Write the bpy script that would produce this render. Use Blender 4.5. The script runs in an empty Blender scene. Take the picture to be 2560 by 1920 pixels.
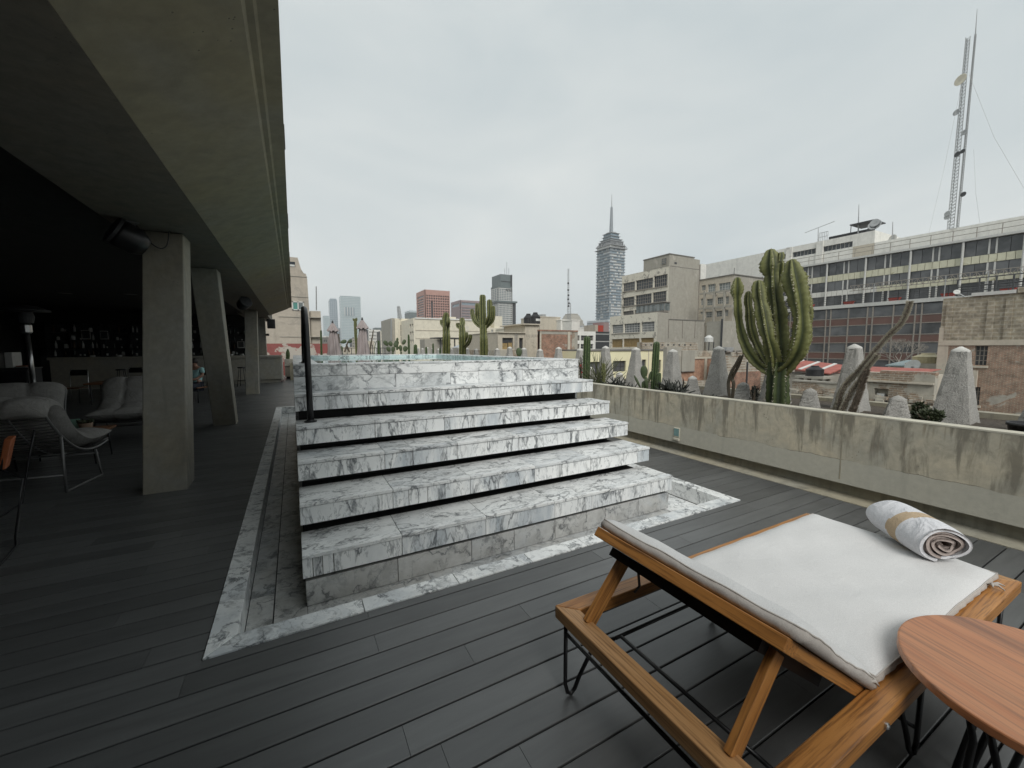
import bpy, bmesh, math, random
from mathutils import Vector, Matrix
from math import radians as RAD, sin, cos, pi
random.seed(7)
SC = bpy.context.scene
COL = SC.collection

# ------------------------------------------------------------------ camera
CAM_H = 1.6
CAM_F = 1007.72            # focal length in pixels of a 2560 px wide frame
PITCH, YAW, ROLL = RAD(5.152), RAD(28.363), RAD(-0.143)
FW = Vector((sin(YAW)*cos(PITCH), cos(YAW)*cos(PITCH), -sin(PITCH)))
RT0 = Vector((cos(YAW), -sin(YAW), 0)); UP0 = RT0.cross(FW)
RT = RT0*cos(ROLL) + UP0*sin(ROLL); UP = RT.cross(FW)
cam_data = bpy.data.cameras.new('camera'); cam = bpy.data.objects.new('camera', cam_data); COL.objects.link(cam)
cam.matrix_world = Matrix(((RT.x, UP.x, -FW.x, 0), (RT.y, UP.y, -FW.y, 0), (RT.z, UP.z, -FW.z, CAM_H), (0, 0, 0, 1)))
cam_data.sensor_width = 36; cam_data.lens = CAM_F/2560*36; cam_data.clip_start = 0.05; cam_data.clip_end = 9000
SC.camera = cam

# ------------------------------------------------------------------ world: overcast sky
SUN_EL, SUN_AZ = RAD(43), RAD(200)       # azimuth clockwise from +Y
world = bpy.data.worlds.new('World'); SC.world = world; world.use_nodes = True
wn, wl = world.node_tree.nodes, world.node_tree.links
bg = wn['Background']
sky = wn.new('ShaderNodeTexSky'); sky.sky_type = 'NISHITA'; sky.sun_disc = False
sky.sun_elevation = SUN_EL; sky.sun_rotation = SUN_AZ; sky.air_density = 1.0; sky.dust_density = 3.0; sky.altitude = 2200
hsv = wn.new('ShaderNodeHueSaturation'); hsv.inputs['Saturation'].default_value = 0.12
wl.new(sky.outputs[0], hsv.inputs['Color'])
wtc = wn.new('ShaderNodeTexCoord')
wmap = wn.new('ShaderNodeMapping'); wmap.inputs['Scale'].default_value = (1.6, 1.6, 4.2); wl.new(wtc.outputs['Generated'], wmap.inputs[0])
wno = wn.new('ShaderNodeTexNoise'); wno.inputs['Scale'].default_value = 1.1; wno.inputs['Detail'].default_value = 5; wno.inputs['Roughness'].default_value = 0.5; wno.inputs['Distortion'].default_value = 0.6
wl.new(wmap.outputs[0], wno.inputs['Vector'])
wr = wn.new('ShaderNodeValToRGB'); wr.color_ramp.elements[0].position = 0.30; wr.color_ramp.elements[1].position = 0.72
wr.color_ramp.elements[0].color = (5.15, 5.75, 5.95, 1); wr.color_ramp.elements[1].color = (6.65, 7.0, 6.95, 1)
wl.new(wno.outputs[0], wr.inputs[0])
wmix = wn.new('ShaderNodeMix'); wmix.data_type = 'RGBA'; wmix.inputs['Factor'].default_value = 0.93
wl.new(hsv.outputs[0], wmix.inputs[6]); wl.new(wr.outputs[0], wmix.inputs[7])
wl.new(wmix.outputs[2], bg.inputs['Color'])
bg.inputs['Strength'].default_value = 0.076

# ------------------------------------------------------------------ sun behind the cloud
sun_d = bpy.data.lights.new('sun', 'SUN'); sun_d.energy = 1.5; sun_d.angle = RAD(30); sun_d.color = (1.0, 0.97, 0.93)
sun = bpy.data.objects.new('sun', sun_d); COL.objects.link(sun); sun.location = (0, -40, 60)
to_sun = Vector((sin(SUN_AZ)*cos(SUN_EL), cos(SUN_AZ)*cos(SUN_EL), sin(SUN_EL)))
sun.rotation_euler = to_sun.to_track_quat('Z', 'Y').to_euler()

# ------------------------------------------------------------------ exposure and render
SC.view_settings.view_transform = 'Standard'; SC.view_settings.look = 'None'
SC.view_settings.exposure = 0.6; SC.view_settings.gamma = 1.0; SC.view_settings.use_curve_mapping = False
SC.render.engine = 'CYCLES'
SC.cycles.use_denoising = True; SC.cycles.max_bounces = 5; SC.cycles.diffuse_bounces = 4; SC.cycles.glossy_bounces = 2
SC.cycles.transmission_bounces = 4; SC.cycles.caustics_reflective = False; SC.cycles.caustics_refractive = False

# ------------------------------------------------------------------ helpers
def ray(x, y):
    return FW*CAM_F + RT*(x-1280) + UP*(960-y)
def at_y(x, y, Y):
    d = ray(x, y); t = Y/d.y; return Vector((d.x*t, Y, CAM_H+d.z*t))
def at_x(x, y, X):
    d = ray(x, y); t = X/d.x; return Vector((X, d.y*t, CAM_H+d.z*t))
def at_z(x, y, Z):
    d = ray(x, y); t = (Z-CAM_H)/d.z; return Vector((d.x*t, d.y*t, Z))

def link(o, parent=None, world=True):
    COL.objects.link(o)
    if parent is not None:
        o.parent = parent
        if world:
            o.matrix_parent_inverse = WM[parent.name].inverted()
    WM[o.name] = (WM[parent.name] @ o.matrix_parent_inverse @ o.matrix_basis) if parent is not None else o.matrix_basis.copy()
    return o
WM = {}

def tag(o, label=None, cat=None, group=None, kind=None):
    if label: o['label'] = label
    if cat: o['category'] = cat
    if group: o['group'] = group
    if kind: o['kind'] = kind
    return o
def thing(name, label, cat, loc=(0, 0, 0), rotz=0, group=None):
    o = bpy.data.objects.new(name, None); o.empty_display_size = 0.2
    o.matrix_basis = Matrix.Translation(loc) @ Matrix.Rotation(rotz, 4, 'Z')
    link(o); return tag(o, label, cat, group)

class MB:
    """collects shapes; build() links them as one mesh object"""
    def __init__(s): s.v = []; s.f = []; s.m = []
    def add(s, vs, fs, m=0):
        b = len(s.v); s.v += [tuple(v) for v in vs]; s.f += [tuple(b+i for i in f) for f in fs]; s.m += [m]*len(fs); return s
    def box(s, x0, x1, y0, y1, z0, z1, m=0):
        return s.add([(x0,y0,z0),(x1,y0,z0),(x1,y1,z0),(x0,y1,z0),(x0,y0,z1),(x1,y0,z1),(x1,y1,z1),(x0,y1,z1)],
            [(0,3,2,1),(4,5,6,7),(0,1,5,4),(1,2,6,5),(2,3,7,6),(3,0,4,7)], m)
    def hexa(s, p, m=0):     # 8 points, bottom ring then top ring
        return s.add(p, [(0,3,2,1),(4,5,6,7),(0,1,5,4),(1,2,6,5),(2,3,7,6),(3,0,4,7)], m)
    def prism(s, poly, axis, a, b, m=0):
        n = len(poly)
        def P(u, v, w): return {'x': (w,u,v), 'y': (u,w,v), 'z': (u,v,w)}[axis]
        return s.add([P(u,v,a) for u,v in poly]+[P(u,v,b) for u,v in poly],
            [tuple(range(n)), tuple(range(2*n-1, n-1, -1))]+[(i, i+n, (i+1)%n+n, (i+1)%n) for i in range(n)], m)
    def bar(s, p, q, w, h=None, m=0, up=(0,0,1)):
        p, q = Vector(p), Vector(q); h = w if h is None else h
        d = (q-p).normalized(); u = Vector(up)
        if abs(d.dot(u)) > 0.98: u = Vector((0,1,0))
        a = d.cross(u).normalized()*w/2; b = a.cross(d).normalized()*h/2
        return s.hexa([p-a-b, p+a-b, q+a-b, q-a-b, p-a+b, p+a+b, q+a+b, q-a+b], m)
    def tube(s, path, r, n=8, closed=False, m=0, caps=True, sx=1.0):
        pts = [Vector(p) for p in path]; k = len(pts); rs = r if isinstance(r, (list, tuple)) else [r]*k
        b = len(s.v); a0 = None
        for i, p in enumerate(pts):
            if closed: d = pts[(i+1) % k]-pts[i-1]
            else: d = pts[min(i+1, k-1)]-pts[max(i-1, 0)]
            d.normalize()
            if a0 is None:
                u = Vector((0,0,1)) if abs(d.z) < 0.9 else Vector((1,0,0)); a = d.cross(u).normalized()
            else:
                a = (a0-d*a0.dot(d)).normalized()
            a0 = a; c = d.cross(a)
            for j in range(n):
                t = 2*pi*j/n; s.v.append(tuple(p+(a*cos(t)*sx+c*sin(t))*rs[i]))
        kk = k if closed else k-1
        for i in range(kk):
            for j in range(n):
                s.f.append((b+i*n+j, b+i*n+(j+1)%n, b+((i+1)%k)*n+(j+1)%n, b+((i+1)%k)*n+j)); s.m.append(m)
        if caps and not closed:
            s.f.append(tuple(b+j for j in range(n-1,-1,-1))); s.m.append(m)
            s.f.append(tuple(b+(k-1)*n+j for j in range(n))); s.m.append(m)
        return s
    def lathe(s, prof, c=(0,0,0), n=24, m=0, cap=True):
        b = len(s.v); k = len(prof); cx, cy, cz = c
        for r, z in prof:
            for j in range(n):
                t = 2*pi*j/n; s.v.append((cx+r*cos(t), cy+r*sin(t), cz+z))
        for i in range(k-1):
            for j in range(n):
                s.f.append((b+i*n+j, b+i*n+(j+1)%n, b+(i+1)*n+(j+1)%n, b+(i+1)*n+j)); s.m.append(m)
        if cap:
            s.f.append(tuple(b+j for j in range(n-1,-1,-1))); s.m.append(m)
            s.f.append(tuple(b+(k-1)*n+j for j in range(n))); s.m.append(m)
        return s
    def sphere(s, c, r, nu=12, nv=8, m=0, sc=(1,1,1)):
        prof = [(r*max(0.001, sin(pi*i/nv)), -r*cos(pi*i/nv)) for i in range(nv+1)]
        b = len(s.v); s.lathe(prof, (0,0,0), nu, m, cap=False)
        for i in range(b, len(s.v)):
            x, y, z = s.v[i]; s.v[i] = (c[0]+x*sc[0], c[1]+y*sc[1], c[2]+z*sc[2])
        return s
    def xf(s, M, start=0):
        for i in range(start, len(s.v)): s.v[i] = tuple(M @ Vector(s.v[i]))
        return s
    def mesh(s, name, mats, smooth=False):
        me = bpy.data.meshes.new(name); me.from_pydata(s.v, [], s.f)
        for mt in (mats if isinstance(mats, (list, tuple)) else [mats]): me.materials.append(mt)
        if any(s.m): me.polygons.foreach_set('material_index', s.m)
        if smooth: me.polygons.foreach_set('use_smooth', [True]*len(me.polygons))
        me.update(); return me
    def build(s, name, mats, parent=None, smooth=False, world=True, bevel=0, kind=None, label=None, origin=None, wn=False):
        if origin is not None:
            O = Vector(origin); s.v = [tuple(Vector(v)-O) for v in s.v]
        o = bpy.data.objects.new(name, s.mesh(name, mats, smooth))
        if origin is not None: o.matrix_basis = Matrix.Translation(O)
        link(o, parent, world)
        if bevel:
            md = o.modifiers.new('bevel', 'BEVEL'); md.width = bevel; md.segments = 2; md.limit_method = 'ANGLE'; md.angle_limit = RAD(40)
        if kind: o['kind'] = kind
        if label: o['label'] = label
        return o
def inst(mesh, name, M, parent=None, world=True):
    o = bpy.data.objects.new(name, mesh); o.matrix_basis = M; link(o, parent, world); return o
def copy_tree(o, parent=None):
    c = o.copy(); COL.objects.link(c); c.parent = parent
    for ch in list(o.children): copy_tree(ch, c)
    return c
def board(name, p, q, w, h, mat, parent, up=(0,0,1), bevel=0.003, world=True):
    """timber or bar whose own X axis runs along its length, so grain follows it"""
    p, q = Vector(p), Vector(q); d = q-p; L = d.length; d.normalize(); u = Vector(up)
    if abs(d.dot(u)) > 0.98: u = Vector((0,1,0))
    a = u.cross(d).normalized(); b = d.cross(a)
    mb = MB().box(0, L, -w/2, w/2, -h/2, h/2); o = bpy.data.objects.new(name, mb.mesh(name, mat))
    o.matrix_basis = Matrix(((d.x,a.x,b.x,p.x),(d.y,a.y,b.y,p.y),(d.z,a.z,b.z,p.z),(0,0,0,1)))
    link(o, parent, world)
    if bevel:
        md = o.modifiers.new('bevel', 'BEVEL'); md.width = bevel; md.segments = 2; md.limit_method = 'ANGLE'
    return o

# ------------------------------------------------------------------ materials
class NT:
    def __init__(s, name):
        s.mat = bpy.data.materials.new(name); s.mat.use_nodes = True; s.t = s.mat.node_tree; s.n = s.t.nodes; s.l = s.t.links
        s.b = s.n['Principled BSDF']; s.b.inputs['Roughness'].default_value = 0.7
    def new(s, ty, **kw):
        n = s.n.new(ty)
        for k, v in kw.items(): setattr(n, k, v)
        return n
    def set(s, sock, v):
        if isinstance(v, bpy.types.NodeSocket): s.l.new(v, sock)
        else: sock.default_value = v
    def coord(s, kind='Object', rand=0.0, scale=(1,1,1), rot=(0,0,0)):
        tc = s.new('ShaderNodeTexCoord'); v = tc.outputs[kind]
        if rand:
            oi = s.new('ShaderNodeObjectInfo'); ml = s.new('ShaderNodeVectorMath', operation='SCALE'); cb = s.new('ShaderNodeCombineXYZ')
            for i, k in enumerate((1.0, 0.37, 0.71)):
                mm = s.new('ShaderNodeMath', operation='MULTIPLY'); s.l.new(oi.outputs['Random'], mm.inputs[0]); mm.inputs[1].default_value = k*rand
                s.l.new(mm.outputs[0], cb.inputs[i])
            ad = s.new('ShaderNodeVectorMath', operation='ADD'); s.l.new(v, ad.inputs[0]); s.l.new(cb.outputs[0], ad.inputs[1]); v = ad.outputs[0]
        mp = s.new('ShaderNodeMapping'); mp.inputs['Scale'].default_value = scale; mp.inputs['Rotation'].default_value = rot
        s.l.new(v, mp.inputs[0]); return mp.outputs[0]
    def noise(s, vec, scale, detail=4, rough=0.55, dist=0.0, out=0):
        n = s.new('ShaderNodeTexNoise'); n.inputs['Scale'].default_value = scale; n.inputs['Detail'].default_value = detail
        n.inputs['Roughness'].default_value = rough; n.inputs['Distortion'].default_value = dist; s.l.new(vec, n.inputs['Vector']); return n.outputs[out]
    def voro(s, vec, scale, feature='F1', out=0, rnd=1.0):
        n = s.new('ShaderNodeTexVoronoi', feature=feature); n.inputs['Scale'].default_value = scale; n.inputs['Randomness'].default_value = rnd
        s.l.new(vec, n.inputs['Vector']); return n.outputs[out]
    def ramp(s, fac, stops, interp='LINEAR'):
        r = s.new('ShaderNodeValToRGB'); r.color_ramp.interpolation = interp; e = r.color_ramp.elements
        while len(e) < len(stops): e.new(0.5)
        for i, (p, c) in enumerate(stops):
            e[i].position = p; c = (c, c, c) if isinstance(c, (int, float)) else c; e[i].color = (c[0], c[1], c[2], 1)
        s.set(r.inputs[0], fac); return r.outputs[0]
    def mix(s, fac, a, b, mode='MIX'):
        m = s.new('ShaderNodeMix', data_type='RGBA', blend_type=mode)
        for sock, v in ((m.inputs[0], fac), (m.inputs[6], a), (m.inputs[7], b)):
            if isinstance(v, tuple): v = (v[0], v[1], v[2], 1)
            s.set(sock, v)
        return m.outputs[2]
    def math(s, op, a, b=0.0):
        m = s.new('ShaderNodeMath', operation=op); s.set(m.inputs[0], a); s.set(m.inputs[1], b); return m.outputs[0]
    def rand(s): return s.new('ShaderNodeObjectInfo').outputs['Random']
    def sep(s, vec): 
        n = s.new('ShaderNodeSeparateXYZ'); s.l.new(vec, n.inputs[0]); return n.outputs
    def bump(s, h, strength=0.3, dist=0.01):
        b = s.new('ShaderNodeBump'); b.inputs['Strength'].default_value = strength; b.inputs['Distance'].default_value = dist
        s.l.new(h, b.inputs['Height']); s.l.new(b.outputs[0], s.b.inputs['Normal'])
    def done(s, color, rough=None, metal=None, spec=None):
        if isinstance(color, tuple): color = (color[0], color[1], color[2], 1)
        s.set(s.b.inputs['Base Color'], color)
        if rough is not None: s.set(s.b.inputs['Roughness'], rough)
        if metal is not None: s.b.inputs['Metallic'].default_value = metal
        if spec is not None: s.b.inputs['Specular IOR Level'].default_value = spec
        return s.mat

def m_plain(name, c, rough=0.6, metal=0.0, var=0.25, scale=6.0, bump=0.0, spec=None, objvar=0.0):
    """paint or metal with slight dirt variation"""
    t = NT(name); v = t.coord('Object', rand=20)
    n = t.noise(v, scale, 5)
    f = t.ramp(n, [(0.3, 1-var), (0.7, 1.0)])
    col = t.mix(1.0, c, f, 'MULTIPLY')
    if objvar:
        col = t.mix(1.0, col, t.ramp(t.rand(), [(0, 1-objvar), (1, 1.0)]), 'MULTIPLY')
    if bump: t.bump(n, bump, 0.01)
    return t.done(col, rough, metal, spec)

def m_concrete(name, c, dark=0.45, streak=0.5, scale=1.0, pits=True, warm=(1.08, 1.0, 0.86), rough=0.85, bump=0.35):
    t = NT(name); v = t.coord('Object'); 
    big = t.noise(v, 0.9*scale, 6, 0.6, 0.5)
    fine = t.noise(v, 9*scale, 8, 0.65)
    vs = t.coord('Object', scale=(3.2*scale, 3.2*scale, 0.55*scale))
    st = t.noise(vs, 1.6, 5, 0.6, 0.8)
    col = t.mix(t.ramp(big, [(0.35, 0.0), (0.7, 1.0)]), c, tuple(a*b for a, b in zip(c, warm)))
    col = t.mix(1.0, col, t.ramp(fine, [(0.25, 0.78), (0.75, 1.08)]), 'MULTIPLY')
    col = t.mix(t.math('MULTIPLY', t.ramp(st, [(0.5, 0.0), (0.72, 1.0)]), streak), col, tuple(a*dark for a in c))
    h = fine
    if pits:
        pv = t.voro(v, 22*scale); pm = t.noise(v, 2.4*scale, 3)
        pit = t.math('MULTIPLY', t.ramp(pv, [(0.06, 1.0), (0.12, 0.0)]), t.ramp(pm, [(0.54, 0.0), (0.6, 1.0)]))
        col = t.mix(t.math('MULTIPLY', pit, 0.75), col, tuple(a*0.25 for a in c))
        h = t.math('SUBTRACT', fine, pit)
    t.bump(h, bump, 0.006)
    return t.done(col, rough)

def m_marble(name, stretch=(1,1,1), rot=(0,0,0), dens=1.0, white=(0.86,0.87,0.855), grey=(0.47,0.51,0.54), vein=(0.09,0.10,0.11), blot=0.0, dirt=0.0, rough=0.35, heavy=0.4):
    t = NT(name); v = t.coord('Object', rand=40, scale=stretch, rot=rot)
    w = t.noise(v, 2.2, 6, 0.6, 0, out=1)
    wv = t.new('ShaderNodeVectorMath', operation='MULTIPLY_ADD'); t.l.new(w, wv.inputs[0]); wv.inputs[1].default_value = (0.45,)*3; t.l.new(v, wv.inputs[2])
    vv = wv.outputs[0]
    def veins(scale, width, d):
        n = t.noise(vv, scale, d, 0.55); a = t.math('ABSOLUTE', t.math('SUBTRACT', n, 0.5))
        return t.ramp(a, [(0.0, 1.0), (width*(0.9+0.2*heavy), 0.45), (width*(2.0+0.8*heavy), 0.0)])
    cloud = t.ramp(t.noise(vv, 1.5*dens, 5, 0.6), [(0.42-0.08*heavy, 0.0), (0.66-0.06*heavy, 1.0)])
    per = t.ramp(t.rand(), [(0.0, 0.05), (0.5, 0.35), (1.0, 0.9)])
    col = t.mix(t.math('MULTIPLY', cloud, per), white, grey)
    m1 = t.math('MULTIPLY', veins(1.7*dens, 0.016, 4), t.ramp(t.noise(v, 1.9*dens, 3), [(0.40-0.12*heavy, 0.0), (0.62-0.10*heavy, 1.0)]))
    m2 = t.math('MULTIPLY', veins(4.6*dens, 0.013, 5), t.ramp(t.noise(v, 3.1*dens, 2), [(0.42-0.14*heavy, 0.0), (0.66-0.12*heavy, 0.9)]))
    col = t.mix(t.math('MINIMUM', m1, 0.9), col, vein)
    col = t.mix(t.math('MULTIPLY', m2, 0.75), col, tuple(a*1.6 for a in vein))
    if blot:
        bl = t.ramp(t.noise(vv, 5.5, 6, 0.65, 0.8), [(0.55, 0.0), (0.68, 1.0)])
        col = t.mix(t.math('MULTIPLY', bl, blot), col, vein)
    if dirt:
        dn = t.ramp(t.noise(t.coord('Object'), 3.5, 6, 0.65), [(0.35, 0.0), (0.7, 1.0)])
        col = t.mix(t.math('MULTIPLY', dn, dirt), col, (0.16, 0.15, 0.13))
    return t.done(col, t.math('ADD', t.math('MULTIPLY', t.noise(v, 6, 4), 0.25), rough-0.1))

def m_wood(name, c1, c2, dark, gscale=1.0, rough=0.45, band=0.5, fines=0.75):
    t = NT(name); v = t.coord('Object', rand=30, scale=(0.9*gscale, 9*gscale, 9*gscale))
    n = t.noise(v, 2.4, 8, 0.6, 0.6); col = t.mix(t.ramp(n, [(0.3, 0.0), (0.7, 1.0)]), c1, c2)
    fine = t.noise(t.coord('Object', rand=30, scale=(2.2*gscale, 60*gscale, 60*gscale)), 2.0, 4, 0.6)
    col = t.mix(t.math('MULTIPLY', t.ramp(fine, [(0.48, 0.0), (0.66, 1.0)]), fines), col, dark)
    lg = t.noise(t.coord('Object', rand=30, scale=(0.5*gscale, 5*gscale, 5*gscale)), 1.7, 5, 0.55, 1.2)
    col = t.mix(t.math('MULTIPLY', t.ramp(lg, [(0.56, 0.0), (0.70, 1.0)]), band), col, dark)
    t.bump(fine, 0.15, 0.002)
    return t.done(col, rough)

def m_fabric(name, c, var=0.12, weave=350, rough=0.95, wrinkle=0.35):
    t = NT(name); v = t.coord('Object')
    w = t.noise(v, weave, 2); wr = t.noise(t.coord('Object', scale=(1, 1.6, 1)), 7, 4, 0.5, 1.2); big = t.noise(v, 3, 4)
    col = t.mix(1.0, c, t.ramp(big, [(0.3, 1-var), (0.7, 1.0)]), 'MULTIPLY')
    col = t.mix(1.0, col, t.ramp(w, [(0.3, 0.86), (0.7, 1.05)]), 'MULTIPLY')
    t.bump(t.math('ADD', t.math('MULTIPLY', wr, 1.0), t.math('MULTIPLY', w, 0.06)), wrinkle, 0.03)
    return t.done(col, rough, spec=0.15)

def m_brick(name, c1, c2, mortar, bw=0.26, bh=0.075, axis='x', worn=0.4, plaster=(0.42,0.40,0.35), pl=0.5, rough=0.9):
    """axis = world axis along the wall"""
    t = NT(name); tc = t.new('ShaderNodeTexCoord'); s = t.sep(tc.outputs['Object']); cb = t.new('ShaderNodeCombineXYZ')
    t.l.new(s[0] if axis == 'x' else s[1], cb.inputs[0]); t.l.new(s[2], cb.inputs[1])
    b = t.new('ShaderNodeTexBrick'); b.inputs['Scale'].default_value = 1.0; b.inputs['Brick Width'].default_value = bw; b.inputs['Row Height'].default_value = bh
    b.inputs['Mortar Size'].default_value = bh*0.16; b.inputs['Color1'].default_value = (*c1, 1); b.inputs['Color2'].default_value = (*c2, 1); b.inputs['Mortar'].default_value = (*mortar, 1)
    b.inputs['Bias'].default_value = 0.0; t.l.new(cb.outputs[0], b.inputs['Vector'])
    v = t.coord('Object'); n = t.noise(v, 0.55, 6, 0.65, 0.8); n2 = t.noise(v, 2.3, 7, 0.7)
    col = t.mix(1.0, b.outputs[0], t.ramp(n2, [(0.3, 1-worn*1.3), (0.7, 1.25)]), 'MULTIPLY')
    col = t.mix(t.ramp(n, [(pl, 0.0), (pl+0.04, 1.0)]), col, t.mix(1.0, plaster, t.ramp(n2, [(0.25, 0.6), (0.75, 1.1)]), 'MULTIPLY'))
    t.bump(b.outputs[1], -0.3, 0.02)
    return t.done(col, rough)

def m_plaster(name, c, peel=(0.30,0.29,0.26), amount=0.55, scale=0.6, streak=0.35, dark=0.5, rough=0.9):
    """weathered render with flaked patches and rain streaks"""
    t = NT(name); v = t.coord('Object', rand=15); n = t.noise(v, scale, 8, 0.68, 0.6); fine = t.noise(v, 5*scale, 6, 0.65)
    col = t.mix(1.0, c, t.ramp(fine, [(0.25, 0.82), (0.75, 1.05)]), 'MULTIPLY')
    col = t.mix(t.ramp(n, [(amount, 0.0), (amount+0.03, 1.0)]), col, peel)
    st = t.noise(t.coord('Object', rand=15, scale=(1.3, 1.3, 0.18)), 1.2, 6, 0.6, 0.4)
    col = t.mix(t.math('MULTIPLY', t.ramp(st, [(0.52, 0.0), (0.72, 1.0)]), streak), col, tuple(a*dark for a in c))
    t.bump(n, 0.2, 0.03)
    return t.done(col, rough)

def m_glass(name, c=(0.02,0.025,0.03), rough=0.08, var=0.5, tint=(0.10,0.11,0.12)):
    """window pane: dark room behind a reflecting sheet, each pane a little different"""
    t = NT(name); f = t.rand()
    v = t.coord('Object', rand=30, scale=(0.5, 0.5, 0.7))
    col = t.mix(t.math('MULTIPLY', t.ramp(t.noise(v, 0.8, 4), [(0.4, 0.0), (0.7, 1.0)]), var), c, tint)
    col = t.mix(t.math('MULTIPLY', t.ramp(f, [(0.55, 0.0), (1.0, 1.0)]), var), col, tint)
    t.b.inputs['IOR'].default_value = 1.5
    return t.done(col, rough)

MAT = {}
def tint(c, k): return tuple(x*k for x in c)
# ================================================================== setting materials
MAT['marble_v'] = m_marble('marble_front', stretch=(1.35, 1.0, 0.40), rot=(0, RAD(20), 0), dens=2.3, heavy=0.7, grey=(0.40,0.45,0.49))
MAT['marble_h'] = m_marble('marble_tread', stretch=(0.55, 1.0, 1.0), rot=(0, 0, RAD(28)), dens=2.9, dirt=0.25, heavy=0.75)
MAT['marble_r'] = m_marble('marble_rim', stretch=(0.8, 1.0, 1.0), rot=(0, RAD(-35), 0), dens=1.5, blot=0.5, grey=(0.50,0.53,0.54), heavy=0.5)
MAT['marble_d'] = m_marble('marble_plinth', stretch=(1.0, 1.0, 0.8), rot=(0, RAD(25), 0), dens=2.2, blot=0.85, dirt=0.6, white=(0.60,0.60,0.58))
MAT['marble_c'] = m_marble('marble_curb', stretch=(1, 1, 1), rot=(0, 0, RAD(40)), dens=2.4, blot=0.55, dirt=0.2)
MAT['grout'] = m_plain('grout', (0.22, 0.205, 0.17), 0.9, var=0.5)
MAT['void'] = m_plain('shadow_gap_black', (0.03, 0.03, 0.03), 0.9)
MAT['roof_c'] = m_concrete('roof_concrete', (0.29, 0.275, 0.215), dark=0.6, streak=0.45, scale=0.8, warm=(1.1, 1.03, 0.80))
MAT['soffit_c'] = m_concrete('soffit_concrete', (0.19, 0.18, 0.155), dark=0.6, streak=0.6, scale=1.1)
MAT['col_c'] = m_concrete('column_concrete', (0.29, 0.284, 0.25), dark=0.62, streak=0.55, scale=1.3)
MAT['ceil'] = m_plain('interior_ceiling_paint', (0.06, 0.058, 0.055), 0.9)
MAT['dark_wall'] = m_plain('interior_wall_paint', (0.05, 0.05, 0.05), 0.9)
MAT['bar_c'] = m_concrete('bar_concrete', (0.38, 0.372, 0.335), dark=0.7, streak=0.3, scale=1.2)
MAT['base_c'] = m_concrete('wall_base_concrete', (0.32, 0.305, 0.25), dark=0.5, streak=0.7, scale=1.5)
MAT['black_metal'] = m_plain('black_metal', (0.012, 0.012, 0.013), 0.38, 0.0, var=0.3)
MAT['steel'] = m_plain('brushed_steel', (0.55, 0.55, 0.54), 0.3, 1.0, var=0.15)

def deck_mat():
    t = NT('charcoal_deck_board'); v = t.coord('Object', rand=60, scale=(0.7, 6, 6))
    n = t.noise(v, 3.0, 7, 0.6, 0.5); sc = t.noise(t.coord('Object', rand=60, scale=(1.2, 14, 14)), 5, 5, 0.7, 0.7)
    w = t.noise(t.coord('Object', rand=60), 1.6, 5, 0.6)
    col = t.mix(t.ramp(n, [(0.3, 0.0), (0.75, 1.0)]), (0.078, 0.080, 0.080), (0.112, 0.115, 0.114))
    col = t.mix(1.0, col, t.ramp(t.rand(), [(0, 0.80), (1, 1.18)]), 'MULTIPLY')
    col = t.mix(t.math('MULTIPLY', t.ramp(sc, [(0.66, 0.0), (0.78, 1.0)]), 0.35), col, (0.10, 0.10, 0.095))
    col = t.mix(t.math('MULTIPLY', t.ramp(w, [(0.55, 0.0), (0.72, 1.0)]), 0.35), col, (0.062, 0.060, 0.055))
    sp = t.ramp(t.voro(t.coord('Object', rand=60), 9.0), [(0.012, 1.0), (0.03, 0.0)])
    col = t.mix(t.math('MULTIPLY', sp, 0.5), col, (0.16, 0.16, 0.155))
    t.bump(n, 0.12, 0.003)
    return t.done(col, t.math('ADD', t.math('MULTIPLY', w, 0.3), 0.24), spec=0.7)
MAT['deck'] = deck_mat()

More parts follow.
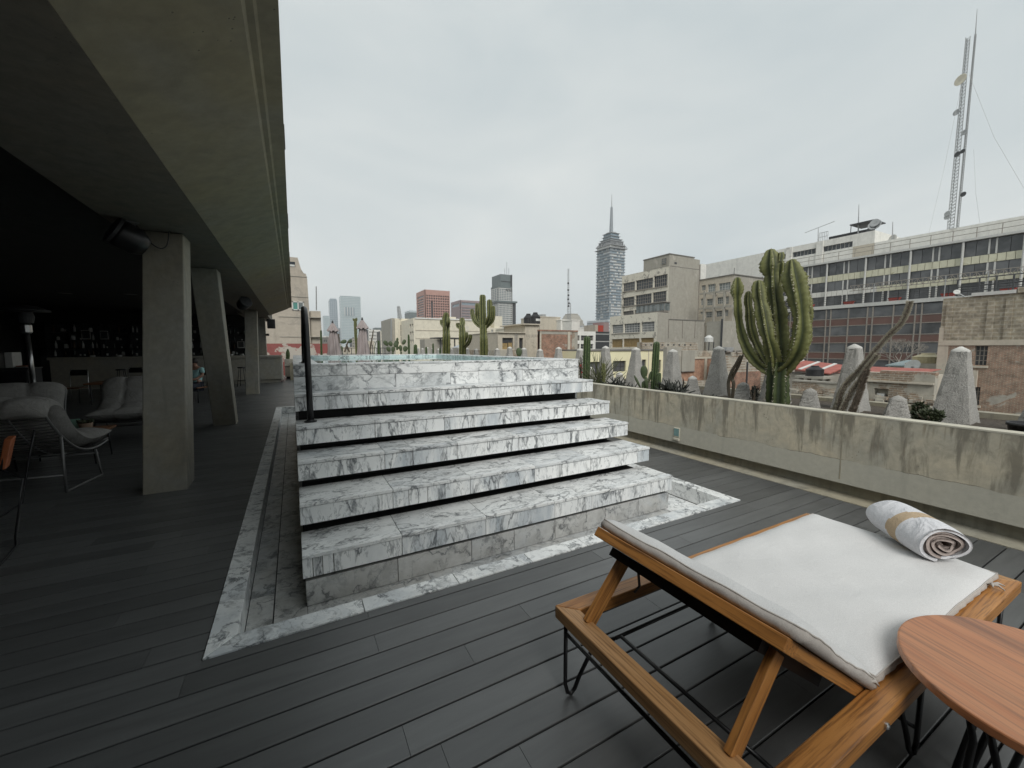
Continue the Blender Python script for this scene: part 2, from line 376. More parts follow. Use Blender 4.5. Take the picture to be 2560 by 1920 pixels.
def parapet_mat():
    t = NT('parapet_concrete'); v = t.coord('Object'); s = t.sep(t.new('ShaderNodeTexCoord').outputs['Object'])
    big = t.noise(v, 1.6, 6, 0.62, 0.6); fine = t.noise(v, 16, 8, 0.65)
    c = (0.40, 0.375, 0.30)
    col = t.mix(t.ramp(big, [(0.35, 0.0), (0.68, 1.0)]), (0.43, 0.41, 0.34), (0.60, 0.535, 0.40))
    col = t.mix(1.0, col, t.ramp(fine, [(0.25, 0.80), (0.75, 1.10)]), 'MULTIPLY')
    # rain runs hanging from the coping: long drips of uneven length
    drip = t.noise(t.coord('Object', scale=(1, 4.2, 0.65)), 1.9, 6, 0.62, 0.5)
    up = t.ramp(s[2], [(0.36, 0.0), (0.58, 0.55), (0.89, 1.0)])
    clus = t.ramp(t.noise(t.coord('Object', scale=(1, 1, 0.5)), 0.9, 4, 0.6, 0.4), [(0.35, 0.0), (0.65, 1.0)])
    thr = t.math('ADD', t.math('ADD', drip, t.math('MULTIPLY', up, 0.10)), t.math('MULTIPLY', clus, 0.09))
    col = t.mix(t.math('MULTIPLY', t.ramp(thr, [(0.58, 0.0), (0.70, 1.0)]), 0.78), col, (0.17, 0.155, 0.12))
    d2 = t.noise(t.coord('Object', scale=(1, 9, 0.8)), 1.7, 4, 0.6, 0.3)
    col = t.mix(t.math('MULTIPLY', t.math('MULTIPLY', t.ramp(d2, [(0.58, 0.0), (0.68, 1.0)]), up), 0.6), col, (0.20, 0.15, 0.10))
    mott = t.noise(t.coord('Object', scale=(1, 1.4, 1)), 3.6, 7, 0.68, 1.4)
    col = t.mix(t.math('MULTIPLY', t.math('MULTIPLY', t.ramp(mott, [(0.52, 0.0), (0.64, 1.0)]), up), 0.55), col, (0.22, 0.205, 0.165))
    # smoother render coat along the foot, with its uneven upper edge
    edge = t.math('ADD', s[2], t.math('MULTIPLY', t.math('SUBTRACT', t.noise(t.coord('Object', scale=(1, 2, 1)), 2.0, 6), 0.5), 0.07))
    low = t.ramp(edge, [(0.405, 1.0), (0.412, 0.0)])
    col = t.mix(t.math('MULTIPLY', low, 0.85), col, t.mix(1.0, (0.50, 0.485, 0.41), t.ramp(fine, [(0.2, 0.88), (0.8, 1.06)]), 'MULTIPLY'))
    crack = t.ramp(t.math('ABSOLUTE', t.math('SUBTRACT', edge, 0.410)), [(0.0, 1.0), (0.004, 0.0)])
    col = t.mix(t.math('MULTIPLY', crack, t.ramp(big, [(0.45, 0.0), (0.55, 0.8)])), col, (0.06, 0.055, 0.045))
    pv = t.voro(v, 30); pm = t.noise(v, 3.1, 4)
    pit = t.math('MULTIPLY', t.ramp(pv, [(0.10, 1.0), (0.2, 0.0)]), t.ramp(pm, [(0.56, 0.0), (0.62, 1.0)]))
    pit = t.math('MULTIPLY', pit, t.ramp(s[2], [(0.38, 0.0), (0.44, 1.0)]))
    col = t.mix(t.math('MULTIPLY', pit, 0.8), col, (0.06, 0.055, 0.05))
    t.bump(t.math('SUBTRACT', t.math('ADD', fine, big), pit), 0.35, 0.006)
    return t.done(col, 0.88)
MAT['parapet'] = parapet_mat()

def water_mat():
    t = NT('pool_water'); v = t.coord('Object')
    n = t.noise(v, 3.5, 3, 0.5); t.bump(n, 0.03, 0.02)
    t.b.inputs['IOR'].default_value = 1.33
    return t.done((0.16, 0.26, 0.255), 0.02, spec=0.5)
MAT['water'] = water_mat()

# ================================================================== ground, deck
def st(o, label=None): o['kind'] = 'structure'; return o
MAT['city_ground'] = m_plain('street_asphalt', (0.09, 0.088, 0.083), 0.9, var=0.5, scale=0.05)
GZ = -19.0
st(MB().box(-5000, 7000, -3000, 7000, GZ-1, GZ).build('ground', MAT['city_ground']))
MAT['slab'] = m_plain('roof_slab', (0.02, 0.02, 0.02), 0.95)
slab = MB()
slab.box(-14, 6.9, -4, 2.46, -0.6, -0.06); slab.box(-14, -0.49, 2.46, 27, -0.6, -0.06)
slab.box(4.06, 6.9, 2.46, 27, -0.6, -0.06); slab.box(-0.49, 4.06, 12.62, 27, -0.6, -0.06); slab.box(-0.49, 4.06, 2.46, 12.62, -0.6, -0.2)
slab.box(-14, 6.9, -4, 27, GZ, -0.6)
floor = st(slab.build('floor', MAT['slab']))
# deck boards run along X, 155 mm apart
PIT, G = 0.1555, 0.009
def board_mesh(L, w, top=0.0):
    h, c = 0.03, 0.0025
    P = [(0,0),(w,0),(w,h-c),(w-c,h),(c,h),(0,h-c)]
    mb = MB(); mb.prism([(a, b-h) for a, b in P], 'x', 0, L); return mb
def row_cuts(k, x0, x1):
    rnd = random.Random(1000+k); special = {0: [0.325, 2.818], 1: [2.0], 2: [0.327, 2.805], 3: [1.169, 3.627], 4: [0.741], 6: [0.336], 8: [0.73]}
    if k in special and x0 < 0 < x1: cs = special[k]; lo, hi = cs[0], cs[-1]
    else: lo = hi = rnd.uniform(-1.6, 0.8); cs = [lo]
    cs = list(cs)
    while lo > x0: lo -= rnd.uniform(1.9, 2.7); cs.append(lo)
    while hi < x1: hi += rnd.uniform(1.9, 2.7); cs.append(hi)
    return [x0]+sorted(c for c in cs if x0+0.15 < c < x1-0.15)+[x1]
pieces = []                                              # (x0, x1, y0, y1)
Y0 = 2.392
pieces_front = [(a, b, Y0+G, 2.4655) for a, b in zip(row_cuts(0, -0.50, 4.06)[:-1], row_cuts(0, -0.50, 4.06)[1:])]
for k in range(0, 19):
    y1 = Y0-PIT*k; c = row_cuts(k+1, -7.5, 4.96)
    pieces += [(a, b, y1-PIT+G, y1) for a, b in zip(c[:-1], c[1:])]
for k in range(0, 160):
    y0 = Y0+PIT*k+G; y1 = Y0+PIT*(k+1)
    if y0 > 26.5: break
    c = row_cuts(100+k, -9.9, -0.487 if y0 < 12.6 else 4.96)
    pieces += [(a, b, y0, y1) for a, b in zip(c[:-1], c[1:])]
    if y0 < 12.6: pieces.append((4.058, 4.96, y0, y1))
pieces = pieces_front+pieces
def near_first(p):
    cx, cy = (p[0]+p[1])/2, (p[2]+p[3])/2; return math.hypot(max(abs(cx-0.8)-1.5, 0)*1.1, cy) if cx > -5 else 99+cy
pieces.sort(key=near_first)
rest = MB()
for i, (a, b, y0, y1) in enumerate(pieces):
    dz = random.uniform(-0.0012, 0.0)
    if i < 290:
        mb = board_mesh(b-a-0.002, y1-y0); o = bpy.data.objects.new('deck_board', mb.mesh('deck_board', MAT['deck']))
        o.matrix_basis = Matrix.Translation((a, y0, dz)); link(o, floor)
    else:
        s0 = len(rest.v); rest.box(a, b-0.002, y0, y1, -0.03, dz)
rest.build('deck_boards', MAT['deck'], floor, kind='stuff')

# ================================================================== roof, columns, room
EDGE, FOLD, INNER, ZS, ZE = 0.012, -0.825, -1.74, 3.03, 3.40
roof = thing('concrete_canopy', 'folded raw concrete canopy roof sheltering the bar terrace', 'roof', (-1.3, 9, 0))
YA, YB = -6.0, 20.6
roof_p = MB().prism([(FOLD, ZS), (EDGE-0.165, ZE-0.075), (EDGE-0.150, ZE-0.045), (EDGE-0.115, ZE-0.04), (EDGE-0.10, ZE-0.02), (EDGE, ZE), (EDGE, ZE+0.22), (-2.0, ZE+0.30), (-2.0, 3.32), (FOLD-0.05, 3.32)], 'y', YA, YB)
roof_p.build('sloped_eave', MAT['roof_c'], roof)
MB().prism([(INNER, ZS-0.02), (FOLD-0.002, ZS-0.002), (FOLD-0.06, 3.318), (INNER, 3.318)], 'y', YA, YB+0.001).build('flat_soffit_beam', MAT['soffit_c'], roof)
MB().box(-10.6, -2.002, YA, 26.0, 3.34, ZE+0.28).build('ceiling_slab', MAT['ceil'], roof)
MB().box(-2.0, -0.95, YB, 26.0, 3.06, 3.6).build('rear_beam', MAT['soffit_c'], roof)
# narrow row of cast ridges along the eave drip edge
for i in range(7):
    y = 1.6+i*2.75
    MB().box(EDGE-0.004, EDGE+0.006, y, y+0.014, ZE+0.001, ZE+0.215).build('formwork_joint', MAT['void'], roof)

def column(yb, yt, x0=-1.53, x1=-1.14, d=0.40, top=ZS-0.02, label='', name='leaning_column'):
    t = thing(name, label, 'column', ((x0+x1)/2, yb, 0), group='concrete columns under the canopy')
    mb = MB(); n = 6
    for i in range(n):
        a, b = i/n, (i+1)/n; ya, yb_ = yb+(yt-yb)*a, yb+(yt-yb)*b
    mb.hexa([(x0, yb, -0.02), (x1, yb, -0.02), (x1, yb+d, -0.02), (x0, yb+d, -0.02), (x0, yt, top), (x1, yt, top), (x1, yt+d, top), (x0, yt+d, top)])
    mb.build('shaft', MAT['col_c'], t, bevel=0.012); return t
column(5.70, 6.46, label='raw concrete column leaning away beside the grey lounge chairs')
column(10.20, 8.97, label='raw concrete column slanting towards the marble steps, between two others')
column(16.65, 17.94, label='raw concrete column leaning away, standing before the bar counter')
column(22.9, 22.9, x1=-1.15, top=3.05, d=0.4, label='upright raw concrete pier behind the end of the bar')
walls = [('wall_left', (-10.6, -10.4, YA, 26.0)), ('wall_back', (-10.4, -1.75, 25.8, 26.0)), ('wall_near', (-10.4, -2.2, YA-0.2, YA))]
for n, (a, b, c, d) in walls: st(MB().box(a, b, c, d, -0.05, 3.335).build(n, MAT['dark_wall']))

# ================================================================== marble pool with its stairs
XL, XR = -0.014, 3.57
SY = [2.9375, 3.267, 3.6145, 3.948, 4.284, 4.608]; SZ = [0.2138, 0.456, 0.6887, 0.912, 1.1664, 1.4388]
YF = 10.53; TD = -0.165
pool = thing('marble_pool', 'raised white marble plunge pool with floating grey veined steps', 'pool', (1.78, 6, TD))
core = MB()
for k in range(5):
    core.box(XL+0.03, XR-0.12, SY[k]+0.24, YF-0.1, (TD if k == 0 else SZ[k-1]-0.02), SZ[k]-0.02)
core.build('core', MAT['void'], pool)  # core coloured black to hold the shade of the gaps between steps
# cladding of the tank sides and back
MB().box(XL+0.002, XL+0.03, 4.64, YF, TD+0.01, SZ[5]-0.04).build('side_cladding', MAT['marble_d'], pool)
MB().box(XR-0.12, XR-0.005, 4.64, YF, TD+0.01, SZ[5]-0.04).build('side_cladding', MAT['marble_r'], pool)
MB().box(XL+0.03, XR-0.12, YF-0.1, YF-0.002, TD+0.01, SZ[5]-0.04).build('back_cladding', MAT['marble_r'], pool)
def tile(mb_args, mat, name, parent, bevel=0.0022):
    x0, x1, y0, y1, z0, z1 = mb_args; g = 0.0022; o = (x0+g, y0, z0)
    mb = MB().box(x0+g, x1-g, y0, y1, z0, z1); return mb.build(name, mat, parent, origin=((x0+x1)/2, (y0+y1)/2, (z0+z1)/2), bevel=bevel)
FJ = [[0.05, 0.11, 0.18, 0.65, 1.34, 2.03, 2.46, 3.25], [0.66, 0.79, 0.95, 1.34, 2.02, 2.71, 3.39], [0.67, 0.92, 1.35, 2.03, 2.70, 3.39], [0.65, 1.34, 2.02, 2.70, 3.30], [0.65, 1.33, 2.02, 2.72, 3.39]]
TJ = [[0.65, 1.34, 2.02, 2.70, 3.39], [0.66, 1.34, 2.02, 2.70, 3.39], [0.67, 0.92, 1.35, 2.03, 2.70, 3.39], [0.65, 1.34, 2.02, 2.70, 3.39], [0.65, 1.33, 2.02, 2.72, 3.39]]
TH = 0.163
rn = random.Random(3)
for k in range(5):
    y, z = SY[k], SZ[k]; yn = SY[k+1]+0.085 if k < 4 else SY[5]+0.03
    step = MB().box(XL+0.012, XR-0.012, y+0.022, yn, z-TH+0.012, z-0.021).build('step', MAT['grout'], pool)
    fj = [XL]+FJ[k]+[XR]; tj = [XL]+TJ[k]+[XR]
    for a, b in zip(fj[:-1], fj[1:]):
        dy = rn.uniform(0, 0.003); tile((a, b, y+0.004+dy, y+0.024, z-TH, z-0.031), MAT['marble_v'], 'front_tile', step)
    for a, b in zip(tj[:-1], tj[1:]):
        tile((a, b, y+0.072, yn, z-0.022, z-0.004-rn.uniform(0, 0.0015)), MAT['marble_h'], 'tread_tile', step)
        tile((a, b, y-0.004, y+0.068, z-0.026, z-rn.uniform(0, 0.0015)), MAT['marble_h'], 'nosing_tile', step)
    MB().box(XL, XL+0.012, y+0.026, yn, z-TH, z-0.023).build('end_tile', MAT['marble_v'], step)
    MB().box(XR-0.012, XR, y+0.026, yn, z-TH, z-0.023).build('end_tile', MAT['marble_v'], step)
# rim: two courses of blocks on the front, capping slabs round the water
RW = 0.27; y, z = SY[5], SZ[5]
rim = MB().box(XL+0.02, XR-0.02, y+0.03, y+RW-0.01, SZ[4]-0.03, z-0.03).build('rim', MAT['grout'], pool)
zm = z-0.128
for js, z0, z1 in (([0.49, 1.71, 2.74], zm+0.002, z-0.022), ([1.0, 1.65, 2.02, 2.65], SZ[4]-0.005, zm-0.002)):
    jj = [XL]+js+[XR]
    for a, b in zip(jj[:-1], jj[1:]): tile((a, b, y+0.004, y+0.032, z0, z1), MAT['marble_r'], 'front_tile', rim)
jj = [XL, 0.49, 1.1, 1.71, 2.25, 2.74, XR]
for a, b in zip(jj[:-1], jj[1:]):
    tile((a, b, y, y+RW, z-0.02, z-rn.uniform(0, 0.0012)), MAT['marble_h'], 'capping_slab', rim)
    tile((a, b, YF-RW, YF, z-0.02, z-rn.uniform(0, 0.0012)), MAT['marble_h'], 'capping_slab', rim)
yy = y+RW
while yy < YF-RW-0.01:
    y2 = min(yy+0.93, YF-RW)
    for x0, x1 in ((XL, XL+RW-0.03), (XR-RW, XR)):
        MB().box(x0, x1, yy+0.002, y2-0.002, z-0.02, z-rn.uniform(0, 0.0012)).build('capping_slab', MAT['marble_h'], rim, origin=(x0, yy, z))
    y2_ = y2; yy = y2
# inner lining and water
LN = z-0.02
MAT['marble_i'] = m_marble('marble_pool_lining', stretch=(1, 1, 1), rot=(0, RAD(40), 0), dens=2.6, blot=0.35, white=(0.66,0.78,0.77), grey=(0.40,0.52,0.54))
x0, x1, y0, y1 = XL+RW-0.03, XR-RW, y+RW, YF-RW
xx = x0
while xx < x1-0.01:
    x2 = min(xx+0.46, x1); MB().box(xx+0.002, x2-0.002, y1-0.012, y1+0.02, 0.9, LN-0.001).build('lining_tile', MAT['marble_i'], pool, origin=((xx+x2)/2, y1, 1.2)); xx = x2
yy = y0
while yy < y1-0.02:
    y2 = min(yy+0.5, y1-0.013)
    MB().box(x1-0.012, x1+0.02, yy+0.002, y2-0.002, 0.9, LN-0.001).build('lining_tile', MAT['marble_i'], pool, origin=(x1, (yy+y2)/2, 1.2)); yy = y2
MB().box(x0-0.02, x0+0.005, y0, y1-0.013, 0.9, LN-0.001).build('lining', MAT['marble_i'], pool)
MB().box(x0+0.006, x1-0.013, y0-0.001, y0+0.01, 0.9, LN-0.001).build('lining', MAT['marble_i'], pool)
MB().box(x0+0.006, x1-0.0125, y0+0.011, y1-0.0125, 0.95, z-0.068).build('water', MAT['water'], pool)
# plinth under the first step
pj = [0.0, 0.62, 1.22, 1.62, 2.05, 2.65, 3.1, 3.55]
for a, b in zip(pj[:-1], pj[1:]): tile((a, b, 2.965, 2.995, TD+0.004, 0.018), MAT['marble_d'], 'plinth_tile', pool)
MB().box(0.003, 3.547, 2.996, 3.4, TD+0.002, 0.012).build('plinth', MAT['marble_d'], pool)
# kerb frame and gutter floor
CL, CR, CF, CB, CW = -0.484, 4.051, 2.466, 12.59, 0.136
kerb = thing('marble_kerb', 'flush white marble kerb framing the sunken gutter round the pool', 'kerb', (1.78, CF, TD-0.03))
def kerb_piece(poly, name='kerb_slab'):
    c = [sum(p[i] for p in poly)/len(poly) for i in (0, 1)]
    MB().prism(poly, 'z', -0.16, 0.008).build(name, MAT['marble_c'], kerb, origin=(c[0], c[1], 0), bevel=0.003)
fx = [CL, 0.31, 0.92, 1.50, 2.02, 2.55, 3.0, 3.5, CR]
for i, (a, b) in enumerate(zip(fx[:-1], fx[1:])):
    g = 0.002
    if i == 0: kerb_piece([(a+0.003, CF), (b-g, CF), (b-g, CF+CW), (a+CW+0.003, CF+CW)])
    elif i == len(fx)-2: kerb_piece([(a+g, CF), (b-0.003, CF), (b-CW-0.003, CF+CW), (a+g, CF+CW)])
    else: kerb_piece([(a+g, CF), (b-g, CF), (b-g, CF+CW), (a+g, CF+CW)])
for side in (0, 1):
    ys = [CF, 3.4, 4.45, 5.6, 6.7, 7.9, 9.1, 10.3, 11.5, CB]
    X0, X1 = (CL, CL+CW) if side == 0 else (CR-CW, CR)
    for i, (a, b) in enumerate(zip(ys[:-1], ys[1:])):
        g = 0.002
        if i == 0: kerb_piece([(X0, CF+0.003), (X1, CF+CW+0.003), (X1, b-g), (X0, b-g)] if side == 0 else [(X1, CF+0.003), (X1, b-g), (X0, b-g), (X0, CF+CW+0.003)])
        else: kerb_piece([(X0, a+g), (X1, a+g), (X1, b-g), (X0, b-g)])
kerb_piece([(CL+CW+0.003, CB-CW), (CR-CW-0.003, CB-CW), (CR-CW-0.003, CB), (CL+CW+0.003, CB)])
gx = CL+CW
ys = [CF+CW+0.003, 3.25, 4.3, 5.35, 6.4, 7.5, 8.6, 9.7, 10.8, CB-CW]
for a, b in zip(ys[:-1], ys[1:]):
    for u0, u1 in ((gx+0.002, gx+0.15), (gx+0.155, XL+0.02), (XR-0.06, CR-CW-0.002)):
        MB().box(u0+0.0015, u1-0.0015, a+0.0015, b-0.0015, TD-0.02, TD).build('gutter_slab', MAT['marble_c'] if u0 > 3 else MAT['marble_d'], kerb, origin=(u0, a, TD))
for a, b in ((XL+0.02, 0.85), (0.85, 1.75), (1.75, 2.6), (2.6, XR-0.06)):
    MB().box(a+0.0015, b-0.0015, CF+CW+0.003, 2.99, TD-0.02, TD).build('gutter_slab', MAT['marble_d'], kerb, origin=(a, 2.8, TD))
# black steel grab rail
rail = thing('pool_handrail', 'tall black steel hoop handrail bolted to the marble steps', 'handrail', (0.11, 4.2, SZ[3]))
P = [(0.112, 4.20, SZ[3]), (0.111, 4.20, 1.4), (0.110, 4.20, 1.80)]
for i in range(1, 10):
    a = pi*i/10; P.append((0.108, 4.50-0.30*cos(a), 1.80+0.185*sin(a)))
P += [(0.105, 4.80, 1.80), (0.102, 4.84, 1.62), (0.1, 4.90, SZ[5])]
MB().tube(P, 0.027, 12).build('rail', MAT['black_metal'], rail, smooth=True)
for p in ((0.112, 4.20, SZ[3]), (0.1, 4.90, SZ[5])):
    MB().lathe([(0.055, 0.0), (0.055, 0.006), (0.034, 0.012), (0.03, 0.02)], p, 20).build('flange', MAT['black_metal'], rail, smooth=False)

# ================================================================== planter wall on the right
PX, PZ = 5.05, 0.904
wall = thing('planter_wall', 'long stained raw concrete planter wall edging the deck', 'wall', (5.1, 8, 0))
MB().box(PX, PX+0.13, -4, 26, 0.155, PZ).build('wall_panel', MAT['parapet'], wall, bevel=0.006)
MAT['coping'] = m_plain('coping_cement', (0.60, 0.57, 0.47), 0.85, var=0.3, scale=4)
MB().box(PX-0.002, PX+0.135, -4, 26, PZ-0.012, PZ+0.006).build('coping', MAT['coping'], wall, bevel=0.003)
MB().box(PX+0.10, PX+0.3, -4, 26, -0.05, 0.154).build('recessed_base', MAT['base_c'], wall)
MB().prism([(4.965, -0.02), (PX+0.11, -0.02), (PX+0.11, 0.03), (5.03, 0.012), (4.965, 0.004)], 'y', -4, 26).build('cement_fillet', MAT['base_c'], wall)
MB().box(PX+0.3, PX+1.8, -4, 26, -0.05, 0.5).build('planter_trough', MAT['base_c'], wall)
for y in (2.02, 5.1, 8.2):       # pour joints in the panel
    MB().box(PX-0.0015, PX+0.002, y, y+0.012, 0.2, PZ-0.02).build('pour_joint', MAT['base_c'], wall)
# recessed light box
lx = at_x(1400+1078/3.687, 950+485/3.687, PX)
MAT['lens'] = m_plain('frosted_teal_lens', (0.22, 0.36, 0.35), 0.25, var=0.3, scale=20)
lb = thing('wall_light', 'small recessed square light with teal glass in the planter wall', 'light', (PX, lx.y, lx.z))
MB().box(PX-0.012, PX+0.004, lx.y-0.055, lx.y+0.055, lx.z-0.075, lx.z+0.075).build('frame', MAT['coping'], lb, bevel=0.006)
MB().box(PX-0.0145, PX, lx.y-0.043, lx.y+0.043, lx.z-0.05, lx.z+0.062).build('lens', MAT['lens'], lb)
MB().box(PX-0.03, PX-0.001, lx.y-0.06, lx.y+0.05, lx.z-0.125, lx.z-0.08).build('cement_lump', MAT['coping'], lb, bevel=0.012)
# soil
soil = MB(); nx, ny = 8, 120
MAT['soil'] = m_plain('gravel_soil', (0.10, 0.08, 0.06), 0.95, var=0.6, scale=30, bump=0.8)
for i in range(nx):
    for j in range(ny):
        soil.v.append((PX+0.13+i*(1.62)/(nx-1), -4+30*j/(ny-1), 0.80+random.uniform(-0.02, 0.03)))
soil.f = [(i*ny+j, (i+1)*ny+j, (i+1)*ny+j+1, i*ny+j+1) for i in range(nx-1) for j in range(ny-1)]; soil.m = [0]*len(soil.f)
so = soil.build('soil', MAT['soil']); so['kind'] = 'structure'
MB().box(PX+1.75, PX+1.9, -4, 26, -0.6, 0.86).build('outer_edge', MAT['base_c'], wall)
MB().box(4.96, PX+1.9, 26.0, 26.15, -0.6, 0.86).build('end_panel', MAT['parapet'], wall)
# ================================================================== city materials
MAT['win'] = m_glass('window_pane')
MAT['win_l'] = m_glass('window_pane_pale', (0.10, 0.12, 0.12), 0.15, 0.7, (0.30, 0.33, 0.33))
MAT['tower_glass'] = m_glass('tower_glass', (0.16, 0.22, 0.26), 0.2, 0.6, (0.30, 0.36, 0.40))
MAT['tower_glass2'] = m_glass('tower_glass_pale', (0.30, 0.40, 0.42), 0.2, 0.6, (0.45, 0.52, 0.54))
MAT['smoke_glass'] = m_glass('smoked_glass', (0.06, 0.064, 0.068), 0.1, 0.9, (0.15, 0.155, 0.16))
MAT['cream'] = m_plaster('cream_render', (0.74, 0.69, 0.56), (0.55, 0.50, 0.41), 0.66, 0.25, 0.25)
MAT['cream_flake'] = m_plaster('flaking_cream_render', (0.70, 0.66, 0.56), (0.32, 0.30, 0.26), 0.56, 0.9, 0.3)
MAT['grey_render'] = m_plaster('grey_render', (0.37, 0.35, 0.30), (0.43, 0.40, 0.35), 0.6, 0.35, 0.35)
MAT['tan_render'] = m_plaster('tan_render', (0.46, 0.41, 0.34), (0.36, 0.325, 0.275), 0.57, 0.5, 0.4)
MAT['beige'] = m_plaster('beige_render', (0.54, 0.49, 0.40), (0.40, 0.365, 0.295), 0.6, 0.8, 0.45)
MAT['white_r'] = m_plaster('white_render', (0.76, 0.75, 0.70), (0.50, 0.48, 0.44), 0.62, 0.25, 0.35)
MAT['yellow_r'] = m_plain('pale_yellow_render', (0.82, 0.77, 0.52), 0.9, var=0.08, scale=1)
MAT['red_g'] = m_plain('red_granite', (0.48, 0.275, 0.225), 0.7, var=0.12, scale=0.3)
MAT['purple_g'] = m_plain('plum_granite', (0.33, 0.25, 0.245), 0.7, var=0.15, scale=0.3)
MAT['dark_p'] = m_plain('dark_panel', (0.05, 0.052, 0.055), 0.5)
MAT['teal_p'] = m_plain('grey_green_panel', (0.15, 0.18, 0.18), 0.5, var=0.2, scale=0.3)
MAT['white_f'] = m_plain('white_frame', (0.62, 0.62, 0.59), 0.6, var=0.15)
MAT['rust'] = m_plain('rusty_window_frame', (0.34, 0.31, 0.27), 0.8, var=0.4)
MAT['roofing'] = m_plain('roof_felt', (0.22, 0.21, 0.19), 0.9, var=0.4, scale=0.5)
MAT['tank'] = m_plain('black_polythene', (0.018, 0.018, 0.02), 0.45)
MAT['tank_c'] = m_plain('cream_polythene', (0.58, 0.50, 0.30), 0.5)
MAT['galv_l'] = m_plain('pale_sheet_metal', (0.42, 0.45, 0.48), 0.5, 0.0, var=0.3)
MAT['galv'] = m_plain('galvanised_steel', (0.42, 0.43, 0.43), 0.5, 0.3)
MAT['red_sheet'] = m_plain('red_sheet_roof', (0.42, 0.12, 0.09), 0.6, var=0.35, scale=2)
MAT['red_paint'] = m_plain('red_paint', (0.45, 0.06, 0.04), 0.6)
MAT['brick_x'] = m_brick('worn_red_brick_x', (0.40,0.17,0.10), (0.26,0.13,0.085), (0.30,0.27,0.22), axis='x', pl=0.62)
MAT['brick_y'] = m_brick('worn_red_brick_y', (0.36,0.20,0.13), (0.27,0.175,0.12), (0.42,0.38,0.31), axis='y', pl=0.56, plaster=(0.46,0.43,0.37))
MAT['block_y'] = m_brick('old_block_wall', (0.40,0.35,0.26), (0.32,0.28,0.21), (0.44,0.40,0.32), bw=0.6, bh=0.25, axis='y', pl=0.60, plaster=(0.46,0.41,0.31))
MAT['ruin_y'] = m_brick('ruined_masonry', (0.33,0.24,0.165), (0.27,0.21,0.155), (0.44,0.40,0.33), bw=0.4, bh=0.12, axis='y', pl=0.49, plaster=(0.46,0.43,0.36))
MAT['orange_w'] = m_brick('orange_brick', (0.42,0.21,0.13), (0.36,0.18,0.115), (0.40,0.30,0.22), bw=0.25, bh=0.07, axis='x', pl=0.66)
MAT['peel_red'] = m_plaster('peeling_red_paint', (0.30, 0.10, 0.09), (0.48, 0.44, 0.38), 0.50, 1.1, 0.2)
MAT['wood_board'] = m_plain('old_timber_board', (0.38, 0.27, 0.12), 0.8, var=0.4)

# ================================================================== city helpers
def PL(plane, const):
    return (lambda u, v, w: (u, const+w, v)) if plane == 'Y' else (lambda u, v, w: (const+w, u, v))
def wall(mb, plane, const, u0, u1, v0, v1, ops, t, m=0):
    """sheet of wall of thickness t with real openings"""
    P = PL(plane, const); us = sorted({u0, u1, *[a for o in ops for a in o[:2]]}); vs = sorted({v0, v1, *[a for o in ops for a in o[2:4]]})
    us = [u for u in us if u0 <= u <= u1]; vs = [v for v in vs if v0 <= v <= v1]
    def q(a, b, c, d):
        mb.add([a, b, c, d], [(0,1,2,3)], m)
    for i in range(len(us)-1):
        j = 0
        while j < len(vs)-1:
            um = (us[i]+us[i+1])/2
            solid = lambda jj: not any(o[0] < um < o[1] and o[2] < (vs[jj]+vs[jj+1])/2 < o[3] for o in ops)
            if not solid(j): j += 1; continue
            k = j
            while k+1 < len(vs)-1 and solid(k+1): k += 1
            q(P(us[i], vs[j], 0), P(us[i+1], vs[j], 0), P(us[i+1], vs[k+1], 0), P(us[i], vs[k+1], 0)); j = k+1
    for (a, b, c, d) in [o[:4] for o in ops]+[(u0, u1, v0, v1)]:
        q(P(a,c,0), P(b,c,0), P(b,c,t), P(a,c,t)); q(P(a,d,0), P(b,d,0), P(b,d,t), P(a,d,t))
        q(P(a,c,0), P(a,d,0), P(a,d,t), P(a,c,t)); q(P(b,c,0), P(b,d,0), P(b,d,t), P(b,c,t))
    return mb
def pbox(mb, plane, const, u0, u1, v0, v1, w0, w1, m=0):
    P = PL(plane, const); a = P(u0, v0, w0); b = P(u1, v1, w1)
    return mb.box(min(a[0],b[0]), max(a[0],b[0]), min(a[1],b[1]), max(a[1],b[1]), min(a[2],b[2]), max(a[2],b[2]), m)
def window(parent, plane, const, o, t, nx=2, nz=2, fm='white_f', gm='win', bar=0.05, pane=True):
    """frame with glazing bars at the back of an opening, its glass as a sub-part"""
    u0, u1, v0, v1 = o; mb = MB(); w = t*0.55
    for i in range(nx+1):
        u = u0+(u1-u0)*i/nx; pbox(mb, plane, const, max(u0, u-bar/2), min(u1, u+bar/2), v0, v1, w, w+bar)
    for i in range(nz+1):
        v = v0+(v1-v0)*i/nz; pbox(mb, plane, const, u0, u1, max(v0, v-bar/2), min(v1, v+bar/2), w+0.003, w+bar-0.003)
    f = mb.build('window', MAT[fm], parent)
    g = MB(); pbox(g, plane, const, u0+0.004, u1-0.004, v0+0.004, v1-0.004, w+bar*0.6, w+bar*0.6+0.03); P = PL(plane, const)
    g.build('pane', MAT[gm], f, origin=P((u0+u1)/2, (v0+v1)/2, w)); return f
def block(px):
    """(corner x, top y, right x, left x, Y of the front) -> X0, X1, Y0, Y1, z of the top"""
    xc, yt, xr, xl, Yf = px; p = at_y(xc, yt, Yf); return p.x, at_y(xr, 868, Yf).x, Yf, at_x(xl, 868, p.x).y, p.z
def bthing(name, label, X0, X1, Y0, Y1, cat='building', group=None):
    return thing(name, label, cat, ((X0+X1)/2, (Y0+Y1)/2, GZ), group=group)
def body(t, X0, X1, Y0, Y1, z0, z1, mat, name='body', ins=0.0):
    return MB().box(X0+ins, X1, Y0+ins, Y1, z0, z1).build(name, MAT[mat] if isinstance(mat, str) else mat, t)
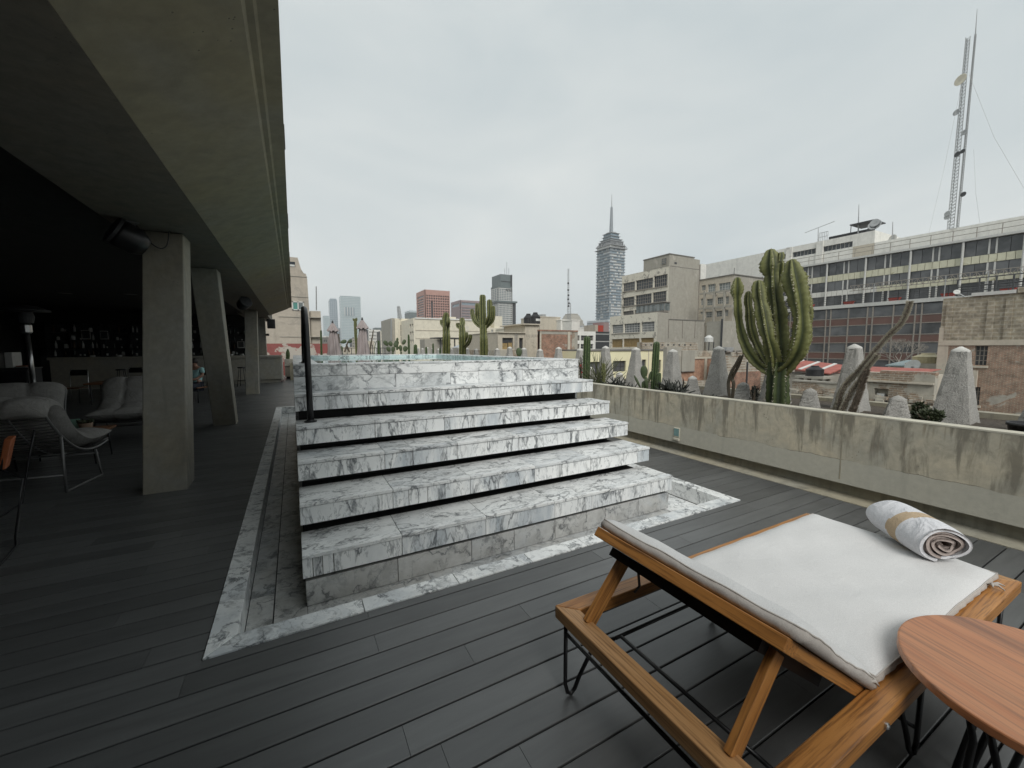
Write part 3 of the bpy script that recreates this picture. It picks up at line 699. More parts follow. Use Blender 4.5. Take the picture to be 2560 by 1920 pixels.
def mast(name, label, base, top, w, rungs=30, r=0.05, mat='galv', cat='mast'):
    """lattice mast of three legs with rungs"""
    t = thing(name, label, cat, base); mb = MB(); b, e = Vector(base), Vector(top)
    offs = [Vector((cos(a)*w/2, sin(a)*w/2, 0)) for a in (0.4, 2.5, 4.6)]
    for o in offs: mb.tube([b+o, e+o*0.6], r, 5)
    mb.build('legs', MAT[mat], t); lat = MB()
    for i in range(rungs):
        f, g = i/rungs, (i+1)/rungs; k1, k2 = 1-0.4*f, 1-0.4*g
        for j in range(3):
            lat.tube([b+(e-b)*f+offs[j]*k1, b+(e-b)*f+offs[(j+1)%3]*k1], r*0.6, 4, caps=False)
            lat.tube([b+(e-b)*f+offs[j]*k1, b+(e-b)*g+offs[(j+1)%3]*k2], r*0.5, 4, caps=False)
    lat.build('lattice', MAT[mat], t, kind='stuff'); return t
def dish(parent, c, r, facing, mat='white_f', name='dish'):
    d = Vector(facing).normalized(); prof = [(0.02, -r*0.25), (r*0.5, -r*0.2), (r*0.85, -r*0.08), (r, 0.0), (r*0.97, 0.01), (r*0.4, -r*0.17), (0.02, -r*0.22)]
    mb = MB().lathe(prof, n=18); mb.xf(Matrix.Translation(c) @ d.to_track_quat('Z', 'Y').to_matrix().to_4x4())
    return mb.build(name, MAT[mat], parent, smooth=True)
def water_tank(name, label, c, r, h, mat='tank', sign=True, group=None):
    t = thing(name, label, 'water tank', c, group=group)
    prof = [(r*0.97, 0), (r, h*0.03)]
    for i in range(5):
        z = h*(0.06+0.11*i); prof += [(r, z), (r*0.975, z+h*0.02), (r*0.975, z+h*0.05), (r, z+h*0.07)]
    prof += [(r, h*0.64), (r*0.52, h*0.88), (r*0.46, h*0.9)]
    MB().lathe(prof, c, 28).build('drum', MAT[mat], t)
    MB().lathe([(r*0.46, h*0.9), (r*0.46, h*0.96), (r*0.4, h), (0.02, h)], c, 20).build('lid', MAT[mat], t)
    if sign:
        mb = MB(); n = 8
        for i in range(n+1):
            a = RAD(-115+i*9); mb.v += [(c[0]+(r+0.012)*cos(a), c[1]+(r+0.012)*sin(a), c[2]+h*0.26), (c[0]+(r+0.012)*cos(a), c[1]+(r+0.012)*sin(a), c[2]+h*0.46)]
        mb.f = [(2*i, 2*i+2, 2*i+3, 2*i+1) for i in range(n)]; mb.m = [0]*n
        mb.build('sticker', MAT['white_f'], t)
    return t
def text(parent, s, loc, size, plane='Y', mat='white_f', name='lettering', ext=0.05):
    cu = bpy.data.curves.new(name, 'FONT'); cu.body = s; cu.size = size; cu.extrude = ext; cu.align_x = 'LEFT'
    tmp = bpy.data.objects.new(name, cu); me = bpy.data.meshes.new_from_object(tmp); bpy.data.objects.remove(tmp); bpy.data.curves.remove(cu)
    me.materials.clear(); me.materials.append(MAT[mat]); o = bpy.data.objects.new(name, me)
    R_ = Matrix.Rotation(RAD(90), 4, 'X') if plane == 'Y' else Matrix.Rotation(RAD(-90), 4, 'Z') @ Matrix.Rotation(RAD(90), 4, 'X')
    o.matrix_basis = Matrix.Translation(loc) @ R_; link(o, parent); return o
def grid_ops(u0, u1, v0, v1, nu, nv, fu, fv):
    """nu x nv openings, fu/fv = share of the cell that is open"""
    ops = []; du, dv = (u1-u0)/nu, (v1-v0)/nv
    for i in range(nu):
        for j in range(nv):
            ops.append((u0+du*(i+0.5-fu/2), u0+du*(i+0.5+fu/2), v0+dv*(j+0.5-fv/2), v0+dv*(j+0.5+fv/2)))
    return ops

# ------------------------------------------------------------------ tan stepped block behind the canopy
Yf = 46.0
def fx(px): return at_y(px, 868, Yf).x
def fz(py): return at_y(760, py, Yf).z
t = bthing('stepped_building', 'tan weathered party wall building with a notched gable behind the canopy', fx(560), fx(778), Yf, Yf+14)
prof = [(fx(560), GZ), (fx(779), GZ), (fx(777.5), fz(776)), (fx(776), fz(697)), (fx(773.6), fz(684.5)), (fx(768), fz(683)), (fx(764), fz(676.5)), (fx(762), fz(673)), (fx(758), fz(658)), (fx(755), fz(645.5)), (fx(560), fz(646))]
MB().prism(prof, 'y', Yf, Yf+14).build('wall', MAT['tan_render'], t)
MB().box(fx(779.2), fx(806), Yf+0.3, Yf+10, GZ, fz(776)).build('annex', MAT['tan_render'], t)
for py in (692, 742.5, 793, 842):
    MB().box(fx(700), fx(806 if py > 780 else 776), Yf-0.05, Yf+0.3, fz(py)-0.03, fz(py)+0.03).build('floor_line', MAT['grey_render'], t)
MB().box(fx(725), fx(748), Yf-0.03, Yf+0.05, fz(669), fz(657)).build('window', MAT['win'], t)
MB().box(fx(727), fx(747), Yf-0.05, Yf-0.03, fz(668.5), fz(664)).build('blind', MAT['white_f'], t)
w = MB()
a, b, c, d = fx(735.5), fx(765), fz(776.5), fz(754.5)
w.box(a, b, Yf-0.08, Yf+0.02, c, c+0.1); w.box(a, b, Yf-0.08, Yf+0.02, d-0.1, d); w.box(a, a+0.1, Yf-0.08, Yf+0.02, c, d); w.box(b-0.1, b, Yf-0.08, Yf+0.02, c, d); w.box((a+b)/2-0.05, (a+b)/2+0.05, Yf-0.08, Yf+0.02, c, d)
w = w.build('window', MAT['white_f'], t)
MAT['green_pane'] = m_plain('green_pane', (0.10, 0.28, 0.24), 0.2, var=0.3, scale=1)
MB().box(a+0.1, (a+b)/2, Yf-0.03, Yf+0.02, c+0.1, d-0.1).build('pane', MAT['green_pane'], w)
MB().box((a+b)/2, b-0.1, Yf-0.03, Yf+0.02, c+0.1, d-0.1).build('pane', MAT['win_l'], w)
wr = thing('boundary_wall', 'peeling red painted wall at the foot of the tan building', 'wall', (fx(760), Yf-16, GZ))
MB().box(at_y(640, 868, 30).x, at_y(819, 868, 30).x, 30, 30.4, -3, at_y(760, 859, 30).z).build('panel', MAT['peel_red'], wr)
p = at_y(791, 776, Yf+2)
mb = MB().tube([p, at_y(790.5, 716, Yf+2)], 0.06, 6)
tag(mb.build('flagpole', MAT['galv']), 'thin bare metal pole standing on the tan building annex', 'pole')

# ------------------------------------------------------------------ far glass towers
def far_tower(name, label, xl, xr, yt, Yf, nu, nv, gm, fm, fu=0.8, fv=0.8, crown=0, yb=None, depth=45):
    a, b = at_y(xl, yt, Yf), at_y(xr, yt, Yf); t = bthing(name, label, a.x, b.x, Yf, Yf+depth, group=None)
    body(t, a.x+0.5, b.x-0.5, Yf+0.8, Yf+depth, GZ, a.z-0.5, gm, 'glazing')
    v0 = at_y(xl, 860, Yf).z
    m = wall(MB(), 'Y', Yf, a.x, b.x, GZ, a.z, grid_ops(a.x, b.x, v0, a.z, nu, nv, fu, fv), 0.8); m.build('facade_grid', MAT[fm], t, kind='stuff')
    if crown: MB().prism([(a.x, a.z), (b.x, a.z), (b.x-(b.x-a.x)*0.12, a.z+crown), (a.x+(b.x-a.x)*0.12, a.z+crown)], 'y', Yf, Yf+depth).build('crown', MAT[gm], t)
    return t, a, b
MAT['blue_f'] = m_plain('pale_blue_cladding', (0.36, 0.41, 0.45), 0.5, var=0.1)
MAT['pale_f'] = m_plain('pale_glass_cladding', (0.50, 0.56, 0.57), 0.4, var=0.15, scale=0.05)
far_tower('glass_tower', 'slim blue grey glass tower with white grid and rounded crown', 823, 843, 752, 1500, 4, 22, 'tower_glass', 'blue_f', 0.75, 0.8, crown=8)
far_tower('glass_tower', 'low pale grey blue slab tower left of the slim tower', 808, 823.5, 789, 1380, 5, 14, 'tower_glass2', 'pale_f', 0.6, 0.85)
far_tower('glass_tower', 'smallest blue grey tower between the two tall glass towers', 845, 852.5, 820, 1600, 3, 8, 'tower_glass', 'blue_f', 0.7, 0.8)
t, a, b = far_tower('glass_tower', 'wide pale green glass tower with tall open atrium slots', 850.5, 901, 739, 1300, 3, 30, 'tower_glass2', 'pale_f', 0.97, 0.62)
for i in range(4):
    x = a.x+(b.x-a.x)*(0.22+i*0.13); z1 = at_y(870, 768, 1300).z; z0 = at_y(870, 789, 1300).z
    MB().box(x, x+(b.x-a.x)*0.07, 1298.6, 1299.7, z0, z1).build('atrium_slot', MAT['tower_glass'], t)
    MB().box(x-2.2, x-0.2, 1298.2, 1299.6, z0, z1).build('fin', MAT['white_f'], t)

# ------------------------------------------------------------------ low roofs in the distance
rnd = random.Random(21)
for (xl, xr, yt, Yf, mat, lab, nu) in [(921, 951, 824, 420, 'white_r', 'low pale block with rows of small windows under a grey roof box', 9), (951, 969.5, 828, 400, 'cream', 'low cream block with rows of dark windows beside the grey roof box', 6),
        (967, 983, 819, 460, 'red_g', 'low red brown block next to the cream building', 5), (880, 922, 846, 500, 'grey_render', 'distant low grey roofs between parasols and tower', 10), (806, 850, 843, 300, 'roofing', 'long low dark roof below the far glass towers', 8),
        (905, 936, 852, 200, 'beige', 'low beige roof block behind the second parasol', 5), (800, 905, 868, 95, 'beige', 'low flat roof with railing beyond the parasols', 12)]:
    a, b = at_y(xl, yt, Yf), at_y(xr, yt, Yf); t = bthing('low_building', lab, a.x, b.x, Yf, Yf+25)
    body(t, a.x+0.1, b.x-0.1, Yf+0.4, Yf+25, GZ, a.z-0.1, 'dark_p', 'interior')
    H = (a.z-GZ); ops = grid_ops(a.x+0.5, b.x-0.5, a.z-min(H, 14), a.z-0.8, nu, 4, 0.55, 0.4)
    wall(MB(), 'Y', Yf, a.x, b.x, GZ, a.z, ops, 0.4).build('wall', MAT[mat], t)
    body(t, a.x, b.x, Yf+0.4, Yf+25, a.z-0.1, a.z, 'roofing', 'roof')
    for i in range(3):
        x = rnd.uniform(a.x, b.x-2); s_ = (b.x-a.x)*0.1
        MB().box(x, x+s_*rnd.uniform(0.6, 1.6), Yf+3, Yf+8, a.z, a.z+s_*rnd.uniform(0.3, 0.8)).build('roof_box', MAT[rnd.choice(['grey_render', 'white_r', 'dark_p'])], t)
t = thing('low_building', 'grey stepped roof house on the low pale block', 'building', at_y(945, 830, 430))
a = at_y(938.5, 819, 425); b = at_y(953, 819, 425); MB().box(a.x, b.x, 425, 440, GZ, a.z).build('wall', MAT['teal_p'], t)
a = at_y(953.5, 822, 425.5); b = at_y(968, 822, 425.5); MB().box(a.x, b.x, 425.5, 440, GZ, a.z).build('wall', MAT['grey_render'], t)
mast('lattice_mast', 'small red and white lattice mast above the cream roof', tuple(at_y(1000, 797, 150)), tuple(at_y(996.5, 765, 150)), 1.6, 9, 0.12)
mast('lattice_mast', 'stub of a grey pole beside the left end of the cream roof', tuple(at_y(978.5, 850, 150)), tuple(at_y(978.5, 799, 150)), 0.5, 9, 0.08)

# ------------------------------------------------------------------ cream office block
Yf = 130.0
def cx(px): return at_y(px, 868, Yf).x
def cz(py): return at_y(1100, py, Yf).z
t = bthing('cream_building', 'long cream office block with a glazed bay and flat parapets', cx(989), cx(1260), Yf, Yf+30)
MB().box(cx(1039), cx(1226), Yf, Yf+30, GZ, cz(797)).build('main_wall', MAT['cream'], t)
MB().box(cx(1039), cx(1226), Yf-0.25, Yf+0.3, cz(799), cz(795.5)).build('parapet', MAT['white_r'], t)
for py in (826.5, 846.5): MB().box(cx(1039.5), cx(1226), Yf-0.12, Yf+0.2, cz(py)-0.1, cz(py)+0.1).build('string_course', MAT['beige'], t)
lx0 = cx(1039)-0.02; yl = at_x(1024, 868, lx0).y
W = MB(); ops = []
for (p0, p1) in ((1029, 1032.5), (1034.5, 1038)):
    for (q0, q1) in ((810, 819), (829, 838), (849, 858)):
        y0, y1 = at_x(p1, 868, lx0).y, at_x(p0, 868, lx0).y; ops.append((y0, y1, at_x(1033, q1, lx0).z, at_x(1033, q0, lx0).z))
wall(W, 'X', lx0-0.5, Yf, yl, GZ, cz(797), ops, 0.5); W.build('side_wall', MAT['cream'], t)
for o in ops: window(t, 'X', lx0-0.5, o, 0.5, 2, 1, bar=0.12)
Yb = 150.0
def bx(px): return at_y(px, 868, Yb).x
def bz(py): return at_y(1005, py, Yb).z
MB().box(bx(989), bx(1026), Yb, Yb+20, GZ, bz(796.5)).build('rear_wing', MAT['cream'], t)
MB().box(bx(981), bx(988.9), Yb+0.5, Yb+20, GZ, bz(796)).build('rear_wing_end', MAT['grey_render'], t)
for k, (q0, q1) in enumerate(((813, 826), (827.5, 841), (843, 858))):
    bay = MB().box(bx(1002), bx(1024), Yb-1.2, Yb, bz(q1), bz(q0)).build('glazed_bay', MAT['grey_render'], t)
    for i in range(7):
        u = bx(1002.6)+(bx(1023.4)-bx(1002.6))*i/7
        MB().box(u+0.08, u+(bx(1023.4)-bx(1002.6))/7-0.08, Yb-1.24, Yb-1.2, bz(q1-2), bz(q0+2)).build('pane', MAT['win_l' if (i+k) % 3 else 'win'], bay, origin=(u, Yb, bz(q1)))
MB().box(cx(1239), cx(1259), Yf+1, Yf+14, GZ, cz(784)).build('stair_tower', MAT['cream'], t)
ops = [(cx(1229), cx(1234), cz(829), cz(821)), (cx(1229), cx(1234), cz(845), cz(837)), (cx(1240), cx(1246), cz(829), cz(821))]
wall(MB(), 'Y', Yf+0.2, cx(1226.2), cx(1249), GZ, cz(816), ops, 0.5).build('right_wing', MAT['cream'], t); body(t, cx(1226.3), cx(1249), Yf+0.75, Yf+20, GZ, cz(816), 'cream', 'right_wing_body')
for o in ops: window(t, 'Y', Yf+0.2, o, 0.5, 3, 1, bar=0.15)
MB().box(cx(1120), cx(1146), Yf+2, Yf+12, cz(797), cz(790)).build('roof_house', MAT['cream'], t)
a, b = cx(1165), cx(1172); window(t, 'Y', Yf-0.25, (a, b, cz(827), cz(815)), 0.4, 2, 1, bar=0.15)
# flat dark canopy and grey tin roof in front of it
t = thing('roof_canopy', 'long thin dark canopy on posts before the cream building', 'canopy', at_y(1130, 850, 90))
a, b = at_y(1097, 844, 90), at_y(1198, 846.5, 90)
MB().hexa([(a.x, 90, a.z-0.15), (b.x, 90, b.z-0.15), (b.x, 97, b.z-0.1), (a.x, 97, a.z-0.1), (a.x, 90, a.z+0.1), (b.x, 90, b.z+0.1), (b.x, 97, b.z+0.15), (a.x, 97, a.z+0.15)]).build('roof', MAT['dark_p'], t)
for px in (1101, 1137, 1165, 1195):
    q = at_y(px, 846, 91); MB().box(q.x-0.12, q.x+0.12, 91, 91.24, GZ, q.z).build('post', MAT['dark_p'], t)
MB().box(at_y(1062, 868, 92).x, at_y(1108, 868, 92).x, 92, 96, GZ, at_y(1090, 848.5, 92).z).build('back_wall', MAT['grey_render'], t)
t = thing('tin_roof_shed', 'grey sheet metal shed roof sloping behind the far obelisks', 'shed', at_y(1210, 860, 60))
a, c = at_y(1172, 866, 60), at_y(1247, 866, 60); zb2 = at_y(1210, 843.5, 72).z
MB().hexa([(a.x, 60, a.z-0.15), (c.x, 60, c.z-0.15), (c.x+1, 72, zb2-0.15), (a.x+1.5, 72, zb2-2.2), (a.x, 60, a.z), (c.x, 60, c.z), (c.x+1, 72, zb2), (a.x+1.5, 72, zb2-2.0)]).build('roof', MAT['galv_l'], t)
MB().box(a.x+0.2, c.x-0.2, 60.4, 71, GZ, c.z-0.2).build('wall', MAT['grey_render'], t)

# ------------------------------------------------------------------ red granite tower, plum tower
X0, X1, Y0_, Y1_, zt = block((1061.7, 723.6, 1126.5, 1043.7, 420))
t = bthing('granite_tower', 'red granite tower with a grid of square windows', X0, X1, Y0_, Y1_)
body(t, X0+0.6, X1-0.6, Y0_+0.8, Y1_, GZ, zt-0.5, 'win', 'glazing')
z1 = at_y(1090, 737, 420).z; zb = at_y(1090, 870, 420).z; nv = 21
ops = grid_ops(X0+1.2, X1-0.6, zb, z1, 10, nv, 0.66, 0.6)
slot = X0+1.2+(X1-X0-1.8)*2.05/10
ops = [o for o in ops if not (slot-0.5 < (o[0]+o[1])/2 < slot+(X1-X0)*0.1 and o[3] < at_y(1080, 752, 420).z)]
ops.append((slot, slot+(X1-X0-1.8)*0.085, zb, at_y(1080, 752.5, 420).z))
wall(MB(), 'Y', Y0_, X0, X1, GZ, zt, ops, 0.8).build('front_grid', MAT['red_g'], t)
lops = [(Y0_+(Y1_-Y0_)*0.16, Y0_+(Y1_-Y0_)*0.88, o, o+(z1-zb)/nv*0.5) for o in [zb+(z1-zb)*k/nv for k in range(nv-1)]]
lops.append((Y0_+(Y1_-Y0_)*0.12, Y0_+(Y1_-Y0_)*0.90, z1-(z1-zb)/nv*0.9, z1-(z1-zb)/nv*0.2))
wall(MB(), 'X', X0-0.01, Y0_, Y1_, GZ, zt, lops, 0.8).build('side_bands', MAT['red_g'], t)
body(t, X0, X1, Y0_+0.81, Y1_, zt-0.49, zt-0.1, 'roofing', 'roof')
X0, X1, Y0_, Y1_, zt = block((1150, 750, 1206, 1129, 470))
t = bthing('granite_tower', 'plum brown granite slab tower half hidden by the candelabra cactus', X0, X1, Y0_, Y1_)
body(t, X0+0.6, X1-0.6, Y0_+0.8, Y1_, GZ, zt-0.5, 'tower_glass', 'glazing')
z1 = at_y(1180, 757, 470).z; zb = at_y(1180, 870, 470).z
ops = [(X0+2, X1-2, z1-3.2, z1)]+grid_ops(X0+2, X1-1, zb, z1-5.5, 16, 15, 0.7, 0.55)
wall(MB(), 'Y', Y0_, X0, X1, GZ, zt, ops, 0.8).build('front_grid', MAT['purple_g'], t)
wall(MB(), 'X', X0-0.01, Y0_, Y1_, GZ, zt, [(Y0_+3, Y1_-4, z1-4.5, z1-1)]+[(Y0_+3, Y1_-4, zb+k*4, zb+k*4+2) for k in range(9)], 0.8).build('side_bands', MAT['purple_g'], t)
X0, X1, Y0_, Y1_, zt = block((1023.5, 776, 1046, 1022, 620))
t = bthing('dark_tower', 'small blue grey tower top left of the red granite tower', X0, X1, Y0_, Y0_+30)
MB().box(X0, X1, Y0_, Y0_+30, GZ, zt-3).build('wall', MAT['teal_p'], t); MB().box(X0, X1, Y0_+0.1, Y0_+30, zt-2.9, zt).build('roof_band', MAT['pale_f'], t)

# ------------------------------------------------------------------ glass hotel tower with lettering
Yf = 330.0
def hx(px, Y=Yf): return at_y(px, 868, Y).x
def hz(py, px=1263): return at_y(px, py, Yf).z
t = bthing('hotel_tower', 'grey glass tower with dark core, lettering and antennas on top', hx(1229), hx(1291), Yf, Yf+40)
X0 = hx(1246); yl = at_x(1228.5, 868, X0).y
body(t, X0+0.4, hx(1279.5), Yf+0.6, yl, GZ, hz(722), 'tower_glass', 'glazing')
wall(MB(), 'Y', Yf, X0, hx(1279.5), hz(752), hz(720), grid_ops(X0, hx(1279.5), hz(751), hz(722), 8, 7, 0.72, 0.7), 0.5).build('upper_grid', MAT['white_f'], t)
wall(MB(), 'X', X0-0.01, Yf, yl, hz(752), hz(720), grid_ops(Yf, yl, hz(751), hz(722), 4, 7, 0.72, 0.7), 0.5).build('upper_side_grid', MAT['white_f'], t)
wall(MB(), 'Y', Yf-0.3, X0, hx(1281), GZ, hz(756), grid_ops(X0, hx(1281), hz(870), hz(757), 10, 22, 0.72, 0.72), 0.8).build('lower_grid', MAT['white_f'], t)
wall(MB(), 'X', X0-0.31, Yf-0.3, yl, GZ, hz(756), grid_ops(Yf, yl, hz(870), hz(757), 5, 22, 0.72, 0.72), 0.8).build('lower_side_grid', MAT['white_f'], t)
MB().box(X0-1.2, hx(1292), Yf-1.2, yl+1, hz(756.5), hz(752.2)).build('ledge', MAT['teal_p'], t)
MB().prism([(Yf-0.2, hz(720.1)), (yl, hz(720.1)), (yl, hz(721)+2.0), (Yf+6, hz(714)), (Yf-0.2, hz(716))], 'x', X0-0.1, hx(1279.8)).build('roof_wedge', MAT['teal_p'], t)
MB().box(hx(1254.5), hx(1281.9), Yf+2, Yf+20, hz(720), hz(685)).build('lift_core', MAT['teal_p'], t)
MB().box(hx(1255.5), hx(1281), Yf+1.5, Yf+3, hz(703), hz(702)).build('core_band', MAT['dark_p'], t)
MB().box(hx(1281.05), hx(1291), Yf+1, Yf+30, GZ, hz(757)).build('side_block', MAT['dark_p'], t)
MB().box(hx(1279.55), hx(1282), Yf+0.7, Yf+25, hz(756), hz(685)).build('core_edge', MAT['dark_p'], t)
text(t, 'AMG', (hx(1264.5), Yf-0.2, hz(727.5)), 3.1, mat='dark_p')
for px, py in ((1267, 655), (1262, 671), (1272, 670)):
    MB().tube([at_y(px, 686, Yf+8), at_y(px, py, Yf+8)], 0.22, 5).build('antenna', MAT['galv'], t)

# ------------------------------------------------------------------ beige rooftop house with tanks, brick end wall
Yf = 38.0
def rx(px, Y=Yf): return at_y(px, 868, Y).x
def rz(py, px=1310, Y=Yf): return at_y(px, py, Y).z
t = bthing('rooftop_house', 'beige rooftop house with a ladder and boarded openings below the tanks', rx(1245), rx(1312), Yf, Yf+9)
ops = [(rx(1256), rx(1283), rz(873), rz(845)), (rx(1298), rx(1308), rz(873), rz(845))]
wall(MB(), 'Y', Yf, rx(1245), rx(1312), rz(875), rz(832), ops, 0.3).build('wall', MAT['beige'], t)
body(t, rx(1245)+0.01, rx(1312), Yf+0.31, Yf+9, GZ, rz(832.4), 'beige'); [MB().box(o[0]-0.1, o[1]+0.1, Yf+0.27, Yf+0.308, o[2]-0.1, o[3]+0.1).build('dark_opening', MAT['dark_p'], t) for o in ops]; body(t, rx(1245), rx(1312), Yf-0.1, Yf+9, GZ, rz(875.2), 'ruin_y', 'lower_wall')
MB().box(rx(1244), rx(1312.2), Yf-0.2, Yf+9, rz(833), rz(831)).build('roof', MAT['beige'], t)
MB().box(rx(1257), rx(1270), Yf+0.15, Yf+0.2, rz(873), rz(858)).build('board', MAT['wood_board'], t); MB().box(rx(1272), rx(1282), Yf+0.16, Yf+0.21, rz(873), rz(857)).build('board', MAT['wood_board'], t)
MB().box(rx(1257), rx(1282.5), Yf+0.2, Yf+0.24, rz(857), rz(846)).build('pane', MAT['smoke_glass'], t)
lad = MB()
for px in (1287, 1292): lad.box(rx(px)-0.015, rx(px)+0.015, Yf-0.1, Yf-0.07, rz(875), rz(832))
for k in range(11): lad.box(rx(1287), rx(1292), Yf-0.1, Yf-0.08, rz(873-k*4), rz(873-k*4)+0.02)
lad.build('ladder', MAT['galv'], t)
t = bthing('tank_plinth', 'tall beige concrete plinth carrying the two black tanks', rx(1306), rx(1356), Yf, Yf+5)
MB().box(rx(1312.5), rx(1347), Yf-0.05, Yf+5, GZ, rz(812)).build('wall', MAT['beige'], t)
MB().box(rx(1304), rx(1350), Yf-0.3, Yf+5.2, rz(811.9), rz(809)).build('slab', MAT['beige'], t)
MB().box(rx(1347.05), rx(1356), Yf+3.8, Yf+5, rz(826), rz(809)).build('side_wall', MAT['beige'], t)
MB().box(rx(1350.1), rx(1357), Yf-0.3, Yf+5.2, rz(811), rz(809)).build('slab_end', MAT['beige'], t)
for i in range(9): MB().box(rx(1316+i*3.6), rx(1316.6+i*3.6), Yf-0.07, Yf-0.05, rz(840+random.uniform(0, 5)), rz(836)).build('rust_streak', MAT['roofing'], t)
c = at_y(1337, 808.5, Yf+0.9); water_tank('water_tank', 'front black plastic water tank with white sticker on the plinth', (c.x, Yf+0.8, rz(809)), (rx(1349)-rx(1324.5))/2*0.88, (rz(779.5)-rz(809))*1.05, group='black rooftop tanks')
c = at_y(1320, 808.5, Yf+2.2); water_tank('water_tank', 'rear black plastic water tank behind the stickered one', (at_y(1321, 808, Yf+2.6).x, Yf+2.6, rz(809)), (rx(1349)-rx(1324.5))/2*0.88, (rz(779.5)-rz(809))*1.05, sign=False, group='black rooftop tanks')
t = bthing('brick_house', 'roofless red brick end wall with a grey concrete post', rx(1349), rx(1444), Yf-4, Yf+1)
Y2 = 34.0
MB().box(at_y(1349, 868, Y2).x, at_y(1429, 868, Y2).x, Y2, Y2+0.4, GZ, at_y(1390, 836, Y2).z).build('brick_wall', MAT['brick_x'], t)
MB().box(at_y(1349, 868, Y2).x, at_y(1429, 868, Y2).x, Y2-0.02, Y2+0.4, at_y(1390, 835.9, Y2).z, at_y(1390, 829, Y2).z).build('ring_beam', MAT['grey_render'], t)
MB().box(at_y(1349, 868, Y2).x, at_y(1444, 868, Y2).x, Y2-0.05, Y2+0.45, at_y(1390, 828.9, Y2).z, at_y(1390, 825, Y2).z).build('broken_coping', MAT['brick_x'], t)
MB().box(at_y(1418.5, 868, Y2).x, at_y(1424.5, 868, Y2).x, Y2-0.08, Y2-0.01, GZ, at_y(1390, 829, Y2).z).build('concrete_post', MAT['beige'], t)
MB().box(at_y(1429.1, 868, Y2).x, at_y(1437, 868, Y2).x, Y2+0.02, Y2+0.4, GZ, at_y(1390, 829.1, Y2).z).build('dark_brick_pier', MAT['ruin_y'], t)
MB().box(at_y(1437.1, 868, Y2).x, at_y(1444, 868, Y2).x, Y2+0.01, Y2+0.4, GZ, at_y(1390, 829.1, Y2).z).build('end_pier', MAT['grey_render'], t)
MB().box(at_y(1349, 868, Y2).x, at_y(1353, 868, Y2).x, Y2-0.03, Y2+0.3, GZ, at_y(1390, 829, Y2).z).build('drain_pier', MAT['beige'], t)
# blocks behind the brick house
for (xl, xr, yt, Yf2, mat, lab, boxes) in [(1350, 1400.5, 793, 90, 'beige', 'plain pinkish beige block behind the water tanks', 1), (1402, 1428, 801, 88, 'white_r', 'small plain white block below the thin mast', 0), (1429, 1449.5, 801.5, 84, 'white_r', 'stained white block beside the thin mast', 0), (1449, 1500, 820, 110, 'white_r', 'low white roof edged with junk right of the mast', 3), (1296, 1312, 820, 70, 'cream', 'small salmon cream block behind the rooftop house', 0)]:
    a, b = at_y(xl, yt, Yf2), at_y(xr, yt, Yf2); t = bthing('plain_block', lab, a.x, b.x, Yf2, Yf2+10)
    body(t, a.x, b.x, Yf2, Yf2+10, GZ, a.z, mat, 'wall'); body(t, a.x-0.1, b.x+0.1, Yf2-0.1, Yf2+10, a.z+0.001, a.z+0.25, mat, 'parapet')
    for i in range(boxes):
        x = a.x+(b.x-a.x)*(0.2+0.25*i); MB().box(x, x+1.2, Yf2+1, Yf2+3, a.z+0.25, a.z+0.9).build('roof_box', MAT['galv'], t)
# domed monument
Yf = 520.0; a, b = at_y(1425, 812, Yf), at_y(1456, 812, Yf); cxm = (a.x+b.x)/2; r = (b.x-a.x)/2
t = bthing('domed_monument', 'massive grey stone monument with a squared dome in the distance', a.x, b.x, Yf, Yf+2*r, cat='monument')
z = lambda py: at_y(1440, py, Yf).z
MB().box(a.x-1, b.x+1, Yf, Yf+2*r, GZ, z(800)).build('base', MAT['grey_render'], t)
MB().hexa([(a.x, Yf+1, z(800)), (b.x, Yf+1, z(800)), (b.x, Yf+2*r, z(800)), (a.x, Yf+2*r, z(800)), (a.x+4, Yf+4, z(787)), (b.x-4, Yf+4, z(787)), (b.x-4, Yf+2*r-3, z(787)), (a.x+4, Yf+2*r-3, z(787))]).build('drum', MAT['grey_render'], t)
MB().box(a.x+5, b.x-5, Yf+5, Yf+2*r-4, z(787), z(783.5)).build('lantern', MAT['grey_render'], t)
MB().box(b.x+1, b.x+6, Yf+3, Yf+2*r, GZ, z(808)).build('side_pier', MAT['grey_render'], t)
mast('lattice_mast', 'tall thin red white antenna mast with small dishes', tuple(at_y(1421, 826, 100)), tuple(at_y(1421.5, 671, 100)), 0.75, 26, 0.05)
dd = thing('mast_dishes', 'small dark dishes clamped along the thin antenna mast', 'antenna', at_y(1421, 720, 100))
for py in (708, 725, 738, 748, 758, 765): MB().sphere(at_y(1421+random.uniform(-1.6, 1.6), py, 99.7), 0.3, 8, 6).build('dish', MAT['dark_p'], dd)
mast('lattice_mast', 'shorter thin antenna beside the tall mast', tuple(at_y(1426.5, 800, 105)), tuple(at_y(1426.5, 757, 105)), 0.4, 8, 0.05)
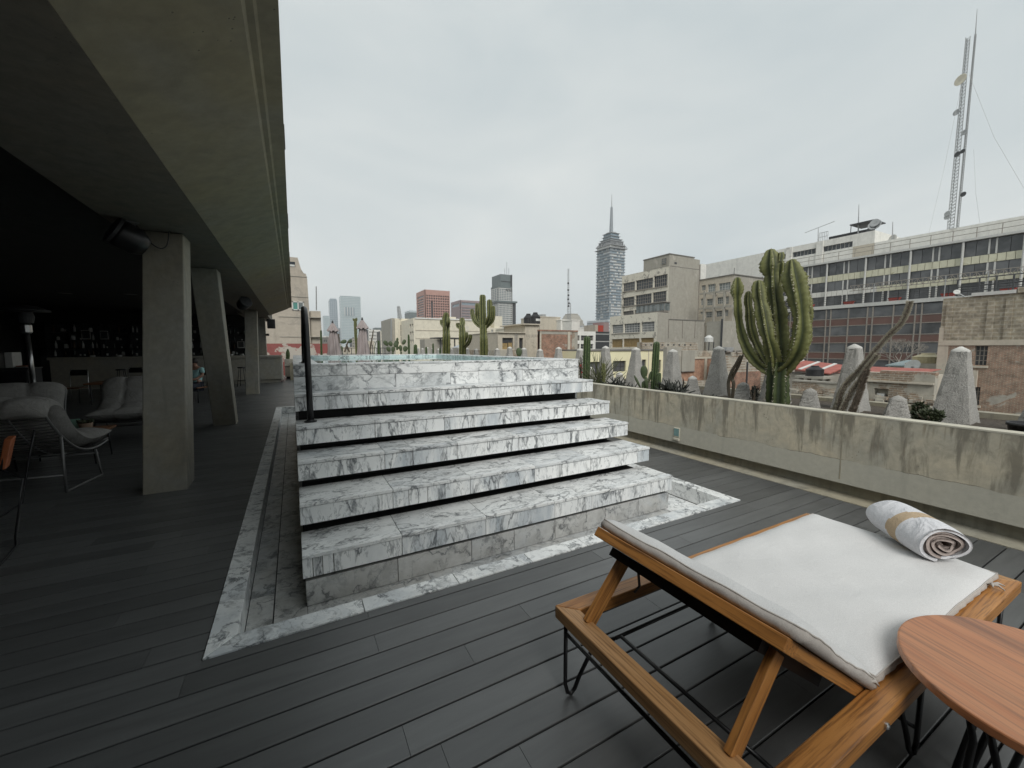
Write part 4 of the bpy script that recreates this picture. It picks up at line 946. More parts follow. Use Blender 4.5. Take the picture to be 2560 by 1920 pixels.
# white and dark modern block
Yf = 58.0; a, b, c = at_y(1443, 828, Yf), at_y(1489, 828, Yf), at_y(1525, 828, Yf)
t = bthing('modern_block', 'low white framed block with strip windows and a black cladding bay', a.x, c.x, Yf, Yf+12)
zz_ = lambda py: at_y(1480, py, Yf).z
ops = [(at_y(1452, 868, Yf).x, at_y(1468, 868, Yf).x, zz_(851.5), zz_(839)), (at_y(1470, 868, Yf).x, at_y(1483, 868, Yf).x, zz_(851.5), zz_(839)), (at_y(1443.5, 868, Yf).x, at_y(1449, 868, Yf).x, zz_(851.5), zz_(839)), (at_y(1452, 868, Yf).x, at_y(1483, 868, Yf).x, zz_(872), zz_(860)), (at_y(1443.5, 868, Yf).x, at_y(1449, 868, Yf).x, zz_(872), zz_(860))]
wall(MB(), 'Y', Yf, a.x, b.x, GZ, a.z, ops, 0.4).build('wall', MAT['white_r'], t); body(t, a.x, b.x, Yf+0.41, Yf+12, GZ, a.z, 'white_r')
for o in ops: window(t, 'Y', Yf, o, 0.4, 4, 2, fm='rust', bar=0.05)
MB().box(b.x+0.01, c.x, Yf+0.2, Yf+12, GZ, a.z).build('dark_bay', MAT['white_f'], t)
for (q0, q1) in ((828.5, 833), (835.5, 852), (854.5, 872)): MB().box(b.x+0.2, c.x-0.02, Yf+0.12, Yf+0.2, zz_(q1), zz_(q0)).build('dark_panel', MAT['dark_p'], t)
t = thing('roof_hut', 'small pink and orange rooftop hut before the skyscraper', 'hut', at_y(1500, 820, 75))
a, b, c = at_y(1487, 812, 75), at_y(1509, 812, 75), at_y(1523, 806, 75)
MB().box(a.x, at_y(1495, 812, 75).x, 75, 79, GZ, a.z).build('pink_wall', MAT['tan_render'], t); MB().box(at_y(1495.2, 812, 75).x, b.x, 75.1, 79, GZ, a.z-0.1).build('orange_wall', MAT['red_paint'], t); MB().box(b.x+0.02, c.x, 75.05, 79, GZ, c.z).build('dark_wall', MAT['purple_g'], t)

# ------------------------------------------------------------------ skyscraper
Yf = 320.0
p = at_y(1526, 617, Yf); X0 = p.x; X1 = at_y(1562.5, 650, Yf).x; yl = at_x(1491.5, 650, X0).y
tz = lambda py: at_y(1527, py, Yf).z
t = bthing('skyscraper', 'tall banded glass skyscraper with stepped crown and long spire', X0, X1, Yf, yl)
MAT['sky_band'] = m_plain('grey_spandrel', (0.27, 0.30, 0.32), 0.5, var=0.2, scale=0.3)
MAT['sky_lite'] = m_plain('pale_spandrel', (0.62, 0.65, 0.66), 0.5, var=0.2, scale=0.2)
body(t, X0+0.5, X1-0.3, Yf+0.5, yl-0.3, GZ, tz(617), 'sky_lite', 'shaft')
bands = MB(); lites = MB(); nf = 34; z0, z1 = tz(868), tz(619)
for k in range(nf):
    zz0 = z0+(z1-z0)*k/nf; h = (z1-z0)/nf
    bands.box(X0-0.25, X1+0.25, Yf-0.25, yl+0.2, zz0, zz0+h*0.36)
bands.build('spandrel_bands', MAT['sky_band'], t, kind='stuff')
sm = [MB().box(0, 1, 0, 1, 0, 1).mesh('shade', MAT[m]) for m in ('tower_glass', 'white_f', 'smoke_glass')]
rr = random.Random(5); shades = [MB(), MB(), MB()]
for k in range(nf):
    zz0 = z0+(z1-z0)*(k+0.38)/nf; h = (z1-z0)/nf*0.6
    n = 9
    for i in range(n):
        c = rr.choice((0, 0, 1, 1, 2, 3))
        if c < 3: shades[c].box(X0+0.3+(X1-X0-0.6)*i/n+0.1, X0+0.3+(X1-X0-0.6)*(i+1)/n-0.1, Yf+0.3, Yf+0.5, zz0, zz0+h)
        c = rr.choice((0, 0, 1, 2, 3, 0))
        if c < 3: shades[c].box(X0+0.3, X0+0.5, Yf+0.3+(yl-Yf-0.6)*i/n+0.1, Yf+0.3+(yl-Yf-0.6)*(i+1)/n-0.1, zz0, zz0+h)
for mb, m in zip(shades, ('tower_glass', 'white_f', 'tower_glass')): mb.build('window_panes', MAT[m], t, kind='stuff')
def ring(ins, pa, pb, mat, name): MB().box(X0+ins, X1-ins, Yf+ins, yl-ins, tz(pa), tz(pb)).build(name, MAT[mat], t)
cw = (X1-X0)
ring(-1.6, 619, 617.4, 'galv', 'balcony'); ring(0.2, 617.4, 611, 'white_f', 'sign_band'); ring(-0.8, 611, 609.8, 'galv', 'balcony')
ring(cw*0.07, 609.8, 599, 'smoke_glass', 'lookout_glazing'); ring(cw*0.05, 599, 597.5, 'galv', 'lookout_roof'); ring(cw*0.14, 597.5, 593.5, 'sky_band', 'upper_tier'); ring(cw*0.09, 593.5, 592.5, 'galv', 'upper_balcony')
ring(cw*0.22, 592.5, 585, 'tower_glass', 'upper_tier'); ring(cw*0.17, 585, 584.2, 'galv', 'upper_balcony'); ring(cw*0.24, 584.2, 577, 'tower_glass', 'upper_tier'); ring(cw*0.19, 577, 576, 'galv', 'upper_balcony'); ring(cw*0.32, 576, 572, 'galv', 'spire_base')
mx, my = (X0+X1)/2, (Yf+yl)/2
zt_ = lambda py: CAM_H+(tz(py)-CAM_H)*(my/Yf)
MB().tube([(mx, my, tz(573)), (mx, my, zt_(555)), (mx, my, zt_(518)), (mx, my, zt_(516))], [2.0, 1.6, 1.15, 0.6], 8).build('spire', MAT['sky_band'], t)
MB().tube([(mx, my, zt_(516)), (mx, my, zt_(485))], [0.55, 0.2], 6).build('spire_tip', MAT['galv'], t)
tr = MB()
for k in range(8):
    zc = zt_(572)+(zt_(518)-zt_(572))*k/8; tr.tube([(mx-1.7, my, zc), (mx+1.7, my, zc+3)], 0.12, 4); tr.tube([(mx, my-1.7, zc), (mx, my+1.7, zc+3)], 0.12, 4)
tr.build('spire_brackets', MAT['galv'], t)
an = MB()
for i in range(26):
    u = rr.uniform(0, 1); x, y = (X0+cw*u, Yf-0.3) if i % 2 else (X0-0.3, Yf+(yl-Yf)*u); zb_ = tz(609.8)
    an.box(x-0.3, x+0.3, y-0.3, y+0.3, zb_, zb_+rr.uniform(0.6, 2.4))
an.build('roof_antennas', MAT['galv'], t, kind='stuff')
text(t, 'LATINOAMERICANA', (X0+cw*0.06, Yf-0.05, tz(616.2)), cw*0.118, mat='dark_p')
ring(-cw*0.32, 868, 800, 'sky_lite', 'podium'); pb = MB()
for k in range(9): pb.box(X0-cw*0.33, X1+cw*0.33, Yf-cw*0.33, yl+cw*0.3, tz(868-k*7.5), tz(865-k*7.5))
pb.build('podium_bands', MAT['sky_band'], t, kind='stuff')
# ------------------------------------------------------------------ derelict office with flaking render
Yf = 60.0
def gz(py, px=1667): return at_y(px, py, Yf).z
X0 = at_y(1667, 868, Yf).x; X1 = at_y(1741.7, 868, Yf).x; yl = at_x(1551, 868, X0).y
lz = lambda px, py: at_x(px, py, X0).z
ly = lambda px: at_x(px, 868, X0).y
t = bthing('derelict_office', 'six storey derelict office with flaking cream front and bare grey side', X0, X1, Yf, yl)
Z4 = lambda x, y: (1400+x/3.687, 600+y/3.687)
def lwin(xa, xb, ya_at_b, yb_at_b):      # window on the -X front, heights read at its near edge xb
    (pa, _), (pb, q0), (_, q1) = Z4(xa, 0), Z4(xb, ya_at_b), Z4(xb, yb_at_b)
    return (ly(pb), ly(pa), lz(pb, q1), lz(pb, q0))
ops = [lwin(848, 973, 315, 420), lwin(685, 838, 348, 440), lwin(570, 675, 383, 460), lwin(840, 965, 468, 562), lwin(685, 830, 492, 580), lwin(570, 675, 520, 600), lwin(572, 670, 650, 692), lwin(680, 738, 640, 690)]
T = 0.45
wall(MB(), 'X', X0, Yf, yl, GZ, gz(663.7), ops, T).build('front_wall', MAT['cream_flake'], t)
for o in ops: window(t, 'X', X0, o, T, 7, 3, fm='rust', bar=0.07)
MB().box(X0+T+0.01, X1, Yf+0.002, yl, GZ, gz(663.7)).build('side_block', MAT['grey_render'], t); MB().box(X0+0.003, X0+T+0.009, Yf-0.004, Yf+0.5, GZ, gz(663.7)).build('corner_strip', MAT['grey_render'], t)
for o in ops[:3]+ops[3:6]: MB().box(X0-0.18, X0+0.02, o[0]-0.1, o[1]+0.1, o[2]-0.22, o[2]-0.02).build('sill', MAT['rust'], t)
MB().box(X0-0.05, X1-1.9, Yf-0.01, ly(1604), gz(663.65), gz(634.5)).build('penthouse', MAT['grey_render'], t)
MB().box(X1-1.88, X1, Yf+0.01, ly(1620), gz(663.6), gz(637)).build('penthouse_low', MAT['grey_render'], t)
MB().box(X0-0.15, X1-1.8, Yf-0.1, ly(1603), gz(634.4), gz(632)).build('penthouse_roof', MAT['roofing'], t)
window(t, 'X', X0-0.35, (ly(1660.5), ly(1649.5), lz(1655, 662), lz(1655, 648)), 0.3, 3, 3, fm='rust', gm='win_l', bar=0.08)
MB().box(at_y(1679, 868, Yf).x, at_y(1685, 868, Yf).x, Yf-0.03, Yf, gz(659.5, 1682), gz(654.5, 1682)).build('vent', MAT['dark_p'], t)
MB().box(X1-0.12, X1+0.05, Yf-0.12, Yf+0.02, GZ, gz(650)).build('drain_pipe', MAT['rust'], t)
MB().box(X0+0.3, X1, Yf-0.02, Yf, gz(664), gz(662.8)).build('floor_line', MAT['roofing'], t)
# glazed veranda
xv = X0-1.6; vy0, vy1 = at_x(1668, 868, X0).y-0.3, ly(1601)
vv = MB().box(xv, X0-0.005, vy0, vy1, lz(1660, 781), lz(1660, 758.5)).build('veranda', MAT['rust'], t)
n = 12
for i in range(n):
    a = vy0+(vy1-vy0)*i/n; pb = MB().box(xv-0.04, xv, a+0.06, a+(vy1-vy0)/n-0.06, lz(1660, 778), lz(1660, 760.5)).build('pane', MAT['win_l'], vv, origin=(xv, a, 0))
for i in range(4):
    a = xv+0.05+i*0.4; MB().box(a, a+0.34, vy0-0.04, vy0, lz(1660, 778), lz(1660, 760.5)).build('pane', MAT['win_l'], vv, origin=(a, vy0, 0))
MB().box(xv-0.25, X0-0.006, vy0-0.25, vy1, lz(1660, 758.4), lz(1660, 756.8)).build('roof', MAT['roofing'], vv)
# lower wing in front
Yw = 55.0
XW = at_y(1641.4, 868, Yw).x; yw1 = at_x(1523.4, 868, XW).y; XW1 = at_y(1760.7, 868, Yw).x
t = bthing('derelict_wing', 'two storey flaking white wing with long grilled windows below the derelict office', XW, XW1, Yw, yw1)
wz = lambda px, py: at_x(px, py, XW).z
wy = lambda px: at_x(px, 868, XW).y
def wwin(xa, xb, y0, y1):
    (pa, _), (pb, q0), (_, q1) = Z4(xa, 0), Z4(xb, y0), Z4(xb, y1); return (wy(pb), wy(pa), wz(pb, q1), wz(pb, q0))
ops = [wwin(745, 865, 750, 842), wwin(587, 732, 763, 848), wwin(475, 577, 777, 856), wwin(742, 862, 900, 985), wwin(583, 730, 905, 985), wwin(475, 575, 912, 990)]
zt = at_y(1641.4, 780, Yw).z
wall(MB(), 'X', XW, Yw, yw1, GZ, zt, ops, T).build('front_wall', MAT['cream_flake'], t)
for i, o in enumerate(ops): window(t, 'X', XW, o, T, 10, 4, fm='white_f' if i < 3 else 'wood_board', gm='win' if i < 3 else 'wood_board', bar=0.07)
MB().box(XW-0.12, XW+0.02, ops[1][0], ops[2][1], ops[0][2]-0.25, ops[0][2]-0.08).build('sill', MAT['rust'], t)
XM = at_y(1669, 868, Yw).x
MB().box(XW+T+0.01, XM, Yw+0.002, yw1, GZ, zt).build('side_block', MAT['grey_render'], t); MB().box(XW+0.003, XW+T+0.009, Yw-0.004, Yw+0.5, GZ, zt).build('corner_strip', MAT['grey_render'], t)
MB().box(XM+0.01, XW1, Yw+0.2, 59.9, GZ, at_y(1700, 800, Yw).z).build('side_block', MAT['grey_render'], t)
MB().box(XM, XW1+0.1, Yw+0.1, 59.9, at_y(1700, 799.9, Yw).z, at_y(1700, 798, Yw).z).build('coping', MAT['roofing'], t)
for px in (1671, 1706, 1737): MB().box(at_y(px, 868, Yw).x, at_y(px+0.8, 868, Yw).x, Yw+0.1, Yw+0.2, at_y(px, 845, Yw).z, at_y(px, 800, Yw).z).build('pipe', MAT['rust'], t)
MB().box(at_y(1745, 868, 64).x, at_y(1757.5, 868, 64).x, 64, 68, GZ, at_y(1750, 659, 64).z).build('roof_tower', MAT['white_r'], bthing('roof_tower', 'slim white stair tower peeping out behind the derelict office', 36, 38, 64, 68))
# second derelict block with a bare concrete frame in front
Yf = 52.0
X0 = at_y(1827, 868, Yf).x; yl = at_x(1735, 868, X0).y; X1 = at_y(1915, 868, Yf).x; zt = at_y(1827, 686, Yf).z
t = bthing('derelict_block', 'grey cream derelict block with an open concrete frame before it', X0, X1, Yf, yl)
def l2(xa, xb, y0, y1):
    (pa, _), (pb, q0), (_, q1) = Z4(xa, 0), Z4(xb, y0), Z4(xb, y1); return (at_x(pb, 868, X0).y, at_x(pa, 868, X0).y, at_x(pb, q1, X0).z, at_x(pb, q0, X0).z)
ops = [l2(1440, 1545, 390, 470), l2(1340, 1410, 405, 475), l2(1283, 1320, 418, 465), l2(1430, 1500, 525, 585), l2(1505, 1537, 520, 590), l2(1335, 1400, 540, 600), l2(1280, 1312, 540, 600), l2(1425, 1480, 652, 705), l2(1503, 1537, 645, 700), l2(1330, 1395, 660, 712), l2(1280, 1306, 662, 685), l2(1440, 1470, 775, 815), l2(1350, 1390, 775, 812)]
wall(MB(), 'X', X0, Yf, yl, GZ, zt, ops, 0.4).build('front_wall', MAT['beige'], t); MB().box(X0+0.41, X1, Yf+0.002, yl, GZ, zt).build('side_block', MAT['grey_render'], t); MB().box(X0+0.003, X0+0.409, Yf-0.004, Yf+0.4, GZ, zt).build('corner_strip', MAT['grey_render'], t)
for o in ops: window(t, 'X', X0, o, 0.4, 4, 3, fm='white_f', bar=0.06, gm='win_l')
MB().box(X0-0.15, X1+0.1, Yf-0.15, yl, zt+0.001, zt+0.2).build('roof_edge', MAT['roofing'], t)
MB().tube([(X0+0.1, Yf+0.1, zt), (X0+0.1, Yf+0.1, at_y(1829, 668, Yf).z)], 0.06, 5).build('aerial', MAT['dark_p'], t)
xf_ = X0-4.0; fr = MB()
for px in (1757, 1781, 1806):
    y = at_x(px, 868, xf_).y; MB().box(xf_, xf_+0.35, y, y+0.35, GZ, at_x(px, 728, xf_).z).build('frame_post', MAT['grey_render'], t)
ya, yb_ = at_x(1824, 868, xf_).y, at_x(1743, 868, xf_).y
for py in (729, 767, 806, 842): MB().box(xf_+0.02, xf_+0.33, ya, yb_, at_x(1780, py, xf_).z-0.3, at_x(1780, py, xf_).z).build('frame_beam', MAT['grey_render'], t)
for px in (1757, 1781, 1806):
    y = at_x(px, 868, xf_).y
    for py in (729, 767, 806): MB().box(xf_+0.3, X0, y+0.05, y+0.28, at_x(1780, py, xf_).z-0.28, at_x(1780, py, xf_).z-0.02).build('tie_beam', MAT['grey_render'], t)
t = thing('blank_wall', 'blank grey rendered wall behind the candelabra cactus', 'wall', at_y(1830, 860, 44))
MB().box(at_y(1804, 868, 44).x, at_y(1866, 868, 44).x, 44, 47, GZ, at_y(1830, 803, 44).z).build('panel', MAT['grey_render'], t)
MB().box(at_y(1802.6, 868, 44).x, at_y(1803.8, 868, 44).x, 43.9, 44.2, GZ, at_y(1803, 797, 44).z).build('pipe', MAT['dark_p'], t)
p = at_y(1772, 852, 40); c = (p.x, 40, at_y(1772, 855, 40).z); t = water_tank('water_tank', 'small white tank on a stand beside the bare concrete frame', c, 0.62, at_y(1772, 838, 40).z-c[2], mat='white_f', sign=False)
for dx in (-0.55, 0.55): MB().box(c[0]+dx-0.05, c[0]+dx+0.05, 39.5, 39.6, GZ, c[2]).build('stand_leg', MAT['dark_p'], t)

# ------------------------------------------------------------------ pale yellow house and ruins right below
Yf = 30.0
def yx(px, Y=Yf): return at_y(px, 868, Y).x
def yz(py, px=1560, Y=Yf): return at_y(px, py, Y).z
t = bthing('yellow_house', 'pale yellow flat roofed house with dark windows behind the obelisks', yx(1470), yx(1667), Yf, Yf+6)
ops = [(yx(1472), yx(1503.5), yz(935), yz(903)), (yx(1533.5), yx(1566), yz(928.5), yz(902)), (yx(1606), yx(1616.5), yz(935), yz(900)), (yx(1647), yx(1654), yz(935), yz(902))]
wall(MB(), 'Y', Yf, yx(1462), yx(1667), GZ, yz(877), ops, 0.3).build('wall', MAT['yellow_r'], t); body(t, yx(1462)+0.01, yx(1667), Yf+0.31, Yf+6, GZ, yz(877.2), 'yellow_r')
for o in ops: window(t, 'Y', Yf, o, 0.3, 3, 2, fm='dark_p', gm='smoke_glass', bar=0.05)
MB().box(yx(1462), yx(1668), Yf-0.1, Yf+6, yz(877.1), yz(873.5)).build('roof', MAT['roofing'], t)
MB().box(yx(1621), yx(1623), Yf-0.03, Yf, GZ, yz(878)).build('drain_pipe', MAT['beige'], t)
t = thing('low_roof_wall', 'long low rubble topped roof parapet behind the yellow house', 'wall', at_y(1680, 865, 40))
MB().box(at_y(1606, 868, 40).x, at_y(1745, 868, 40).x, 40, 41, GZ, at_y(1680, 856, 40).z).build('panel', MAT['ruin_y'], t)
for i in range(9):
    px = 1612+i*14; MB().box(at_y(px, 868, 40).x, at_y(px+4, 868, 40).x, 39.98, 40.0, at_y(px, 864, 40).z, at_y(px, 860.5, 40).z).build('vent_hole', MAT['dark_p'], t)
t = thing('brick_ruin', 'broken orange brick wall with grey patch behind the obelisks', 'ruin', at_y(1760, 900, 24))
Yr = 24.0
def qx(px): return at_y(px, 868, Yr).x
def qz(py): return at_y(1750, py, Yr).z
MB().box(qx(1668), qx(1704), Yr, Yr+0.4, -14, qz(868)).build('pier', MAT['grey_render'], t)
MB().box(qx(1704), qx(1736), Yr-0.1, Yr+0.3, qz(926), qz(876)).build('grey_patch', MAT['grey_render'], t)
MB().box(qx(1704.1), qx(1800), Yr+0.05, Yr+0.4, -14, qz(892)).build('brick_panel', MAT['orange_w'], t)
MB().box(qx(1736.2), qx(1800), Yr-0.02, Yr+0.4, qz(897), qz(891.9)).build('ledge', MAT['beige'], t)
MB().box(qx(1738), qx(1800), Yr+0.06, Yr+0.41, qz(891.8), qz(877)).build('upper_panel', MAT['ruin_y'], t)
MB().box(qx(1763), qx(1768), Yr-0.05, Yr+0.04, -14, qz(897.2)).build('post', MAT['beige'], t)
MB().box(qx(1704), qx(1737), Yr-0.13, Yr+0.3, qz(928), qz(926.1)).build('ledge', MAT['roofing'], t)
MB().box(qx(1700), qx(1800), Yr-0.6, Yr+0.04, -14, qz(950)).build('rubble_base', MAT['ruin_y'], t)
t = thing('brick_ruin', 'grey brown masonry wall with joists behind the big cactus', 'ruin', at_y(1850, 900, 22))
Yr = 22.0
MB().box(qx(1800.2), qx(1990), Yr, Yr+0.5, -14, at_y(1850, 880, Yr).z).build('panel', MAT['ruin_y'], t)
MB().box(qx(1830), qx(1905), Yr-0.02, Yr, -14, at_y(1850, 930, Yr).z).build('brick_panel', MAT['brick_x'], t)
MB().box(qx(1868), qx(1871), Yr-0.08, Yr-0.02, -14, at_y(1850, 905, Yr).z).build('pipe', MAT['dark_p'], t)
for i in range(5): MB().box(qx(1808+i*16), qx(1811+i*16), Yr-0.5, Yr+0.2, at_y(1850, 880, Yr).z+0.001, at_y(1850, 876, Yr).z).build('joist', MAT['rust'], t)
MB().box(qx(1808), qx(1826), Yr-0.3, Yr+0.3, at_y(1815, 879.8, Yr).z, at_y(1815, 868, Yr).z).build('box', MAT['galv'], t)

# ------------------------------------------------------------------ banded glass office on the right
XG = 95.0
g5 = lambda x, y: (1760+x/2.765, 500+y/2.765)
gz_ = lambda y5, x5=1130, X=XG: at_x(*g5(x5, y5), X).z
gy_ = lambda x5, y5, X=XG: at_x(*g5(x5, y5), X).y
yN, yS = gy_(2640, 440), at_x(1905, 800, XG).y
t = bthing('glass_office', 'wide office block with smoked glass bands, cream panels and brown lower floors', XG, XG+25, yN, yS)
MAT['cream_panel'] = m_plaster('mossy_cream_panel', (0.70, 0.68, 0.52), (0.42, 0.40, 0.25), 0.60, 0.35, 0.45)
MAT['brown_panel'] = m_plain('brown_spandrel', (0.185, 0.098, 0.078), 0.45, var=0.2, scale=0.4, objvar=0.25)
MB().box(XG+0.4, XG+25, yN, yS, GZ, gz_(396)).build('frame', MAT['dark_p'], t)
rows = [('g', 400, 487), ('p', 489, 533), ('g', 535, 602), ('p', 604, 640), ('g', 641, 712)]
mull = [gy_(x, 440) for x in (858, 1125, 1437, 1798, 2205)]
step = (mull[0]-mull[-1])/4
majors = [mull[0]+step*k for k in range(-6, 12)]; majors = [y for y in majors if yN < y < yS+1]
minors = []
for y in majors: minors += [y-step*0.44, y-step*0.56]
rp = random.Random(9)
def panel(y0, y1, z0, z1, mat, x=XG+0.1, name='pane'):
    MB().box(x, x+0.3, min(y0, y1), max(y0, y1), z0, z1).build(name, MAT[mat], t, origin=(x, (y0+y1)/2, (z0+z1)/2))
for kind, a, b in rows:
    z0, z1 = gz_(b), gz_(a)
    if kind == 'g':
        cuts = sorted([yN, yS]+[y for y in minors+majors if yN < y < yS]+[y-step*0.22 for y in majors if yN < y-step*0.22 < yS]+[y-step*0.78 for y in majors if yN < y-step*0.78 < yS])
        for u, v in zip(cuts[:-1], cuts[1:]):
            if v-u > 0.3: panel(u+0.03, v-0.03, z0, z1, 'smoke_glass', XG+(0.12 if a < 640 else 0.30))
        for y in minors:
            if yN < y < yS: MB().box(XG-0.05, XG+0.2, y-0.09, y+0.09, z0, z1).build('mullion', MAT['white_f'], t)
    else:
        n = int((yS-yN)/(step/7)); n = min(n, 75)
        for i in range(n):
            u = yN+(yS-yN)*i/n; v = yN+(yS-yN)*(i+1)/n; panel(u+0.03, v-0.03, z0, z1, 'cream_panel' if (v > mull[1]-step*0.2 and a > 600) is False else 'white_r', XG+rp.uniform(0, 0.02), 'cladding_panel')
for y in majors: MB().tube([(XG-0.25, y, gz_(712)), (XG-0.25, y, gz_(393))], 0.16, 8).build('drain_column', MAT['white_f'], t)
MB().box(XG-0.5, XG+2.5, yN, yS, gz_(397), gz_(384)).build('white_coping', MAT['white_f'], t)
MB().box(XG-1.8, XG+0.39, yN, yS, gz_(740), gz_(716)).build('white_terrace_band', MAT['white_f'], t)
# lower floors stand forward under the terrace
XL_ = XG-1.6
lowr = [('g', 744, 812), ('b', 814, 862), ('g', 866, 936), ('b', 938, 984), ('g', 988, 1054), ('b', 1057, 1102), ('g', 1105, 1165), ('b', 1168, 1210)]
lm = [gy_(x, 900, XL_) for x in (992, 1300)]; ls = lm[0]-lm[1]
lmaj = [lm[0]+ls*k for k in range(-7, 12)]; lmaj = [y for y in lmaj if yN < y < yS]; lmin = [y for m in lmaj for y in (m-ls*0.44, m-ls*0.56) if yN < y < yS]
MB().box(XL_+0.3, XG+0.398, yN, yS, GZ, gz_(742)).build('lower_frame', MAT['dark_p'], t)
for kind, a, b in lowr:
    z0, z1 = gz_(b, X=XL_), gz_(a, X=XL_)
    cuts = sorted([yN, yS]+lmaj+lmin)
    for u, v in zip(cuts[:-1], cuts[1:]):
        if v-u > 0.3: panel(u+0.05, v-0.05, z0, z1, 'smoke_glass' if kind == 'g' else 'brown_panel', XL_+(0.06 if kind == 'g' else 0.0), 'pane' if kind == 'g' else 'spandrel_panel')
for y in lmaj+lmin: MB().box(XL_-0.12, XL_+0.1, y-0.09, y+0.09, GZ, gz_(743)).build('mullion', MAT['rust'], t)
for kind, a, b in lowr[1:]: MB().box(XL_-0.06, XL_+0.08, yN, yS, gz_(a, X=XL_), gz_(a, X=XL_)+0.14).build('transom', MAT['rust'], t)
# terrace railing and red planters
rl = MB()
for k in range(5): rl.tube([(XL_-0.05, yN, gz_(716)+0.35*k+0.2), (XL_-0.05, yS, gz_(716)+0.35*k+0.2)], 0.035, 4)
yv = yN
while yv < yS: rl.tube([(XL_-0.05, yv, gz_(716)), (XL_-0.05, yv, gz_(716)+1.7)], 0.04, 4); yv += step/3
rl.build('terrace_railing', MAT['dark_p'], t)
for x5 in (750, 1022, 1335, 1700, 2110):
    y = gy_(x5, 705); pl = thing('red_planter', 'red planter box on the terrace band of the glass office', 'planter', (XL_+0.4, y, gz_(716)), group='red terrace planters')
    MB().hexa([(XL_+0.1, y-0.6, gz_(716)), (XL_+0.8, y-0.6, gz_(716)), (XL_+0.8, y+0.6, gz_(716)), (XL_+0.1, y+0.6, gz_(716)), (XL_-0.05, y-0.8, gz_(716)+0.6), (XL_+0.95, y-0.8, gz_(716)+0.6), (XL_+0.95, y+0.8, gz_(716)+0.6), (XL_-0.05, y+0.8, gz_(716)+0.6)]).build('box', MAT['red_paint'], pl)
    MB().box(XL_+0.05, XL_+0.85, y-0.7, y+0.7, gz_(716)+0.56, gz_(716)+0.61).build('soil', MAT['soil'], pl)
# scaffold truss walkway
tr = thing('sign_truss', 'grey lattice truss along the terrace of the glass office', 'truss', (XL_-0.6, gy_(1800, 620), gz_(716)))
ta, tb = gy_(2400, 520), gy_(1045, 640); xx_ = XL_-0.6; z0, z1 = gz_(627, 1130), gz_(592, 1130); n = 34; mb = MB()
for z in (z0, z1): mb.tube([(xx_, ta, z), (xx_, tb, z)], 0.06, 4)
for i in range(n):
    a, b = ta+(tb-ta)*i/n, ta+(tb-ta)*(i+1)/n; mb.tube([(xx_, a, z0), (xx_, a, z1)], 0.045, 4); mb.tube([(xx_, a, z0 if i % 2 else z1), (xx_, b, z1 if i % 2 else z0)], 0.04, 4)
mb.build('lattice', MAT['rust'], tr)
for i in range(5):
    a = ta+(tb-ta)*(i+0.2)/5; MB().tube([(xx_, a, gz_(716)), (xx_, a, z1)], 0.07, 5).build('post', MAT['galv'], tr)
# penthouse behind the roof edge
XP = XG+4.0
ph = bthing('roof_penthouse', 'long stained white penthouse wall on top of the glass office', XP, XP+12, yN, yS)
yk = gy_(1030, 330, XP); y2 = gy_(1330, 300, XP)
zl = gz_(300, 800, XP); zh = gz_(215, 1180, XP)
z_low = gz_(345, 600, XP)
zA, zB = at_x(*g5(500, 352), XP).z, at_x(*g5(1000, 222), XP).z
ztop = (at_x(*g5(620, 318), XP).z+at_x(*g5(1180, 214), XP).z)/2
ops = []
for a, b, q0, q1 in ((545, 585, 375, 390), (615, 793, 343, 368), (825, 1025, 300, 330)):
    ops.append((gy_(b, 330, XP), gy_(a, 330, XP), at_x(*g5(b, q1-3), XP).z, at_x(*g5(b, q0-8), XP).z))
ycorner = gy_(1180, 260, XP); yend = gy_(430, 380, XP)
zr0, zr1 = min(o[2] for o in ops), max(o[3] for o in ops); zc_ = sum((o[2]+o[3])/2 for o in ops)/3; ops = [(o[0], o[1], zc_-0.55, zc_+0.55) for o in ops]
wall(MB(), 'X', XP, ycorner, yend+30, gz_(396), ztop, ops, 0.4).build('wall', MAT['white_r'], ph); MB().box(XP+0.41, XP+12, ycorner, yend+30, gz_(396), ztop-0.01).build('body', MAT['white_r'], ph)
for o in ops:
    n = 7
    for i in range(n): MB().box(XP+0.25, XP+0.4, o[0]+(o[1]-o[0])*i/n+0.1, o[0]+(o[1]-o[0])*(i+1)/n-0.1, o[2], o[3]).build('strip_window', MAT['win'], ph, origin=(XP, o[0]+(o[1]-o[0])*i/n, o[2]))
zt2 = (at_x(*g5(1400, 255), XP).z+at_x(*g5(2150, 118), XP).z)/2
MB().box(XP+0.02, XP+12, yN, ycorner-0.05, gz_(396), zt2).build('long_wall', MAT['white_r'], ph)
for x5 in (590, 800): 
    y = gy_(x5, 360, XP); MB().box(XP-0.25, XP+0.01, y-0.6, y+0.6, gz_(396), ztop).build('pilaster', MAT['white_r'], ph)
MB().box(XP-0.02, XP+0.01, ycorner, gy_(1030, 330, XP), gz_(396), ztop-2.4).build('damp_panel', MAT['beige'], ph)
MB().box(XP+3, XP+6, ycorner+2, ycorner+9, ztop, ztop+1.2).build('black_tank_box', MAT['tank'], ph)
MB().box(XP+2, XP+7, ycorner+1, ycorner+5, ztop+2.4, ztop+2.6).build('tin_shelter', MAT['dark_p'], ph)
for dy in (1.2, 4.8): MB().box(XP+2.2, XP+2.3, ycorner+dy, ycorner+dy+0.1, ztop, ztop+2.4).build('shelter_post', MAT['dark_p'], ph)
rl = MB(); rz0 = gz_(384)
for k in (0.9, 1.7): rl.tube([(XG+0.3, yN, rz0+k), (XG+0.3, yS, rz0+k)], 0.05, 4)
yv = yN
while yv < yS: rl.tube([(XG+0.3, yv, rz0), (XG+0.3, yv, rz0+1.7)], 0.05, 4); yv += step*0.42
rl.build('roof_railing', MAT['rust'], ph)
